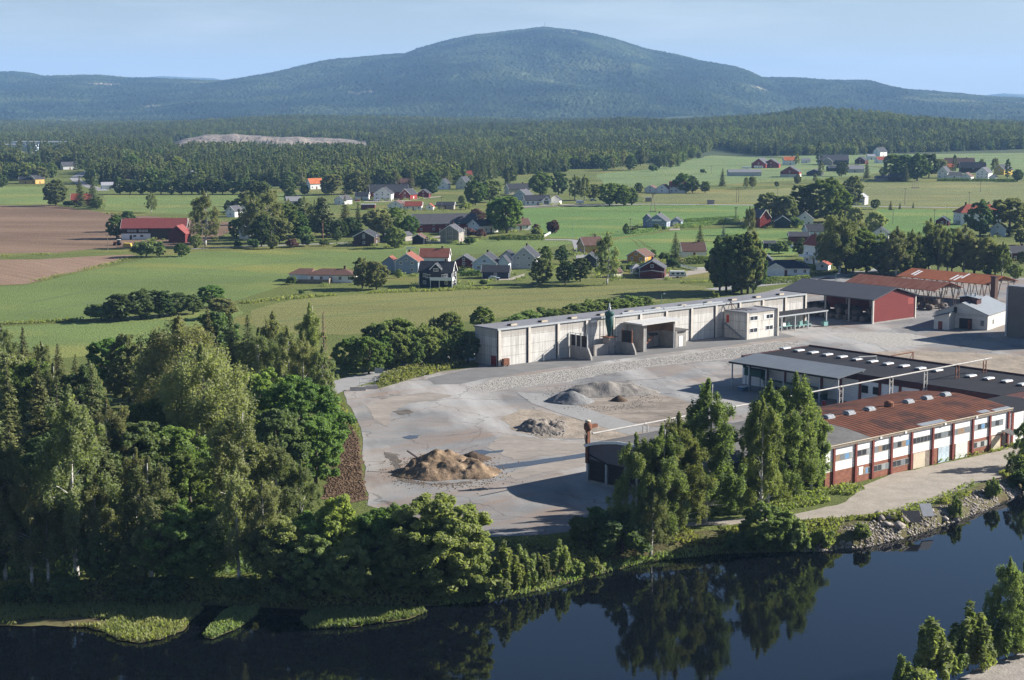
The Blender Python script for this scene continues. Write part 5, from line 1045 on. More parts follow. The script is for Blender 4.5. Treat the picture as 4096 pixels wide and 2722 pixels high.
# ------------------------------------------------------------------ the old sawmill
def concrete(name, col, dark, zdark=None):
    m, t, b = nodes_of(name); v = vec(t, (1, 1, 1), 'obj')
    c = ramp(t, noise(t, v, .25, 6, .65), [(.3, sc3(col, .86)), (.7, sc3(col, 1.1))])
    c = mix(t, ramp(t, noise(t, vec(t, (1.6, 1.6, .07), 'obj'), 1.2, 5, .7), [(.44, 0.0), (.66, .75)]), c, dark)
    if zdark:
        sp = t.nodes.new('ShaderNodeSeparateXYZ'); lk(t, v, sp.inputs[0]); a = t.nodes.new('ShaderNodeMath'); a.operation = 'MULTIPLY_ADD'; a.inputs[1].default_value = 1.6
        lk(t, noise(t, vec(t, (1, 1, .1), 'obj'), 1.5, 4, .7), a.inputs[0]); lk(t, sp.outputs[2], a.inputs[2])
        r = t.nodes.new('ShaderNodeMapRange'); lk(t, a.outputs[0], r.inputs[0]); r.inputs[1].default_value = zdark - .1; r.inputs[2].default_value = zdark + .45; r.inputs[4].default_value = .60
        c = mix(t, r.outputs[0], c, dark)
        w = t.nodes.new('ShaderNodeMath'); w.operation = 'PINGPONG'; w.inputs[1].default_value = 1.22; lk(t, sp.outputs[2], w.inputs[0])
        c = mix(t, 1.0, c, ramp(t, w.outputs[0], [(.03, .62), (.09, 1.0)]), 'MULTIPLY')
    lk(t, c, b.inputs['Base Color']); b.inputs['Roughness'].default_value = .9; b.inputs['Specular IOR Level'].default_value = .2
    bump(t, b, noise(t, v, 3, 4, .6), .02); return m
M_CONC = concrete('hall concrete', (.61, .59, .55), (.30, .275, .24), 8.1)
M_CONC2 = concrete('annex concrete', (.68, .65, .59), (.34, .31, .27), 7.2)
M_CONCD = mat('grey concrete', (.33, .31, .285), .9, .2, .5)
M_PILAS = mat('light pilaster concrete', (.60, .555, .49), .9, .12, .8)
M_FELT = mat('grey roofing felt', (.20, .20, .215), .85, .14, .12, stretch=(1, .5, 1))
M_FELTD = mat('black roofing felt', (.021, .021, .025), .85, .22, .15)
M_FELTG = mat('worn grey felt', (.125, .12, .115), .85, .2, .2)
M_TIN = stripes('grey profiled sheet', (.17, .18, .195), (.21, .22, .235), .45, 0, .5, .08, .02)
M_TINL = stripes('light profiled sheet', (.26, .28, .30), (.20, .215, .23), .9, 0, .45, .1, .02)
M_RUST = stripes('rusty corrugated roof', (.115, .038, .02), (.16, .075, .045), 1.25, 0, .85, .3, .06, .35, 'obj', .8, (.05, .022, .017), .16)
M_RUSTO = stripes('orange rusty sheet', (.29, .088, .036), (.33, .14, .08), .8, 1, .85, .18, .03, .25, 'obj', .2)
M_RUSTR = stripes('red rusty sheet', (.20, .068, .042), (.33, .20, .15), .8, 1, .85, .15, .03, .25, 'obj', .2)
M_REDW = stripes('red profiled wall', (.20, .040, .036), (.155, .036, .032), .30, 0, .6, .08, .02, .3, 'obj', .35)
M_WPAN = stripes('white panel wall', (.84, .83, .80), (.74, .72, .67), .55, 2, .6, .05, .01, .4, 'obj', .15)
M_BRICK = mat('red brick', (.26, .112, .075), .9, .28, 1.2, stretch=(1, 1, 2))
M_REDP = mat('dark red pilaster', (.20, .06, .048), .8, .18, 1)
M_DRED = mat('maroon fascia', (.075, .035, .035), .8, .15, .8)
M_STEEL = mat('galvanised steel', (.40, .42, .43), .45, .12, 1)
M_WPIPE = mat('white pipe paint', (.41, .39, .365), .6, .18, .8)
M_RPAINT = mat('rusty steel', (.19, .085, .05), .85, .4, 1.5)
M_GREEN = mat('green machine paint', (.032, .085, .072), .6, .2, 1)
M_TEAL = mat('pale teal machine paint', (.20, .36, .34), .6, .25, 1)
M_DKWOOD = mat('blackened planks', (.045, .036, .032), .95, .5, .6, stretch=(.5, .5, 4))
M_PLUM = stripes('greyish profiled cladding', (.17, .15, .165), (.20, .165, .165), .4, 1, .6, .15, .02)
M_PLASTER = mat('peeling white plaster', (.66, .645, .60), .9, .08, .8, col2=(.50, .47, .42))
M_BARKLOG = mat('stacked bales', (.13, .11, .095), .95, .4, 1.2)
M_DIRTYGL = mat('old dirty glass', (.13, .145, .15), .3, .45, .45)
M_BOARD = mat('pale board', (.56, .48, .36), .85, .15, .6)
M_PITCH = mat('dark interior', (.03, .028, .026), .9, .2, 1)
SAW = 'buildings of the old sawmill'
def bld(name, label, cat, u, v, group=SAW, rot=0.0):
    return thing(name, label, cat, uv(u, v), GROT + rot, group)

# long concrete hall: local x along the hall, front wall at y = 0
t = bld('concrete_hall', 'long pale concrete hall with pilasters and flat grey roof', 'hall', 0, 0)
HL, HD, HH = 119.5, 9.0, 9.6
MB().box(0, HL, 0, HD, 0, HH - .35).build('wall', M_CONC, t)
MB().box(-.25, HL + .15, -.3, HD + .25, HH - .345, HH).build('roof', M_FELT, t)
MB().box(-.3, HL + .2, -.36, -.305, HH - .42, HH + .06).build('gutter', M_STEEL, t)
for k in range(13):
    x = k * 10 if k < 12 else HL - .35
    pl = MB().box(x, x + .75, -.32 if k else -.36, -.003, 0, HH - .36); pl.build('pilaster', M_PILAS, t)
    MB().box(x - .22, x - .01, -.16, -.002, 0, HH - .36).build('downpipe', M_PITCH, t)
for k in range(11):
    x = 6 + k * 10.4
    sk = MB().box(x, x + 1.5, 2.2, 3.4, HH + .002, HH + .35, M_PITCH); sk.box(x + .1, x + 2.1, 1.9, 2.19, HH + .002, HH + .45, M_BOARD); sk.build('roof_hatch', None, t)
for k in range(5): MB().box(44 + k * 8, 51.6 + k * 8, .4, 1.1, HH + .05, HH + .4).build('roof_duct', M_STEEL, t)
MB().box(-.06, -.002, .5, 2.6, 0, 2.6).build('door', mat('red gate', (.24, .04, .035), .7, .15, 1), t)
MB().box(32, 34.4, -.05, -.002, 8.4, 8.9).build('sign_board', TRIM, t)
# office annex
t = bld('office_annex', 'two storey pale concrete office block with four windows', 'office block', 83.4, -8.9)
MB().box(0, 12.6, 0, 8.55, 0, 7.5).build('wall', M_CONC2, t)
MB().box(-.12, 12.4, -.12, 8.4, 7.502, 7.72).build('roof', M_FELT, t)
MB().box(12.61, 13.1, -.5, 8.4, 0, 8.0).build('pilaster', M_PILAS, t); MB().box(-.005, .6, -.12, -.004, 0, 7.5).build('pilaster', M_PILAS, t)
for x, w in ((2.9, 3.4), (9.6, 3.2)):
    for z in (1.8 if x < 5 else 2.0, 5.2): window(t, (x, -.004, z), 0, -1, w, 1.35, TRIM, 1)
MB().box(7.2, 8.2, -.06, -.004, 5.15, 6.6).build('panel', TRIM, t)
MB().box(-.08, -.004, 6.6, 7.6, 4.2, 6.4).build('door', mat('red door', (.45, .06, .03), .6, .1, 1), t)
sb = MB(); sb.prism([(7.9, 4.1), (8.1, 4.3), (.7, .25), (.5, 0)], -1.1, -.05, 'x'); sb.build('stair', M_CONCD, t)
for k in range(3): MB().bar((2.0 + k * 2.0, 8.0, 7.73), (1.2 + k * 2.0, 1.0, 8.1), .07).build('roof_pipe', M_PITCH, t)
tr = MB()
for a, b in (((1, 8, 7.73), (2, 8, 10)), ((3.2, 8, 7.73), (2, 8, 10)), ((1, 6.5, 7.73), (2, 8, 10)), ((3.2, 6.5, 7.73), (2, 8, 10))): tr.bar(a, b, .09)
tr.build('roof_frame', M_RPAINT, t)
# machinery canopy right of the annex
t = bld('canopy', 'open lean-to canopy with dark felt roof beside the office block', 'canopy', 97.2, -5.0)
MB().add([(0, 0, 4.5), (26.8, 0, 4.5), (26.8, 4.6, 5.0), (0, 4.6, 5.0), (0, 0, 4.75), (26.8, 0, 4.75), (26.8, 4.6, 5.25), (0, 4.6, 5.25)], [(3, 2, 1, 0), (4, 5, 6, 7), (0, 1, 5, 4), (1, 2, 6, 5), (2, 3, 7, 6), (3, 0, 4, 7)]).build('roof', M_FELTD, t)
MB().box(0, 26.8, -.09, -.005, 4.42, 4.8).build('gutter', M_STEEL, t)
for x in (1.0, 6.0, 12.0, 18.0, 26.3): MB().box(x - .14, x + .14, .05, .33, 0, 4.48).build('post', M_STEEL, t)
for k, (x, L, y, h, m, lab) in enumerate(((104.0, 6.0, -3.2, 1.3, M_TEAL, 'teal conveyor machine, left one under the canopy'), (111.0, 7.5, -3.4, 1.0, M_TEAL, 'long teal conveyor machine right one under the canopy'))):
    q = bld('conveyor', lab, 'machine', x, y, 'machines under the canopy')
    f = MB().box(0, L, 0, .9, h - .25, h); f.build('bed', m, q)
    for a in range(int(L / 1.8) + 1): MB().box(.1 + a * 1.8, .25 + a * 1.8, .05, .85, 0, h - .26).build('leg', M_STEEL, q)
    MB().box(L * .3, L * .3 + 1.3, .1, .8, h + .003, h + 1.1).build('motor_cabinet', M_TEAL if k else TRIM, q)
    MB().lathe([(.35, 0), (.45, .3), (.45, .8), (.2, 1.0)], L * .75, .45, m, 12).build('motor', m, q).location = (0, 0, h)
q = bld('waste_bin', 'teal waste bin at the outer canopy post', 'bin', 121.6, -5.6); MB().box(0, 1.8, 0, 1.2, .2, 1.5).build('body', M_TEAL, q); MB().box(-.08, 1.88, -.08, 1.28, 1.503, 1.62).build('rim', M_GREEN, q)
# fins, bays and shelter along the hall front
t = bld('bay_wall', 'free standing concrete bay wall with dark plank boarding on top, left one', 'wall', 24.4, -8.2)
MB().prism([(0, 0), (8.0, 0), (8.0, 3.2), (1.4, 3.2), (.2, 1.0)], 0, .5, 'y' if False else 'x').build('wall', M_CONCD, t)
for y in (1.5, 3.9, 5.8, 7.9): MB().box(-.1, .12, y - .12, y + .12, 2.6, 6.6).build('post', M_STEEL, t)
for a, b in ((1.65, 3.75), (4.05, 5.65), (5.95, 7.75)): MB().box(.13, .25, a, b, 3.21, 6.1).build('boarding', M_DKWOOD, t)
MB().bar((0, 1.5, 6.55), (0, 7.9, 6.55), .06).build('top_rail', M_STEEL, t)
t = bld('bay_wall', 'angled concrete bay wall with dark boarding on top, right one beside the shelter', 'wall', 39.8, -8.8)
MB().prism([(0, 0), (6.0, 0), (6.0, 3.0), (1.3, 3.0), (.2, 1.0)], 0, .5, 'x').build('wall', M_CONCD, t)
MB().box(-9.5, -.003, 5.5, 6.0, 0, 2.9).build('wall', M_CONCD, t)
for y in (1.6, 5.2): MB().box(.1, .4, y - .15, y + .15, 3.0, 6.4).build('post', M_RPAINT, t)
MB().box(.15, .3, 1.8, 5.0, 3.01, 6.2).build('boarding', M_DKWOOD, t)
t = bld('dust_cyclone', 'dark green dust cyclone with conical bottom in front of the hall', 'cyclone', 36.6, -2.2)
MB().lathe([(.35, 4.6), (1.05, 8.4), (1.05, 10.2)], 0, 0, None, 16).build('cone', M_GREEN, t, True)
MB().lathe([(1.22, 10.203), (1.22, 11.0), (.9, 11.2)], 0, 0, None, 16).build('collar', M_GREEN, t, True)
MB().lathe([(.45, 11.203), (.38, 12.2), (.2, 12.4), (.18, 13.4)], 0, 0, None, 12).build('stack', M_STEEL, t, True)
for sx, sy in ((-1, -1), (1, -1), (1, 1), (-1, 1)): MB().bar((sx * 1.1, sy * 1.1, 0), (sx * 1.1, sy * 1.1, 9.8), .09).build('leg', M_GREEN, t)
MB().box(-1.6, 1.6, -1.6, 1.6, 4.4, 4.58).build('platform', M_RPAINT, t)
MB().box(-1.2, 1.2, -1.3, 1.2, 2.4, 4.38).build('hopper', M_CONCD, t)
t = bld('loading_shelter', 'open concrete loading shelter with brown timber lined back and light roof', 'shelter', 45.0, -6.6)
MB().box(0, .7, 0, 6.25, 0, 7.2).build('wall', M_CONCD, t); MB().box(12.2, 12.8, 0, 6.25, 0, 4.4).build('wall', M_CONCD, t); MB().box(.71, 12.19, 5.9, 6.25, 0, 4.2).build('back_wall', M_CONCD, t)
MB().box(.71, 12.6, 5.2, 5.4, 4.3, 7.0).build('lining', stripes('brown boards', (.24, .15, .09), (.16, .10, .07), .45, 0, .85, .2, .03), t); MB().box(12.25, 12.45, .4, 5.19, 4.41, 7.0).build('lining', MATS['brown boards'], t)
MB().add([(-1.4, -.9, 7.3), (13.6, -.9, 7.5), (13.6, 6.3, 7.5), (-1.4, 6.3, 7.3), (-1.4, -.9, 7.7), (13.6, -.9, 7.9), (13.6, 6.3, 7.9), (-1.4, 6.3, 7.7)], [(3, 2, 1, 0), (4, 5, 6, 7), (0, 1, 5, 4), (1, 2, 6, 5), (2, 3, 7, 6), (3, 0, 4, 7)]).build('roof', mat('pale sheet roof', (.52, .51, .49), .6, .1, 1), t)
for x in (.9, 11.6): MB().box(x, x + .22, .05, .27, 0, 7.25).build('post', M_STEEL, t)
MB().box(12.85, 17.4, 1.0, 6.25, 0, 4.3).build('side_room', M_CONCD, t); MB().box(12.82, 17.9, .4, 6.25, 4.303, 4.6).build('side_roof', M_FELTG, t); MB().box(14.6, 16.0, .93, .995, 0, 2.9).build('door', TRIM, t)
q = bld('conveyor', 'rusty sloping conveyor inside the loading shelter', 'machine', 47.5, -3.6, 'machines under the canopy'); MB().bar((0, 0, .6), (5.5, .8, 3.6), .3).build('belt', M_RPAINT, q); MB().bar((5.2, .8, 0), (4.6, .7, 3.4), .1).build('leg', M_RPAINT, q); MB().bar((1.0, .2, 0), (1.0, .2, 1.0), .1).build('leg', M_RPAINT, q); MB().box(3.8, 6.2, .2, 1.4, 3.5, 4.1).build('head', M_PITCH, q)
q = bld('oil_tank', 'small rusty tank standing at the near corner of the concrete hall', 'tank', .9, -1.3); MB().box(0, 1.9, 0, .9, .35, 2.0).build('body', M_RPAINT, q)
for x in (.15, 1.6): MB().box(x, x + .15, .1, .8, 0, .34).build('leg', M_STEEL, q)
MB().lathe([(.16, 2.003), (.16, 2.15)], .9, .45, None, 10).build('cap', M_STEEL, q)

# red gabled shed open at the side (local x = u, y = v)
t = bld('storage_shed', 'grey roofed storage shed with deep red gable end', 'shed', 137.4, -11.2)
SW, SLn, SE, SR = 21.2, 35.0, 7.6, 2.75
MB().prism([(.3, .45), (SW - .3, .45), (SW - .3, SE - .6), (SW / 2, SE + SR - .75), (.3, SE - .6)], 0, .25, 'y').build('gable_wall', M_REDW, t)
MB().box(SW - .55, SW - .3, .26, SLn, .45, SE - .7).build('side_wall', M_REDW, t)
MB().box(.2, SW - .2, -.05, .3, 0, .44).build('plinth', M_CONCD, t)
o = .7; k = SR / (SW / 2)
MB().prism([(-o, SE - k * o - .3), (-o, SE - k * o), (SW / 2, SE + SR), (SW + o, SE - k * o), (SW + o, SE - k * o - .3), (SW / 2, SE + SR - .3)], -.7, SLn + .5, 'y').build('roof', mat('dark grey sheet roof', (.085, .085, .095), .6, .06, .3), t)
for x in (-.15, SW - .32): MB().box(x, x + .5, -.15, .35, 0, SE - .5).build('corner_post', M_PILAS, t)
for y in (9, 18, 26.5, 34.5):
    MB().box(0, .4, y - .2, y + .2, 0, SE - .45).build('post', M_CONCD, t); MB().box(SW / 2 - .2, SW / 2 + .2, y - .2, y + .2, 0, SE + SR - .5).build('post', M_CONCD, t)
MB().box(17.2, 19.9, -.03, -.002, 4.6, 6.6).build('patch', mat('faded red sheet', (.30, .07, .06), .7, .1, 1), t)
# stacked bales / logs under the sheds
bale = MB()
def lump(rs):
    r = random.Random(rs); mb = MB(); n = 10; vs = []; fs = []
    L = 1.5; prof = [(-L, .55), (-L * .97, .95), (-L * .4, 1.02), (L * .3, 1.0), (L * .96, .95), (L, .5)]
    for x, q in prof:
        for i in range(n): a = 6.283 * i / n; k_ = q * r.uniform(.9, 1.08); vs.append((x, math.cos(a) * k_, math.sin(a) * k_ * .92 + .9))
    for i in range(len(prof) - 1):
        for j in range(n): fs.append([i * n + j, i * n + (j + 1) % n, (i + 1) * n + (j + 1) % n, (i + 1) * n + j])
    fs += [list(range(n - 1, -1, -1)), list(range((len(prof) - 1) * n, len(prof) * n))]
    mb.add(vs, fs); o_ = mb.build('bale', M_BARKLOG, smooth=True); return o_
protos = [lump(s) for s in range(3)]; nb = 0
BALES = []
for y in range(9):
    for lay in range(2):
        for xx in range(3):
            if lay and (y * 5 + xx * 3) % 4 == 0: continue
            BALES.append((139.8 + xx * 3.4 + lay * 1.2, -6.5 + y * 3.05 + lay * .8, lay * 1.65, 'red'))
for y in range(6):
    for xx in range(3): BALES.append((179.5 + xx * 3.3, -2 + y * 3.4, (xx == 1) * 1.5, 'rusty'))
for y in range(3): BALES.append((172.5 + y * 2.8, -12.5 + y * 1.9, 0, 'yard'))
for i, (u, v, z, w) in enumerate(BALES):
    o = protos[i] if i < 3 else protos[i % 3].copy()
    if i >= 3: COL.objects.link(o)
    o.location = uv(u, v, z); o.rotation_euler = (0, 0, GROT + random.uniform(-.35, .35))
    tag(o, {'red': 'dark weathered bale stacked under the grey roofed red shed', 'rusty': 'dark weathered bale under the front rusty roofed shed', 'yard': 'dark bale lying in the open between red shed and white workshop'}[w], 'bale', {'red': 'bales under the red shed', 'rusty': 'bales under the rusty shed', 'yard': 'bales in the open'}[w])
# two drying sheds with rusty roofs on slanted timber legs
def rusty(u, v, ln, m, label, w=14.6):
    t = bld('drying_shed', label, 'shed', u, v); E_, R_ = 6.6, 2.1; k = R_ / (w / 2); o = .6
    MB().prism([(-o, E_ - k * o), (-o, E_ - k * o + .15), (w / 2, E_ + R_ + .15), (w + o, E_ - k * o + .15), (w + o, E_ - k * o), (w / 2, E_ + R_)], -.8, ln + .8, 'y').build('roof', m, t)
    for i in range(8):
        y = i * ln / 7
        for x0, x1 in ((3.2, 1.0), (3.2, 5.0), (w - 3.2, w - 1.0), (w - 3.2, w - 5.0)): MB().bar((x0, y, 0), (x1, y, E_ + k * min(x1, w - x1) - .35), .16).build('strut', TIMBER, t)
        MB().bar((.3, y, E_ - .3), (w - .3, y, E_ - .3), .13).build('tie_beam', TIMBER, t)
        if i in (0, 7):
            for sx in (-1, 1): MB().bar((w / 2 + sx * (w / 2 - .5), y, E_ - .1), (w / 2, y, E_ + R_ - .15), .12).build('rafter', TIMBER, t)
            MB().bar((w / 2, y, E_ - .3), (w / 2, y, E_ + R_ - .2), .12).build('king_post', TIMBER, t)
    for x in (1.0, w - 1.0): MB().bar((x, 0, E_ - .15), (x, ln, E_ - .15), .14).build('purlin', TIMBER, t)
    return t
t = rusty(177.5, -4.5, 34, M_RUSTR, 'open drying shed with reddish rusty roof on slanted timber legs, front one')
t = rusty(206.2, -5, 35, M_RUSTO, 'open drying shed with orange rusty roof and bright skylight strips, rear one', 17)
for y0, x0 in ((31, 5.2), (29.5, 4.6), (14.5, 4.0), (12.8, 3.6), (11.5, 6)):
    k = 2.1 / 8.5; z = lambda x: 6.6 + k * x + .165
    MB().add([(x0 - 3, y0, z(x0 - 3)), (x0 + 1.8, y0, z(x0 + 1.8)), (x0 + 1.8, y0 + .8, z(x0 + 1.8)), (x0 - 3, y0 + .8, z(x0 - 3)), (x0 - 3, y0, z(x0 - 3) - .04), (x0 + 1.8, y0, z(x0 + 1.8) - .04), (x0 + 1.8, y0 + .8, z(x0 + 1.8) - .04), (x0 - 3, y0 + .8, z(x0 - 3) - .04)],
             [(0, 1, 2, 3), (4, 7, 6, 5), (0, 4, 5, 1), (1, 5, 6, 2), (2, 6, 7, 3), (3, 7, 4, 0)]).build('skylight_strip', TRIM, t)
# white workshop, turned away from the grid
p0 = at(*zp('K4', 1540, 930)); p1 = at(*zp('K4', 1865, 955)); fx = (p1 - p0).normalized()
FW = 15.5; ws_rot = math.atan2(fx.y, fx.x)
t = thing('workshop', 'old white plastered workshop with grey roof and roof lantern', 'workshop', (p1.x, p1.y, 0), ws_rot, SAW)
WE, WR = 4.5, 3.0
MB().prism([(-FW, 0), (0, 0), (0, WE), (-FW / 2, WE + WR), (-FW, WE)], 0, 22, 'y').build('wall', M_PLASTER, t)
k = WR / (FW / 2); o = .4
MB().prism([(-FW - o, WE - k * o), (-FW - o, WE - k * o + .2), (-FW / 2, WE + WR + .2), (o, WE - k * o + .2), (o, WE - k * o), (-FW / 2, WE + WR + .01)], -.35, 22.3, 'y').build('roof', mat('blue grey sheet roof', (.22, .24, .26), .5, .1, .4), t)
MB().box(-FW / 2 - 2.6, -FW / 2 + 2.6, 5.2, 9.4, WE + WR - .9, WE + WR + 1.1).build('lantern', M_DRED, t)
MB().prism([(-FW / 2 - 3.3, WE + WR + 1.0), (-FW / 2 - 3.3, WE + WR + 1.15), (-FW / 2, WE + WR + 1.75), (-FW / 2 + 3.3, WE + WR + 1.15), (-FW / 2 + 3.3, WE + WR + 1.0), (-FW / 2, WE + WR + 1.55)], 4.6, 10.0, 'y').build('lantern_roof', MATS['blue grey sheet roof'], t)
for x in (-1.3, .2, 1.5): MB().lathe([(.3, WE + WR + 1.4), (.3, WE + WR + 2.6)], -FW / 2 + x, 7.2, None, 10).build('vent', M_STEEL, t)
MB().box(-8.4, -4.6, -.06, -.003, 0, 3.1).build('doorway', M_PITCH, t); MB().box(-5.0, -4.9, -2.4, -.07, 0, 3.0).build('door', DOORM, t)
MB().box(-2.1, -1.0, -.05, -.003, 1.2, 2.8).build('window', M_DIRTYGL, t); MB().box(.003, .05, 4.5, 5.7, 1.4, 2.7).build('window', M_DIRTYGL, t)
for z in (3.9, 4.3): MB().box(-9.2, -1.2, -.05, -.003, z, z + .16).build('ledge', M_CONCD, t)
p2 = at(*zp('K4', 1225, 925)); sx_ = (p2 - p1).dot(fx)
MB().prism([(-14.2, 0), (-9.6, 0), (-9.6, 4.9), (-14.2, 3.6)], -5.2, -.004, 'y').build('side_room', M_PLASTER, t)
MB().prism([(-14.6, 3.5), (-14.6, 3.7), (-9.3, 5.2), (-9.3, 5.0)], -5.6, -.004, 'y').build('side_roof', mat('dark blue felt', (.06, .085, .105), .7, .1, 1), t)
MB().box(-12.9, -11.6, -5.26, -5.203, 0, 2.4).build('door', DOORM, t); MB().box(-9.9, -9.2, -.9, -.2, 4.6, 6.3).build('chimney', M_PITCH, t)
# tall grey block at the right edge
t = bld('silo_block', 'tall windowless dark grey block cut by the right edge', 'industrial block', 145.0, -78.0)
MB().box(0, 20, 0, 26.2, 0, 14.1).build('wall', stripes('dark grey cladding', (.15, .135, .125), (.13, .12, .115), .5, 2, .7, .1, .02), t); MB().box(-.1, 20.1, -.1, 26.3, 14.103, 14.5).build('roof', M_FELT, t); MB().box(-.25, .3, 25.95, 26.45, 0, 14.0).build('corner_post', M_STEEL, t)
pc = at(*zp('K4', 1950, 600)); hc = height_to(pc, 1040 + 220 * .29661)
t = thing('brick_chimney', 'square brown brick chimney behind the white workshop', 'chimney', pc, GROT, SAW); MB().box(-.85, .85, -.85, .85, 0, hc - .4).build('shaft', CHIM, t); MB().box(-1.0, 1.0, -1.0, 1.0, hc - .397, hc).build('cap', M_DRED, t)

# dark flat roofed sorting hall with skylights
t = bld('sorting_hall', 'long low hall with black felt roof and a row of small skylights', 'hall', 26.9, -126.3)
MB().box(.15, 24.8, .15, 69.2, 0, 5.2).build('wall', M_WPAN, t)
MB().box(0, 25.0, 0, 69.5, 5.203, 6.45).build('fascia', M_DRED, t); MB().box(-.06, 25.06, -.06, 69.56, 6.453, 6.6).build('roof', M_FELTD, t)
MB().box(24.7, 25.1, -.1, 69.6, 6.603, 6.95).build('parapet', M_DRED, t); MB().box(.1, 24.6, 69.2, 69.6, 6.603, 6.8).build('parapet', M_DRED, t)
for k in range(13): MB().box(-.12, .148, 3 + k * 5.3, 3.6 + k * 5.3, 0, 5.19).build('pilaster', M_REDP, t)
for k in range(5): MB().box(3 + k * 5, 3.6 + k * 5, -.12, .148, 0, 5.19).build('pilaster', M_REDP, t)
SKY_ROW = [('K5', 945, 145), ('K5', 1165, 180), ('K5', 1385, 212), ('K5', 1610, 245), ('K5', 1840, 280), ('K5', 2080, 318), ('K6', 145, 182), ('K6', 370, 215), ('K6', 605, 248), ('K6', 845, 284), ('K6', 1090, 312), ('K6', 1580, 393), ('K6', 1840, 430), ('K6', 2105, 470), ('K6', 2340, 515)]
for z_, x, y in SKY_ROW:
    u, v = to_uv(g(z_, x, y, 6.7)); lu, lv = u - 26.9, v + 126.3
    s = MB().box(lu - 1.25, lu + 1.25, lv - .75, lv + .75, 6.603, 6.85); s.build('skylight', M_DRED, t)
    MB().prism([(lv - .8, 6.853), (lv + .8, 6.853), (lv + .55, 7.12), (lv - .55, 7.12)], lu - 1.3, lu + 1.3, 'x').build('skylight_cap', M_STEEL, t)
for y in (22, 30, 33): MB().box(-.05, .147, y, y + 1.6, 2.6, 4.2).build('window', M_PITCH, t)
# canopy in front of the sorting hall
t = bld('canopy', 'long grey sheet canopy on steel posts in front of the black roofed hall', 'canopy', 20.4, -90.2)
MB().add([(0, 0, 6.0), (9.8, 0, 7.0), (9.8, 31.5, 7.0), (0, 31.5, 6.0), (0, 0, 6.25), (9.8, 0, 7.25), (9.8, 31.5, 7.25), (0, 31.5, 6.25)], [(3, 2, 1, 0), (4, 5, 6, 7), (0, 1, 5, 4), (1, 2, 6, 5), (2, 3, 7, 6), (3, 0, 4, 7)]).build('roof', stripes('bluish canopy sheet', (.145, .16, .175), (.12, .13, .145), 1.3, 1, .45, .1, .02, .2, 'obj', .12), t)
MB().box(-.12, -.004, 0, 31.5, 5.85, 6.25).build('gutter', M_PITCH, t)
for k in range(7): MB().box(.6, .85, .3 + k * 5.1, .55 + k * 5.1, 0, 6.0).build('post', M_STEEL, t)
MB().box(9.3, 9.5, .3, .5, 0, 6.85).build('post', M_STEEL, t); MB().bar((.8, .4, 5.9), (.8, 2.6, 4.0), .07).build('brace', M_STEEL, t)
q = bld('sorting_line', 'green sorting machine line under the long grey canopy', 'machine', 22.4, -84.0, 'machines under the canopy')
MB().box(.6, 2.6, 0, 17, 1.6, 2.6).build('trough', mat('olive machine paint', (.17, .21, .15), .7, .25, .8), q)
for k in range(7): MB().box(.7, 2.5, k * 2.7, k * 2.7 + .25, 0, 1.59).build('leg', M_GREEN, q)
MB().box(.8, 2.8, 18, 23, 3.0, 4.6).build('cabin', M_GREEN, q); MB().bar((1.6, 17, 2.4), (1.6, 24, 5.0), .35).build('ramp', M_GREEN, q)
for y in (18.3, 22.6):
    for x in (1.0, 2.5): MB().bar((x, y, 0), (x, y, 3.0), .1).build('leg', M_GREEN, q)
MB().box(-.2, 1.6, 4, 4.1, 2.7, 3.4).build('rail', M_STEEL, q)
q = bld('skip', 'low blue skip by the far end of the long grey canopy', 'skip', 19.2, -63.5); MB().prism([(-.8, .9), (-.55, .15), (.55, .15), (.8, .9)], 0, 2.6, 'x').build('body', mat('blue skip paint', (.05, .14, .24), .6, .2, 1), q); MB().box(-.05, 2.65, -.9, .9, .903, 1.0).build('rim', M_STEEL, q)

# brick and white factory
t = bld('brick_factory', 'two storey factory of red brick and white panels under a rusty roof', 'factory', -44.0, -138.3)
BL = 55.5; BW = 24.4; BE, BR = 7.6, 1.15
pr = lambda z: [(.0, z), (BW, z), (BW, BE - .3), (BW * .78, BE + BR * .62 - .3), (BW / 2, BE + BR - .3), (BW * .22, BE + BR * .62 - .3), (0, BE - .3)]
MB().prism([(.0, 2.9), (BW, 2.9), (BW, BE - .35), (BW / 2, BE + BR - .35), (0, BE - .35)], .1, BL, 'x').build('upper_wall', M_WPAN, t)
MB().box(.1, BL, .0, BW, 0, 2.897).build('lower_wall', M_BRICK, t)
rp = lambda ov: [(-ov, BE - .35), (-ov, BE - .12), (BW * .22, BE + BR * .6), (BW / 2, BE + BR), (BW * .78, BE + BR * .6), (BW + ov, BE - .12), (BW + ov, BE - .35), (BW / 2, BE + BR - .3)]
MB().prism(rp(.28), 12.5, BL + .6, 'x').build('roof', M_RUST, t); MB().prism(rp(.26), -1.0, 12.497, 'x').build('felt_roof', M_FELTG, t)
MB().box(-1.0, BL + .6, -.36, -.285, BE - .62, BE - .1).build('fascia', TIMBER, t); MB().box(-1.0, BL + .6, -.48, -.365, BE - .16, BE - .04).build('gutter', M_BOARD, t)
PIL = [2.2, 8.2, 13.0, 18.4, 24.3, 30.7, 37.0, 43.3, 48.9, 55.1]
for x in PIL: MB().box(x - .25, x + .25, -.28, -.003, 0, BE - .5).build('pilaster', M_REDP, t)
rr = random.Random(5)
PANES = [mat('pane dark', (.05, .055, .06), .2, .2, 2), mat('pane grey', (.20, .22, .23), .3, .25, 2), mat('pane pale', (.42, .42, .40), .5, .15, 2), mat('pane blue', (.16, .30, .48), .3, .1, 2), mat('pane board', (.30, .21, .14), .8, .2, 2), mat('pane light grey', (.30, .32, .32), .3, .2, 2)]
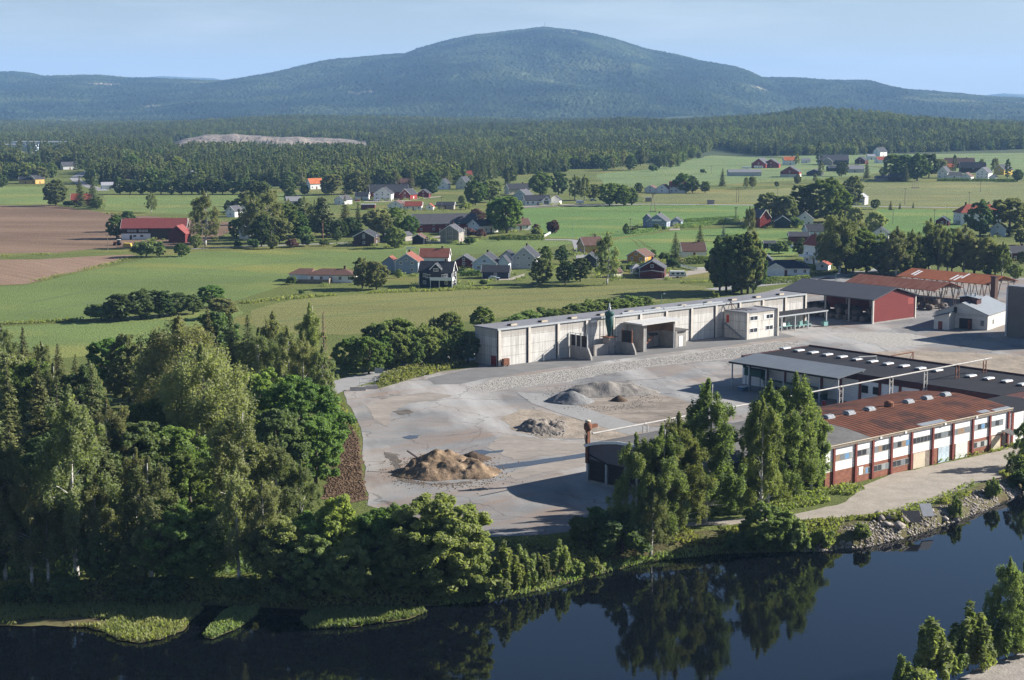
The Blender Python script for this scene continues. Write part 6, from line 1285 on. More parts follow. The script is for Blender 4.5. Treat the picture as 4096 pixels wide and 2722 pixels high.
def strip_window(x0, x1, z0, h):
    o_ = MB().box(x0, x1, -.06, -.004, z0, z0 + h).build('window', M_CONCD, t); n = max(3, int((x1 - x0) / 1.05)); w = (x1 - x0) / n
    for i in range(n):
        c = rr.choice([0, 0, 0, 0, 0, 1, 1, 5, 2, 4]);
        if rr.random() < .06: c = 3
        MB().box(x0 + i * w + .06, x0 + (i + 1) * w - .06, -.075, -.062, z0 + .1, z0 + h - .1).build('pane', PANES[c], o_)
for i in range(len(PIL) - 1):
    a, b = PIL[i] + .45, PIL[i + 1] - .45
    strip_window(a, b - (1.2 if i == 8 else 0), 4.55, 1.15)
for i in (1, 2, 3, 7): strip_window(PIL[i] + (.45 if i > 1 else 2.2), PIL[i + 1] - .45, 1.15, 1.15)
MB().box(9.3, 10.5, -.05, -.004, 1.2, 2.6).build('board', TRIM, t)
for a, b, z, m, nm in ((25.0, 28.6, 2.8, M_BOARD, 'gate'), (28.7, 29.9, 2.8, TIMBER, 'gate'), (32.6, 36.0, 2.85, mat('bluish gate', (.46, .55, .60), .7, .3, .5), 'gate'), (38.0, 41.8, 2.88, mat('pale gate', (.60, .60, .57), .7, .12, .8), 'gate'), (49.6, 52.6, 2.7, M_BOARD, 'gate')):
    MB().box(a, b, -.09, -.004, 0, z).build(nm, m, t)
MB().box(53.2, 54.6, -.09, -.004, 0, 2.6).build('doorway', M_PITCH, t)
MB().add([(52.4, -2.6, 3.0), (55.0, -2.6, 3.0), (55.0, -.3, 3.6), (52.4, -.3, 3.6), (52.4, -2.6, 2.9), (55.0, -2.6, 2.9), (55.0, -.3, 3.5), (52.4, -.3, 3.5)], [(0, 1, 2, 3), (7, 6, 5, 4), (0, 4, 5, 1), (1, 5, 6, 2), (2, 6, 7, 3), (3, 7, 4, 0)]).build('porch_roof', M_FELTG, t)
for k in range(7):
    x = 16 + k * 6.0; y = BW / 2
    if k == 3: MB().lathe([(.9, BE + BR - .05), (.9, BE + BR + .7), (.4, BE + BR + 1.0)], x, y, None, 12).build('roof_vent', M_RPAINT, t); continue
    MB().box(x - 1.0, x + 1.0, y - .8, y + .8, BE + BR - .1, BE + BR + .22).build('roof_light', M_STEEL, t); MB().prism([(y - .8, BE + BR + .223), (y + .8, BE + BR + .223), (y + .4, BE + BR + .6), (y - .4, BE + BR + .6)], x - .9, x + .9, 'x').build('roof_light_dome', M_TINL, t)
MB().box(13, BL, BW / 2 - .15, BW / 2 + .15, BE + BR - .02, BE + BR + .08).build('ridge_cap', M_RPAINT, t)
for a, b, c, d in ((27.5, 35.0, .0, 1.3), (46.5, 49.5, .2, 1.4), (50.5, 56.0, -.2, .9)):
    z = lambda y: BE - .12 + (y + .28) / (BW * .22 + .28) * (BR * .6 + .12) + .03
    MB().add([(a, c, z(c)), (b, c, z(c)), (b, d, z(d)), (a, d, z(d)), (a, c, z(c) - .04), (b, c, z(c) - .04), (b, d, z(d) - .04), (a, d, z(d) - .04)], [(0, 1, 2, 3), (7, 6, 5, 4), (0, 4, 5, 1), (1, 5, 6, 2), (2, 6, 7, 3), (3, 7, 4, 0)]).build('new_sheet', M_TINL, t)
for x in (14.8, 22, 34, 44): MB().box(x - .25, x + .25, -.50, -.365, BE - .6, BE - .25).build('lamp', TRIM, t)
# white end building behind the factory
t = bld('white_wing', 'white panelled wing with red pilasters at the right end of the brick factory', 'building', 11.9, -137.6)
MB().box(.3, 16, 0, 11.0, 0, 6.2).build('wall', M_WPAN, t)
MB().box(.2, 16.1, -.1, 11.1, 6.203, 6.5).build('roof', M_FELTD, t)
for k in range(4): MB().box(1.5 + k * 4.6, 2.1 + k * 4.6, -.2, -.003, 0, 6.19).build('pilaster', M_REDP, t)
# arched shed at the left end
t = bld('arched_shed', 'arched roof shed with plum cladding and dark plank gates at its near end', 'shed', -70.8, -131.5)
AW = 24.0; APR = [(0, 6.0), (3, 7.1), (7, 8.1), (12, 8.6), (16, 8.45), (19.5, 7.9), (22, 7.35), (AW, 6.7)]
MB().prism([(0.1, 4.2), (AW - .1, 4.2)] + [(y, z - .35) for y, z in reversed(APR)], .0, 26.8, 'x').build('cladding', M_PLUM, t)
MB().prism([(-.4, 5.6)] + [(y, z - .3) for y, z in APR] + [(AW + .3, 6.5), (AW + .3, 6.75)] + [(y, z) for y, z in reversed(APR)] + [(-.4, 5.9)], -.3, 26.8, 'x').build('roof', M_FELTG, t)
MB().prism([(y, z - .42) for y, z in APR] + [(y, z + .06) for y, z in reversed(APR)], -.42, -.305, 'x').build('verge', TRIM, t)
MB().box(.3, 26.8, .2, AW - .2, .55, 4.18).build('wall', M_DKWOOD, t); MB().box(.1, 26.8, .05, AW - .05, 0, .54).build('plinth', M_CONCD, t)
for k in range(6):
    y = AW - .35 - k * 4.7; MB().box(-.1, .29, y - .25, y + .2, .545, 4.19).build('post', M_STEEL, t)
for k in range(5): MB().box(.12, .29, AW - 4.6 - k * 4.7, AW - .75 - k * 4.7, .6, 4.15).build('gate', M_DKWOOD, t)
MB().bar((-.1, AW - 1, 5.0), (-.1, AW - 6, 3.9), .12).build('brace', M_PITCH, t)
q = thing('rusty_fan', 'rusty fan tower at the corner of the arched shed holding the pipe end', 'fan', uv(-70.9, -108.0), GROT, SAW)
MB().box(-.3, .3, -.3, .3, 3.5, 9.3).build('mast', M_RPAINT, q); MB().lathe([(.55, 9.3), (.7, 9.6), (.7, 10.3), (.5, 10.6)], 0, 0, None, 14).build('housing', M_RPAINT, q, True); MB().lathe([(.4, 10.603), (.5, 10.8), (.5, 11.0)], 0, 0, None, 12).build('cap', M_BOARD, q, True); MB().box(.5, 2.1, -.3, .3, 9.6, 10.2).build('outlet', M_RPAINT, q)
for a, b in (((0, 0, 8.2), (-1.2, -.4, 9.2)), ((0, 0, 8.2), (1.3, .5, 8.9)), ((0, .3, 6.2), (0, .9, 8.4))): MB().bar(a, b, .08).build('strut', M_WPIPE, q)
# overhead pipe on trestles
PA, PB_ = g('Y7', 250, 625, 9.6), g('K6', 1880, 122, 9.6)
t = thing('overhead_pipe', 'long white overhead pipe running on trestles across the roofs', 'pipe', (0, 0, 0), 0, None)
MB().bar(PA, PB_, .15, None, 10).build('pipe', M_WPIPE, t)
def on_pipe(zone, x):
    px = zp(zone, x, 0)[0]; lo, hi = 0.0, 1.0
    for _ in range(40):
        m = (lo + hi) / 2
        if proj(PA.lerp(PB_, m))[0] < px: lo = m
        else: hi = m
    return PA.lerp(PB_, lo)
def roof_under(p):
    u, v = to_uv(p)
    if 26.9 <= u <= 52 and -126 <= v <= -57: return 6.6
    if -71 <= u <= -44 and -132 <= v <= -107: return 8.0
    if -44 <= u <= 12 and -138 <= v <= -113.9: return 7.6
    return 0.0
for zn, x in (('Y7', 1005), ('K6', 420), ('K6', 925), ('K6', 1390), ('K6', 1790), ('Y3', 785), ('Y3', 210)):
    p = on_pipe(zn, x); z0 = roof_under(p); dv = (PB_ - PA).normalized()
    f = MB()
    for s in (-.55, .55):
        c = p + dv * s; f.bar((c.x, c.y, z0), (c.x, c.y, 9.3), .13)
    n = int((9.2 - z0) / .7)
    for k in range(n): f.bar((p - dv * .5).to_tuple()[:2] + (z0 + .3 + k * .7,), (p + dv * .5).to_tuple()[:2] + (z0 + .3 + (k + 1) * .7 if k % 2 else z0 + .3 + k * .7,), .05)
    f.build('trestle', M_WPIPE if zn != 'K6' or x < 1000 else M_RPAINT, t)
    MB().bar(p - Vector((.0, 0, .0)) - dv * .35, p + dv * .2, .2, None, 10).build('pipe_collar', M_WPIPE, t)
q0, q1 = g('K6', -60, 112, 7.3), g('K6', 205, 97, 7.3)
t = thing('roof_pipe', 'short white pipe lying across the black roof', 'pipe', (0, 0, 0)); MB().bar(q0, q1, .22, None, 8).build('pipe', M_WPIPE, t); MB().bar((q0.x, q0.y, 6.61), (q0.x, q0.y, 7.3), .1).build('support', M_STEEL, t); MB().bar((q1.x, q1.y, 6.61), (q1.x, q1.y, 7.3), .1).build('support', M_STEEL, t)
p = g('K6', 735, 165, 0); q = g('K6', 440, 115, 0)
t = thing('steel_frame', 'rusty steel goal shaped frame behind the black roof', 'frame', (0, 0, 0)); h_ = 3.4
p = g('K6', 735, 230); q = p - UX * 9
MB().bar((p.x, p.y, 0), (p.x, p.y, h_), .15).build('post', M_RPAINT, t); MB().bar((q.x, q.y, 0), (q.x, q.y, h_), .15).build('post', M_RPAINT, t); MB().bar((p.x, p.y, h_), (q.x, q.y, h_), .15).build('beam', M_RPAINT, t); MB().bar((p.x, p.y, h_), tuple((p - UX * 2)[:2]) + (1.2,), .08).build('brace', M_RPAINT, t)

# ------------------------------------------------------------------ heaps
def heap(name, label, pts, m, peaks, noise_amp=.5, step=.55, rot=0.0, ns=2.2, k=1, cat='heap'):
    """heap of loose material: peaks are (x, y, radius, height), all in metres from the heap's middle"""
    x0 = min(p[0] - p[2] for p in peaks); x1 = max(p[0] + p[2] for p in peaks); y0 = min(p[1] - p[2] for p in peaks); y1 = max(p[1] + p[2] for p in peaks)
    nx, ny = int((x1 - x0) / step) + 2, int((y1 - y0) / step) + 2
    X, Y = np.meshgrid(np.linspace(x0, x1, nx), np.linspace(y0, y1, ny)); Z = np.full(X.shape, -.6)
    wob = (fbm(X + 50, Y + 90, 3.0, 3, k) - .5) * 2.6
    acc = 0; kk_ = 3.5
    for a, b, r, h in peaks:
        d = np.hypot(X - a, Y - b) + wob * .45 * r / 6; acc = acc + np.exp(kk_ * np.clip(h * (1 - np.abs(d / r) ** 1.25), -1.5, 9))
    Z = np.log(acc + 1e-9) / kk_ - .15
    Z = np.maximum(Z, -.6)
    Z = Z + (fbm(X, Y, ns, 4, k + 2) - .5) * noise_amp * np.clip(Z + .5, 0, 2); Z = np.where(Z < .02, -.3, Z)
    V = np.stack([X, Y, Z], -1).reshape(-1, 3); i = np.arange(ny - 1)[:, None] * nx + np.arange(nx - 1)[None, :]
    F = np.stack([i, i + 1, i + nx + 1, i + nx], -1).reshape(-1, 4)
    o = link(name, array_mesh(name, V, F, m)); o.location = pts; o.rotation_euler = (0, 0, rot); return tag(o, label, cat)
M_SAND = mat('brown soil', (.145, .098, .063), .95, .45, .32, col2=(.34, .245, .16), bmp=.15, bsc=2.5)
M_SOILD = mat('dark soil', (.085, .06, .042), .95, .35, .7, bmp=.15, bsc=2.5)
M_GRAV = mat('grey gravel', (.215, .198, .178), .95, .22, .8, bmp=.15, bsc=3)
M_GRAVD = mat('blue grey gravel', (.19, .19, .19), .95, .25, .9, bmp=.15, bsc=3)
M_RUB = mat('mixed rubble', (.23, .20, .17), .95, .5, .8, bmp=.3, bsc=2)
c = g('D', 1028, 1090)
heap('soil_heap', 'large brown heap of soil and sand in the front yard', c, M_SAND, [(-1.6, 2.6, 6.0, 3.6), (.2, 3.0, 5.6, 3.7), (1.9, 2.8, 5.2, 3.4), (-3.6, .8, 5.2, 2.8), (-2.2, -.8, 5.0, 2.6), (.2, -1.0, 5.0, 2.5), (1.8, -.4, 4.4, 2.5), (4.6, -.8, 4.6, 2.5), (3.2, -1.4, 3.8, 2.1), (-5.6, -1.2, 4.2, 1.7), (-4.2, -2.8, 3.6, 1.5), (7.0, .6, 3.4, 1.3), (-2.0, -3.2, 4.0, 1.6), (6.0, -1.8, 3.2, 1.2)], 1.1, .28, 0, 2.0)
heap('soil_heap', 'small dark soil heap at the back of the large brown heap', g('D', 1090, 1058), M_SOILD, [(0, 0, 2.9, 2.0), (1.6, .3, 2.2, 1.1)], .8, .3)
o = MB().bar(g('D', 972, 1062, 2.0), g('D', 938, 1039, 3.4), .17).build('timber_beam', TIMBER); tag(o, 'grey timber beam sticking out of the large soil heap', 'beam')
heap('gravel_heap', 'bluish grey gravel cone, leftmost of the gravel heaps', g('D', 1318, 926), M_GRAVD, [(0, 0, 5.0, 2.8), (-2.4, .5, 3.8, 2.0)], .3, .35)
heap('gravel_heap', 'long pale grey gravel ridge behind the bluish cone', g('D', 1400, 908), M_GRAV, [(-6.5 + 1.15 * i, .12 * i, 5.2, 1.9 + (.3, .7, .5, .8, .4, .7, .8, .6, .7, .5, .3, 0, -.5)[i]) for i in range(13)], .7, .35, .1, 3.0, 3)
heap('gravel_heap', 'small dark heap in front of the gravel ridge', g('D', 1426, 924), M_SOILD, [(0, 0, 2.2, 1.6)], .3, .25)
heap('rubble_heap', 'low dark heap of broken asphalt and rubble on the dirt patch', g('D', 1252, 990), M_RUB, [(-1.8, 2.6, 3.6, 1.9), (-.6, -1.2, 3.6, 1.7), (2.8, 1.6, 3.0, 1.5), (-3.4, -1.0, 2.2, 1.1), (1.8, -2.2, 2.2, .8), (.8, 3.8, 3.0, 1.6)], 1.1, .25, 0, 1.4)
# ------------------------------------------------------------------ street furniture, poles, vehicles
M_POLE = mat('grey pole wood', (.20, .17, .14), .9, .2, 2)
M_LAMPG = mat('green lamp post', (.22, .32, .28), .6, .1, 2)
def pole(zone, x, yb, yt, label, kind='utility_pole', arm=0):
    px, pb = zp(zone, x, yb); p = at(px, pb); h = height_to(p, zp(zone, x, yt)[1])
    cat = 'street lamp' if kind == 'street_lamp' else 'power pole'
    t = thing(kind, label, cat, p, 0, 'street lamps' if kind == 'street_lamp' else 'power poles')
    if kind == 'street_lamp':
        MB().bar((0, 0, 0), (0, 0, h - .15), .11, None, 8, .07).build('post', M_LAMPG, t); MB().bar((0, 0, h - .1), (.9, -.1, h), .06).build('arm', M_LAMPG, t); MB().box(.6, 1.3, -.25, .1, h - .1, h + .08).build('lamp_head', TRIM, t)
    else:
        MB().bar((0, 0, 0), (0, 0, h), .16, None, 8, .11).build('post', M_POLE, t)
        MB().box(-1.0, 1.0, -.07, .07, h - .7, h - .55).build('crossarm', M_POLE, t)
        for k in (-.85, 0, .85): MB().lathe([(.06, h - .54), (.07, h - .35)], k, 0, None, 6).build('insulator', M_PITCH, t)
    return t
for a in (('1', 925, 1290, 1150, 'power pole standing left of the big red roofed barn'), ('1', 1740, 1290, 1090, 'power pole in front of the tall birch beside the red barn'), ('1', 2330, 1275, 1120, 'power pole beside the lane right of the white shed'),
          ('2', 185, 842, 690, 'power pole on the grass beside the lane and the dark leafy garden'), ('2', 1645, 520, 400, 'power pole beside the grey workshop'), ('2', 1315, 432, 320, 'power pole between red barn and narrow red shed'),
          ('3', 600, 642, 560, 'power pole in front of the grove by the trailer'), ('3', 793, 1012, 930, 'thin pole beside the side road junction'), ('3', 1118, 932, 800, 'thin pole left of the blue grey house'), ('3', 2020, 818, 705, 'left one of two poles at the hedge'), ('3', 2027, 818, 703, 'right one of two poles at the hedge'),
          ('3', 2029, 667, 532, 'left pole of the pair beside the valley road'), ('3', 2047, 667, 532, 'right pole of the pair beside the valley road'), ('3', 1812, 420, 350, 'small pole on the farm field left of the grey shed'),
          ('4', 1333, 690, 545, 'pole on the pale meadow above three small spruces'), ('4', 1887, 702, 578, 'pole beside the road above the large white house'), ('4', 1985, 582, 488, 'pole in the pale meadow below the white houses'), ('4', 1230, 857, 725, 'tall dark pole in the green field'), ('4', 1587, 857, 725, 'dark pole left of the dark red hut'), ('4', 745, 770, 680, 'pale pole in front of the big maple'), ('4', 237, 640, 545, 'thin pole on the meadow behind the olive trees')):
    pole(*a)
for a in (('3', 620, 987, 848, 'lamp post beside the side road and the purple tree'), ('4', 1690, 872, 745, 'lamp post next to the dark red hut'), ('4', 738, 1345, 1280, 'lamp post behind the grey roofed shed'), ('K3', 580, 310, 125, 'lamp post behind the far end of the concrete hall'), ('5', 1815, 245, 163, 'lamp post behind the middle of the concrete hall'), ('5', 1033, 330, 275, 'lamp post among shrubs behind the hall')):
    pole(*a, kind='street_lamp')
p = g('3', 1313, 745); h = height_to(p, zp('3', 0, 590)[1]); t = thing('power_pylon', 'wooden A shaped power pylon in the smooth green field', 'pylon', p)
for s in (-1.6, 1.6): MB().bar((s, 0, 0), (s * .12, 0, h), .17).build('leg', M_POLE, t)
MB().box(-2.2, 2.2, -.5, .5, 0, .5).build('base', M_CONCD, t); MB().box(-1.4, 1.4, -.1, .1, h - .6, h - .4).build('crossarm', M_POLE, t)
p = g('4', 1423, 545); h = height_to(p, zp('4', 0, 470)[1]); t = thing('power_pylon', 'pylon of four slim masts in the pale meadow', 'pylon', p)
for s in (-1.6, -.5, .5, 1.6): MB().bar((s * 1.5, 0, 0), (s * 1.2, 0, h), .14).build('leg', M_POLE, t)
MB().box(-3.2, 3.2, -.6, .6, 0, .5).build('base', M_CONCD, t)
p = g('2', 1343, 925); h = height_to(p, zp('2', 0, 828)[1]); t = thing('flagpole', 'white flagpole with a white pennant beside the blue grey house', 'flagpole', p); MB().bar((0, 0, 0), (0, 0, h), .09, None, 8, .05).build('pole', TRIM, t)
pn = MB(); pn.add([(.05, 0, h - .25), (2.2, .15, h - .35), (4.0, -.1, h - .30), (4.0, -.1, h - .55), (2.2, .15, h - 1.0), (.05, 0, h - 1.25)] + [(.05, .03, h - .25), (2.2, .18, h - .35), (4.0, -.07, h - .30), (4.0, -.07, h - .55), (2.2, .18, h - 1.0), (.05, .03, h - 1.25)], [(0, 1, 4, 5), (1, 2, 3, 4), (11, 10, 7, 6), (10, 9, 8, 7), (0, 6, 7, 1), (1, 7, 8, 2), (4, 10, 11, 5), (3, 9, 10, 4)]); pn.build('pennant', TRIM, t)
# summit mast
mx_ = (1254 * 1.73634 - 2048) / FPX * YM; zt = CAM_H - (56 * 1.73634 - YH) / FPX * YM; zb = float(fM(mx_)) + 2
t = thing('radio_mast', 'slim radio mast on the mountain top', 'mast', (mx_, YM, zb)); MB().bar((0, 0, 0), (0, 0, (zt - zb) * .6), 3.2, None, 6, 2.4).build('lower_mast', M_STEEL, t); MB().bar((0, 0, (zt - zb) * .6), (0, 0, zt - zb), 2.0, None, 6, 1.2).build('antenna', M_STEEL, t); MB().box(-9, 9, -5, 5, 0, 9).build('hut', M_CONCD, t)
# vehicles
TYRE = mat('tyre rubber', (.02, .02, .02), .9, .1, 3)
def car(loc, rot, label, m, L=4.4, Wc=1.75, van=False):
    t = thing('parked_car', label, 'car', loc, rot, 'parked cars'); a = L / 2; b = Wc / 2
    pr = [(-a, .35), (a, .35), (a, .75), (a * .92, .95), (a * .45, 1.02), (a * .12, 1.45), (-a * .62, 1.5), (-a * .95, 1.05), (-a, .9)] if not van else [(-a, .35), (a, .35), (a, .9), (a * .8, 1.15), (a * .5, 1.9), (-a, 1.95)]
    n = len(pr); mb = MB(); vs = []
    for y, s in ((-b, 1), (b, 1)): vs += [(x, y * (1 if z < 1.1 else .86), z) for x, z in pr]
    mb.add(vs, [[(i + 1) % n + 0, i, i + n, (i + 1) % n + n] for i in range(n)] + [list(range(n)), list(range(2 * n - 1, n - 1, -1))]); mb.build('body', m, t)
    gl = MB().box(-a * .55, a * .12, -b * .96, b * .96, 1.03, 1.36) if not van else MB().box(a * .3, a * .55, -b * .98, b * .98, 1.2, 1.7); gl.build('side_window', GLASS, t)
    for x in (-a * .62, a * .62):
        for y in (-b, b): MB().lathe([(.33, -.1), (.33, .1)], 0, 0, None, 12).build('wheel', TYRE, t)
    ws = [c for c in t.children if c.name.startswith('wheel')]
    for w, (x, y) in zip(ws, [(x, y) for x in (-a * .62, a * .62) for y in (-b, b)]): w.location = (x, y, .33); w.rotation_euler = (math.pi / 2, 0, 0)
    return t
CARP = {k: mat('car paint ' + k, c, .3, .03, 1) for k, c in dict(silver=(.42, .48, .55), white=(.7, .7, .7), blue=(.12, .2, .35), black=(.02, .02, .025), red=(.35, .04, .03)).items()}
car(g('2', 2095, 1118), .05, 'silver blue car in front of the dark blue garage', CARP['silver'])
car(g('3', 1955, 818), .1, 'white low vehicle parked along the hedge', CARP['white'], 5.5, 2.0)
car(g('3', 800, 655), .2, 'dark blue car on the road by the white modern house', CARP['blue'])
car(g('4', 385, 1062), .3, 'pale blue car beside the red shed', CARP['silver'])
car(g('3', 1480, 860), 1.2, 'white car behind the grey garage', CARP['white'])
car(g('4', 430, 1205), .1, 'dark car behind the dark blue roofed bungalow', CARP['black'])
car(g('2', 925, 444), .1, 'small red car left of the large white house', CARP['red'], 3.8)
car(g('2', 1085, 442), .1, 'white car in front of the large white house', CARP['white'])
def caravan(loc, rot, label, L=6.2, stripe=True):
    t = thing('caravan', label, 'caravan', loc, rot, 'caravans'); a = L / 2
    MB().prism([(-a, .55), (a, .5), (a + .1, 1.2), (a - .35, 2.5), (-a + .2, 2.6), (-a - .05, 2.2)], -1.15, 1.15, 'y').build('body', mat('caravan white', (.72, .73, .74), .4, .04, 1), t)
    if stripe:
        for x in (-a * .6, 0, a * .55): MB().box(x - .55, x + .55, -1.19, -1.153, 1.35, 2.0).build('window', GLASS, t)
        MB().box(-a + .1, a - .1, -1.18, -1.153, .85, 1.0).build('stripe', CARP['blue'], t)
    for y in (-1.0, 1.0): MB().lathe([(.34, -.1), (.34, .1)], 0, 0, None, 12).build('wheel', TYRE, t)
    for w, y in zip([c for c in t.children if c.name.startswith('wheel')], (-1.0, 1.0)): w.location = (0, y, .34); w.rotation_euler = (math.pi / 2, 0, 0)
    MB().bar((a, 0, .5), (a + 1.1, 0, .45), .07).build('drawbar', M_STEEL, t)
caravan(g('3', 1522, 1312), .06, 'white caravan with three windows beside the dark red house')
caravan(g('3', 685, 680), .05, 'white windowless trailer parked by the valley road', 5.0, False)
caravan(g('3', 2118, 380), .1, 'tall white camper beside the red barn pair, left one', 9.0, False)
caravan(g('3', 2218, 374), .1, 'white camper in front of the red barn pair, right one', 9.0, True)
t = thing('tractor', 'old red tractor on the grass left of the red roofed barn', 'tractor', g('1', 1005, 1250)); MB().box(-1.6, .2, -.6, .6, .9, 1.7).build('bonnet', CARP['red'], t); MB().box(.2, 1.5, -.75, .75, .9, 2.6).build('cab', GLASS, t); MB().box(.1, 1.6, -.8, .8, 2.603, 2.75).build('cab_roof', TRIM, t)
for x, r_, y in ((-1.2, .5, -.85), (-1.2, .5, .85), (.9, .85, -.95), (.9, .85, .95)):
    w = MB().lathe([(r_, -.2), (r_, .2)], 0, 0, None, 14).build('wheel', TYRE, t); w.location = (x, y, r_); w.rotation_euler = (math.pi / 2, 0, 0)
# concrete blocks, gate, fences, hedges
for x, y, L in ((420, 116, 3.6), (512, 104, 3.6)):
    p = g('Y1', x, y); o = MB().prism([(-.4, 0), (.4, 0), (.3, .35), (.18, .95), (-.18, .95), (-.3, .35)], -L / 2, L / 2, 'x').build('barrier_block', M_PILAS); o.location = p; o.rotation_euler = (0, 0, .12)
    tag(o, 'pale concrete barrier block, %s one at the yard entrance' % ('left' if x < 450 else 'right'), 'barrier', 'barrier blocks at the yard entrance')
p = g('Y1', 435, 84); q = g('Y1', 545, 82); t = thing('road_barrier', 'thin steel bar gate between two posts at the yard entrance', 'gate', (0, 0, 0))
for c in (p, q): MB().bar((c.x, c.y, 0), (c.x, c.y, 1.9), .08).build('post', M_STEEL, t)
MB().bar((p.x, p.y, .9), (q.x, q.y, 1.0), .06).build('bar', M_STEEL, t)
p = g('Y1', 575, 25); t = thing('road_sign', 'square sign frame on two posts beside the entrance road', 'sign', p, .1); MB().bar((-.9, 0, 0), (-.9, 0, 2.6), .05).build('post', M_STEEL, t); MB().bar((.9, 0, 0), (.9, 0, 2.6), .05).build('post', M_STEEL, t); MB().box(-1.05, 1.05, -.09, -.055, 1.2, 2.5).build('board', M_STEEL, t)
def fence(a, b, label, h=1.1, m=TRIM, n=12):
    t = thing('fence', label, 'fence', (0, 0, 0)); 
    for k in range(n + 1): c = a.lerp(b, k / n); MB().bar((c.x, c.y, 0), (c.x, c.y, h), .07).build('post', m, t)
    rl = MB()
    for z in (h * .35, h * .65, h * .95): rl.bar((a.x, a.y, z), (b.x, b.y, z), .12)
    rl.build('rail', m, t)
fence(g('3', 1530, 1215), g('3', 1690, 1252), 'white plank fence beside the caravan driveway')
fence(g('3', 1690, 1252), g('3', 1790, 1248), 'short white fence between driveway and tall trees', n=7)
fence(g('3', 382, 965), g('3', 455, 925), 'white garden fence under the purple tree', n=6)
M_HEDGE = leafmat('hedge leaves', (.045, .080, .024), (.085, .125, .040), .25)
def hedge(a, b, h, w, label, m=None):
    d = b - a; L = d.length; n = int(L * (h + w) * 16) + 60; f = RNG.uniform(0, 1, n); side = RNG.integers(0, 3, n)
    nx = Vector((-d.y, d.x, 0)).normalized(); ta = np.array(a)[None, :] + f[:, None] * np.array(d)[None, :]
    u = RNG.uniform(-1, 1, n); hh = h * (1 + .16 * (fbm(f * L, f * 0, 2.5, 3, 3) - .5) * 2)
    off = np.where(side == 0, u, np.where(side == 1, -1, 1)) * w / 2 * RNG.uniform(.85, 1.05, n); z = np.where(side == 0, hh, RNG.uniform(.0, 1, n) * hh)
    P = ta + off[:, None] * np.array(nx)[None, :]; P[:, 2] = z
    Nn = np.where((side == 0)[:, None], np.array([[0, 0, 1.0]]), np.sign(off)[:, None] * np.array(nx)[None, :]) + RNG.normal(size=(n, 3)) * .45
    V, F = quads(P, unit(Nn), .30 * RNG.uniform(.6, 1.3, n), 1.1)
    o = link('hedge', array_mesh('hedge', V, F, m or M_HEDGE, {'tint': (RNG.uniform(0, 1, n).astype(np.float32), 'FLOAT', 'FACE')})); tag(o, label, 'hedge', 'garden hedges')
hedge(g('3', 0, 985), g('3', 378, 988), 2.2, 2.4, 'thick green hedge in front of the brown roofed white house')
hedge(g('2', 2050, 770), g('2', 2170, 768), 1.6, 2, 'short hedge below the white house with dark roof')
hedge(g('3', 1130, 938), g('3', 1330, 915), 1.8, 2, 'hedge in front of the blue grey house')
hedge(g('3', 1560, 888), g('3', 2040, 838), 2.2, 2.5, 'long hedge right of the grey garage, lower row')
hedge(g('3', 1590, 838), g('3', 2040, 812), 2.0, 2.5, 'long hedge right of the grey garage, upper row')
hedge(g('3', 1590, 1196), g('3', 1800, 1190), 3.0, 3, 'dark hedge below the grey brown bungalow')
hedge(g('4', 118, 1372), g('4', 500, 1350), 2.2, 2.6, 'dark clipped hedge in front of the dark blue roofed bungalow')
hedge(g('4', 485, 1242), g('4', 605, 1236), 1.6, 1.6, 'small hedge beside the small red roofed garage')
hedge(g('2', 1800, 1082), g('2', 2000, 1080), 1.8, 2, 'dark hedge between black house and dark garage')
hedge(g('3', 2240, 1368), g('3', 2359, 1362), 2.2, 2.2, 'hedge right of the tall tree clump')
hedge(g('4', 1610, 485), g('4', 2300, 490), 2.4, 4, 'long low dark hedge below the white houses at the field')
# two leaning panels on the stony bank
p = g('E8', 590, 745, -.35); o = MB().box(-1.45, 1.45, -.06, .06, 0, 2.2).build('roof_panel', mat('black panel', (.045, .045, .05), .8, .3, 1)); o.location = p; o.rotation_euler = (-.85, 0, .05); tag(o, 'black square panel leaning on the stony bank, left one', 'panel')
p = g('E8', 840, 655, -.2); o = MB().box(-1.0, 1.0, -.1, .1, 0, 2.3).build('roof_panel', mat('grey panel', (.30, .31, .33), .7, .15, 1)); o.location = p; o.rotation_euler = (-.7, 0, .22); tag(o, 'light grey panel leaning on the stony bank, right one', 'panel')

# ------------------------------------------------------------------ loose stuff: stones, weeds, reeds, litter
def stones(name, label, P, S, m):
    """every stone a squashed, cut up octahedron"""
    base = np.array([(1, 0, 0), (0, 1, 0), (-1, 0, 0), (0, -1, 0), (0, 0, .8), (0, 0, -.6)], float)
    fc = np.array([(0, 1, 4), (1, 2, 4), (2, 3, 4), (3, 0, 4), (1, 0, 5), (2, 1, 5), (3, 2, 5), (0, 3, 5)])
    n = len(P); a = RNG.uniform(0, 6.28, n); B = np.repeat(base[None], n, 0) * RNG.uniform(.6, 1.25, (n, 6, 1)) * np.array(S)[:, None, None]; B[..., 0] *= RNG.uniform(.8, 1.5, (n, 1))
    X = B[..., 0] * np.cos(a)[:, None] - B[..., 1] * np.sin(a)[:, None]; Y = B[..., 0] * np.sin(a)[:, None] + B[..., 1] * np.cos(a)[:, None]
    V = np.stack([X, Y, B[..., 2]], -1) + np.array(P)[:, None, :]; F = (fc[None] + 6 * np.arange(n)[:, None, None]).reshape(-1, 3)
    o = link(name, array_mesh(name, V.reshape(-1, 3), F, m)); return o
M_STONE = mat('pinkish grey stone', (.30, .265, .235), .9, .38, .9)
def bank_spots(n, i0, i1, f0, f1, pw=1.0):
    out = []
    for _ in range(n):
        x = RNG.uniform(i0, i1); i = int(x); fr = x - i; f = f0 + (f1 - f0) * RNG.uniform() ** pw; i = min(i, NB - 2)
        out.append(bank_point(i, f).lerp(bank_point(i + 1, f), fr))
    return out
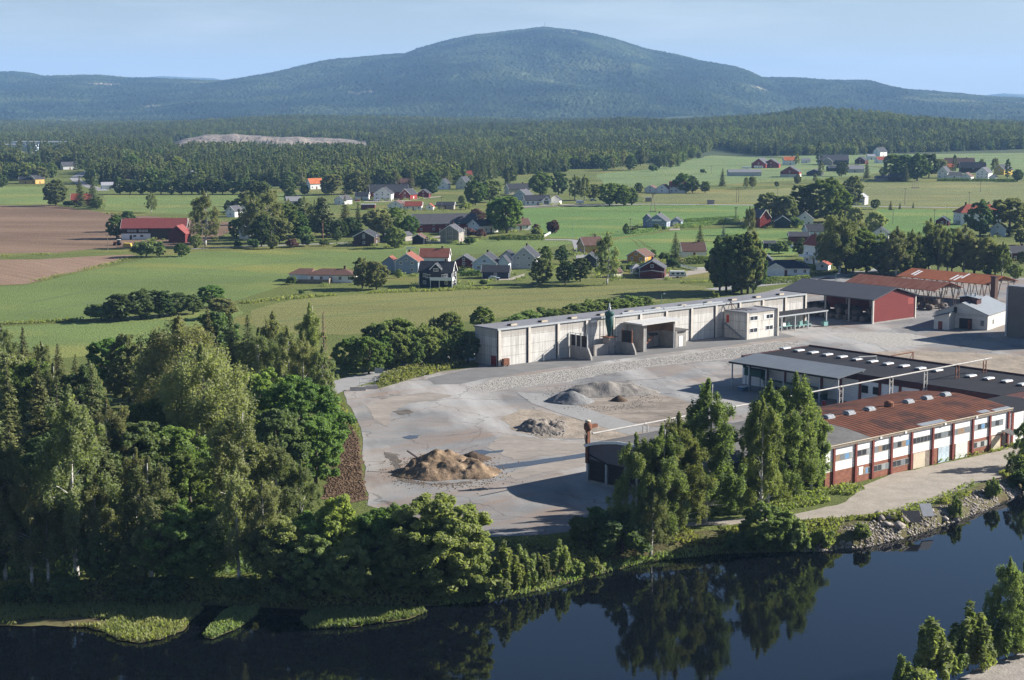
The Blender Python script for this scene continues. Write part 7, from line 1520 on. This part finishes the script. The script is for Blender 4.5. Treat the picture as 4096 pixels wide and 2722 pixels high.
P = bank_spots(3800, 108, 172, .25, 1.06, .7)
P = [p for p in P if fbm(p.x, p.y, 4, 2, 1) > .36]
tag(stones('riprap', '', P, RNG.uniform(.10, .36, len(P)) * RNG.uniform(.6, 1.3, len(P)), M_STONE), 'grey and pink broken stones covering the river bank', None, None, 'stuff')
for k, (x, y) in enumerate(((60, 640), (130, 700), (230, 690), (320, 680), (160, 790), (270, 800), (400, 800), (350, 850), (470, 740), (1130, 690), (1240, 730), (2250, 50))):
    p = on_bank(*zp('E8', x, y)) or g('E8', x, y); o = stones('boulder', '', [(0, 0, .2)], np.array([RNG.uniform(.8, 1.15)]), M_STONE); o.location = p
    tag(o, 'large angular boulder on the stony bank near the black panel', 'boulder', 'boulders on the stony bank')
P = [g('D', RNG.uniform(1225, 1300), RNG.uniform(968, 1006)) for _ in range(260)]
for nm_, lab_, cx_, cy_, rx_, ry_, n_, m_ in (('spilled_soil', 'crumbs of soil spilled round the large brown heap', 1028, 1088, 128, 36, 900, M_SAND), ('spilled_gravel', 'gravel spilled round the grey gravel heaps', 1385, 915, 120, 28, 900, M_GRAV)):
    P = [g('D', cx_ + rx_ * math.cos(a_) * q_, cy_ + ry_ * math.sin(a_) * q_, .07) for a_, q_ in zip(RNG.uniform(0, 6.283, n_), .75 + .35 * np.abs(RNG.normal(size=n_)) * .7)]
    tag(stones(nm_, '', P, RNG.uniform(.04, .20, len(P)), m_), lab_, None, None, 'stuff')
P = [g('D', RNG.uniform(1225, 1300), RNG.uniform(968, 1006)) for _ in range(260)]
tag(stones('rubble', '', P, RNG.uniform(.1, .5, len(P)), mat('asphalt rubble', (.17, .16, .15), .9, .4, 1)), 'broken asphalt lumps scattered around the rubble heap', None, None, 'stuff')
P = []
strip = [g('D', x, y) for x, y in [(1075,896),(1150,873),(1270,858),(1400,840),(1560,820),(1690,802),(1790,789),(1840,793),(1780,811),(1700,824),(1500,844),(1400,861),(1300,880),(1200,892),(1130,902)]]
xs_ = [p.x for p in strip]; ys_ = [p.y for p in strip]
X = RNG.uniform(min(xs_), max(xs_), 60000); Y = RNG.uniform(min(ys_), max(ys_), 60000); kk = inside(X, Y, strip); X, Y = X[kk][:14000], Y[kk][:14000]
tag(stones('crushed_stone', '', np.stack([X, Y, np.full(len(X), .07)], 1), RNG.uniform(.05, .17, len(X)), mat('white crushed stone', (.38, .36, .33), .9, .25, 2)), 'pale crushed stones spread in a long strip along the hall', None, None, 'stuff')
def greens(name, label, P, s, m, up=.5, vert=.3, tall=0.0):
    P = np.array([tuple(p) for p in P], float); n = len(P); P[:, 2] += RNG.uniform(0, 1, n) * tall + s * .3
    Nn = unit(RNG.normal(size=(n, 3)) * .7 + np.array([0, 0, up])); V, F = quads(P, Nn, s * RNG.uniform(.5, 1.3, n), 1.4, vert)
    o = link(name, array_mesh(name, V, F, m, {'tint': (np.clip(fbm(P[:, 0], P[:, 1], 3, 2, 5) * 1.3 - .2 + RNG.uniform(-.2, .2, n), 0, 1).astype(np.float32), 'FLOAT', 'FACE')}))
    return tag(o, label, None, None, 'stuff')
def area_spots(dpts, n, z=0.0, patch=0.0, ps=5):
    poly = [g('D', x, y, z) for x, y in dpts]; xs_ = [p.x for p in poly]; ys_ = [p.y for p in poly]
    X = RNG.uniform(min(xs_), max(xs_), n * 3); Y = RNG.uniform(min(ys_), max(ys_), n * 3); k = inside(X, Y, poly) & (fbm(X, Y, ps, 3, 4) > patch); X, Y = X[k][:n], Y[k][:n]
    return [Vector((a, b, z)) for a, b in zip(X, Y)]
P = bank_spots(9000, 0, 60, .0, .98) + [p for p in bank_spots(9000, 56, 130, .0, .8, 1.3) if fbm(p.x, p.y, 6, 2, 3) > .42] + [p for p in bank_spots(4200, 110, 170, .0, .45, 1.3) if fbm(p.x, p.y, 6, 2, 3) > .53]
greens('bank_weeds', 'rough weeds and low scrub growing along the river bank', P, .28, M_WEED, .4, .4, .7)
P = area_spots([(868,897),(1000,862),(1072,842),(1060,828),(960,848),(880,868)], 2600) + area_spots([(830,1010),(826,985),(800,960),(790,930),(770,940),(770,960)], 500)
greens('verge_weeds', 'tall weeds on the verge between entrance road and yard', P, .35, M_WEED, .3, .5, 1.3)
P = area_spots([(1380,1215),(1500,1195),(1640,1190),(1800,1180),(1930,1155),(1990,1130),(1960,1118),(1900,1110),(1700,1140),(1560,1150),(1450,1165),(1390,1185)], 6500, 0, .38)
P += area_spots([(1940,1108),(2050,1090),(2200,1060),(2359,1030),(2359,1022),(2200,1048),(2050,1080)], 1500, 0, .42) + area_spots([(2000,1192),(2080,1184),(2160,1158),(2250,1118),(2240,1112),(2150,1150),(2060,1178)], 900)
greens('rough_grass', 'rough grass and weeds around the birches and along the brick factory', P, .30, M_WEED, .5, .4, .6)
P = area_spots([(-60,1342),(0,1342),(300,1338),(500,1336),(700,1340),(720,1300),(640,1220),(300,1260),(-60,1280)], 3000)
greens('undergrowth', 'shady undergrowth below the riverside wood', P, .4, M_DARK, .5, .3, 1.2)
P = bank_spots(2600, 48, 112, .86, 1.02)
greens('waterside_reeds', 'thin reeds and grass along the waterline below the yard', P, .24, M_REED, .1, .7, .4)
# verges and grass edges between fields
P = []
for a, b, n, w in (((0,748),(220,736),700,3),((560,700),(660,688),500,4),((660,688),(820,676),700,4),((820,676),(1180,664),1200,4),((1180,664),(1640,650),1500,4),((240,492),(520,512),900,3),((1300,548),(1560,526),700,3),((1560,590),(1740,570),500,4),((820,576),(1000,566),400,3),((60,654),(320,592),600,3),((0,590),(310,580),900,5),((1380,432),(1760,416),600,6),((1400,412),(1640,402),400,6),((1760,418),(2000,408),400,6),((1480,474),(2300,483),900,3)):
    A, B = g('D', *a), g('D', *b); nn = Vector((-(B - A).y, (B - A).x, 0)).normalized()
    for _ in range(n): P.append(A.lerp(B, RNG.uniform()) + nn * RNG.normal() * w * .4)
P = [p for p in P if fbm(p.x, p.y, 14, 2, 6) > .46]
greens('field_verge', 'rough grassy verges between the fields', P, .36, M_WEED, .6, .3, .5)
# shrubs and flower beds round the houses
P = []
for h_ in HOUSES:
    c_ = h_.location
    if c_.y > 1150: continue
    for k in range(7):
        a_ = RNG.uniform(0, 6.283); r_ = RNG.uniform(7, 17); q = Vector((c_.x + r_ * math.cos(a_), c_.y + r_ * math.sin(a_) , 0)); w_ = RNG.uniform(.5, 1.3)
        for _ in range(int(70 * w_)): P.append((q.x + RNG.normal() * w_ * .9, q.y + RNG.normal() * w_ * .9, RNG.uniform(0, 1.3) * w_))
greens('garden_shrubbery', 'low garden shrubs and flower beds around the village houses', P, .30, M_ALDER, .5, .2)
# reed spits
SP = [[(-80,1400),(0,1396),(120,1388),(300,1376),(440,1378),(470,1401),(448,1425),(420,1453),(370,1474),(320,1481),(272,1474),(238,1456),(200,1445),(100,1442),(0,1441),(-80,1441)],
      [(508,1420),(530,1403),(598,1400),(594,1416),(552,1446),(492,1471),(466,1469)], [(692,1430),(722,1408),(800,1403),(970,1404),(984,1411),(940,1426),(800,1446),(712,1451)]]
M_SPIT = mat('wet grass mud', (.20, .155, .09), .9, .4, .25, col2=(.13, .13, .05))
for k, sp in enumerate(SP):
    sheet('reed_spit', ['broad grassy spit at the lower left water edge', 'small pointed grassy spit right of the broad one', 'narrow grassy spit below the leafy clump'][k], [g('D', x, y, ZW + .12) for x, y in sp], ZW + .12, M_SPIT, 1.2, .25, 30 + k)
    poly = [g('D', x, y, ZW + .12) for x, y in sp]; n = (9000, 2600, 4200)[k]
    xs_ = [p.x for p in poly]; ys_ = [p.y for p in poly]; X = RNG.uniform(min(xs_), max(xs_), n * 3); Y = RNG.uniform(min(ys_), max(ys_), n * 3); kk = inside(X, Y, poly)
    if k == 0: kk &= ~(inside(X, Y, [g('D', x, y, ZW) for x, y in [(0,1441),(60,1430),(180,1424),(260,1432),(230,1442),(100,1446)]]))
    X, Y = X[kk][:n], Y[kk][:n]
    greens('reeds', ['short reed grass on the broad spit', 'short reed grass on the small pointed spit', 'short reed grass on the narrow spit below the leafy clump'][k], np.stack([X, Y, np.full(len(X), ZW + .15)], 1), .22, M_REED, .1, .75, .35)
# bark litter
P = [(p.x, p.y, .1) for p in area_spots([(776,968),(810,990),(824,1012),(832,1080),(842,1146),(800,1156),(745,1146),(772,1060),(766,1002)], 2200)]
tag(stones('bark_litter', '', P, RNG.uniform(.06, .30, len(P)), mat('bark bits', (.12, .078, .048), .95, .6, 1.5)), 'bark and wood litter heaped along the wood edge', None, None, 'stuff')
# quarry
qp = QPOLY; m_q = mat('quarry rock', (.17, .168, .17), .95, .35, .028, col2=(.34, .275, .215), bmp=4.0, bsc=.06)
V = []; nx, ny = 150, 60
UU, Y = np.meshgrid(np.linspace(QU0 + .001, QU1 - .001, nx), np.linspace(2170, 2815, ny)); X = UU * Y
q_ = (UU - QU0) / (QU1 - QU0); top = np.interp(q_, [0, .06, .16, .30, .45, .55, .66, .78, .9, 1], [0, 11, 21, 22, 19, 15, 16, 14, 10, 0])
Yf = 2640 + (fbm(X, Y * 0, 60, 3, 2) - .5) * 120; d = sstep(-70, 130, Y - Yf); st = np.floor(d * 3.99) / 3
top = top * .68; Z = top * (.45 * st + .55 * d) * (1 - .35 * sstep(2780, 2815, Y)) + (fbm(X, Y, 22, 4, 3) - .5) * 5 * np.clip(top / 12, 0, 1) + .6; Z = np.maximum(Z, hill_z(X, Y) + .3)
i = np.arange(ny - 1)[:, None] * nx + np.arange(nx - 1)[None, :]
o = link('quarry', array_mesh('quarry', np.stack([X, Y, Z], -1).reshape(-1, 3), np.stack([i, i + 1, i + nx + 1, i + nx], -1).reshape(-1, 4), m_q)); struct(o, 'pale bare rock quarry in front of the wooded ridge')
# smaller leftovers
t = thing('bus_shelter', 'small grey kiosk beside the valley road, right one', 'kiosk', g('3', 1808, 682)); MB().box(-2.2, 2.2, -1.4, 1.4, 0, 2.6).build('wall', WALL['weathered'], t); MB().box(-2.5, 2.5, -1.7, 1.7, 2.603, 2.8).build('roof', ROOF['slate'], t)
t = thing('bus_shelter', 'small grey kiosk beside the valley road and the A shaped pylon', 'kiosk', g('3', 1273, 660)); MB().box(-2, 2, -1.4, 1.4, 0, 2.8).build('wall', WALL['weathered'], t); MB().box(-2.3, 2.3, -1.7, 1.7, 2.803, 3.0).build('roof', ROOF['pale'], t)
for k, (z_, x, y, n_) in enumerate((('1', 770, 512, 5), ('1', 1095, 1262, 2))):
    t = thing('tarp_stack', ['orange tarp covered pile beside the farm road', 'yellow covered pile on the grass beside the tractor'][k], 'pile', g(z_, x, y)); MB().prism([(-n_, 0), (n_, 0), (n_ * .8, n_ * .8), (-n_ * .8, n_ * .9)], -n_ * .6, n_ * .6, 'y').build('cover', WALL['orange'] if k == 0 else WALL['yellow'], t); MB().box(-n_ * 1.05, n_ * 1.05, -n_ * .62, n_ * .62, 0, .12).build('base', TIMBER, t)
t = thing('drum', 'red drum on the ground behind the overhead pipe trestle', 'drum', g('K5', 1560, 1035)); MB().lathe([(.45, 0), (.45, 1.1)], 0, 0, None, 12).build('body', CARP['red'], t); MB().lathe([(.40, 1.103), (.40, 1.14)], 0, 0, None, 12).build('lid', M_STEEL, t)
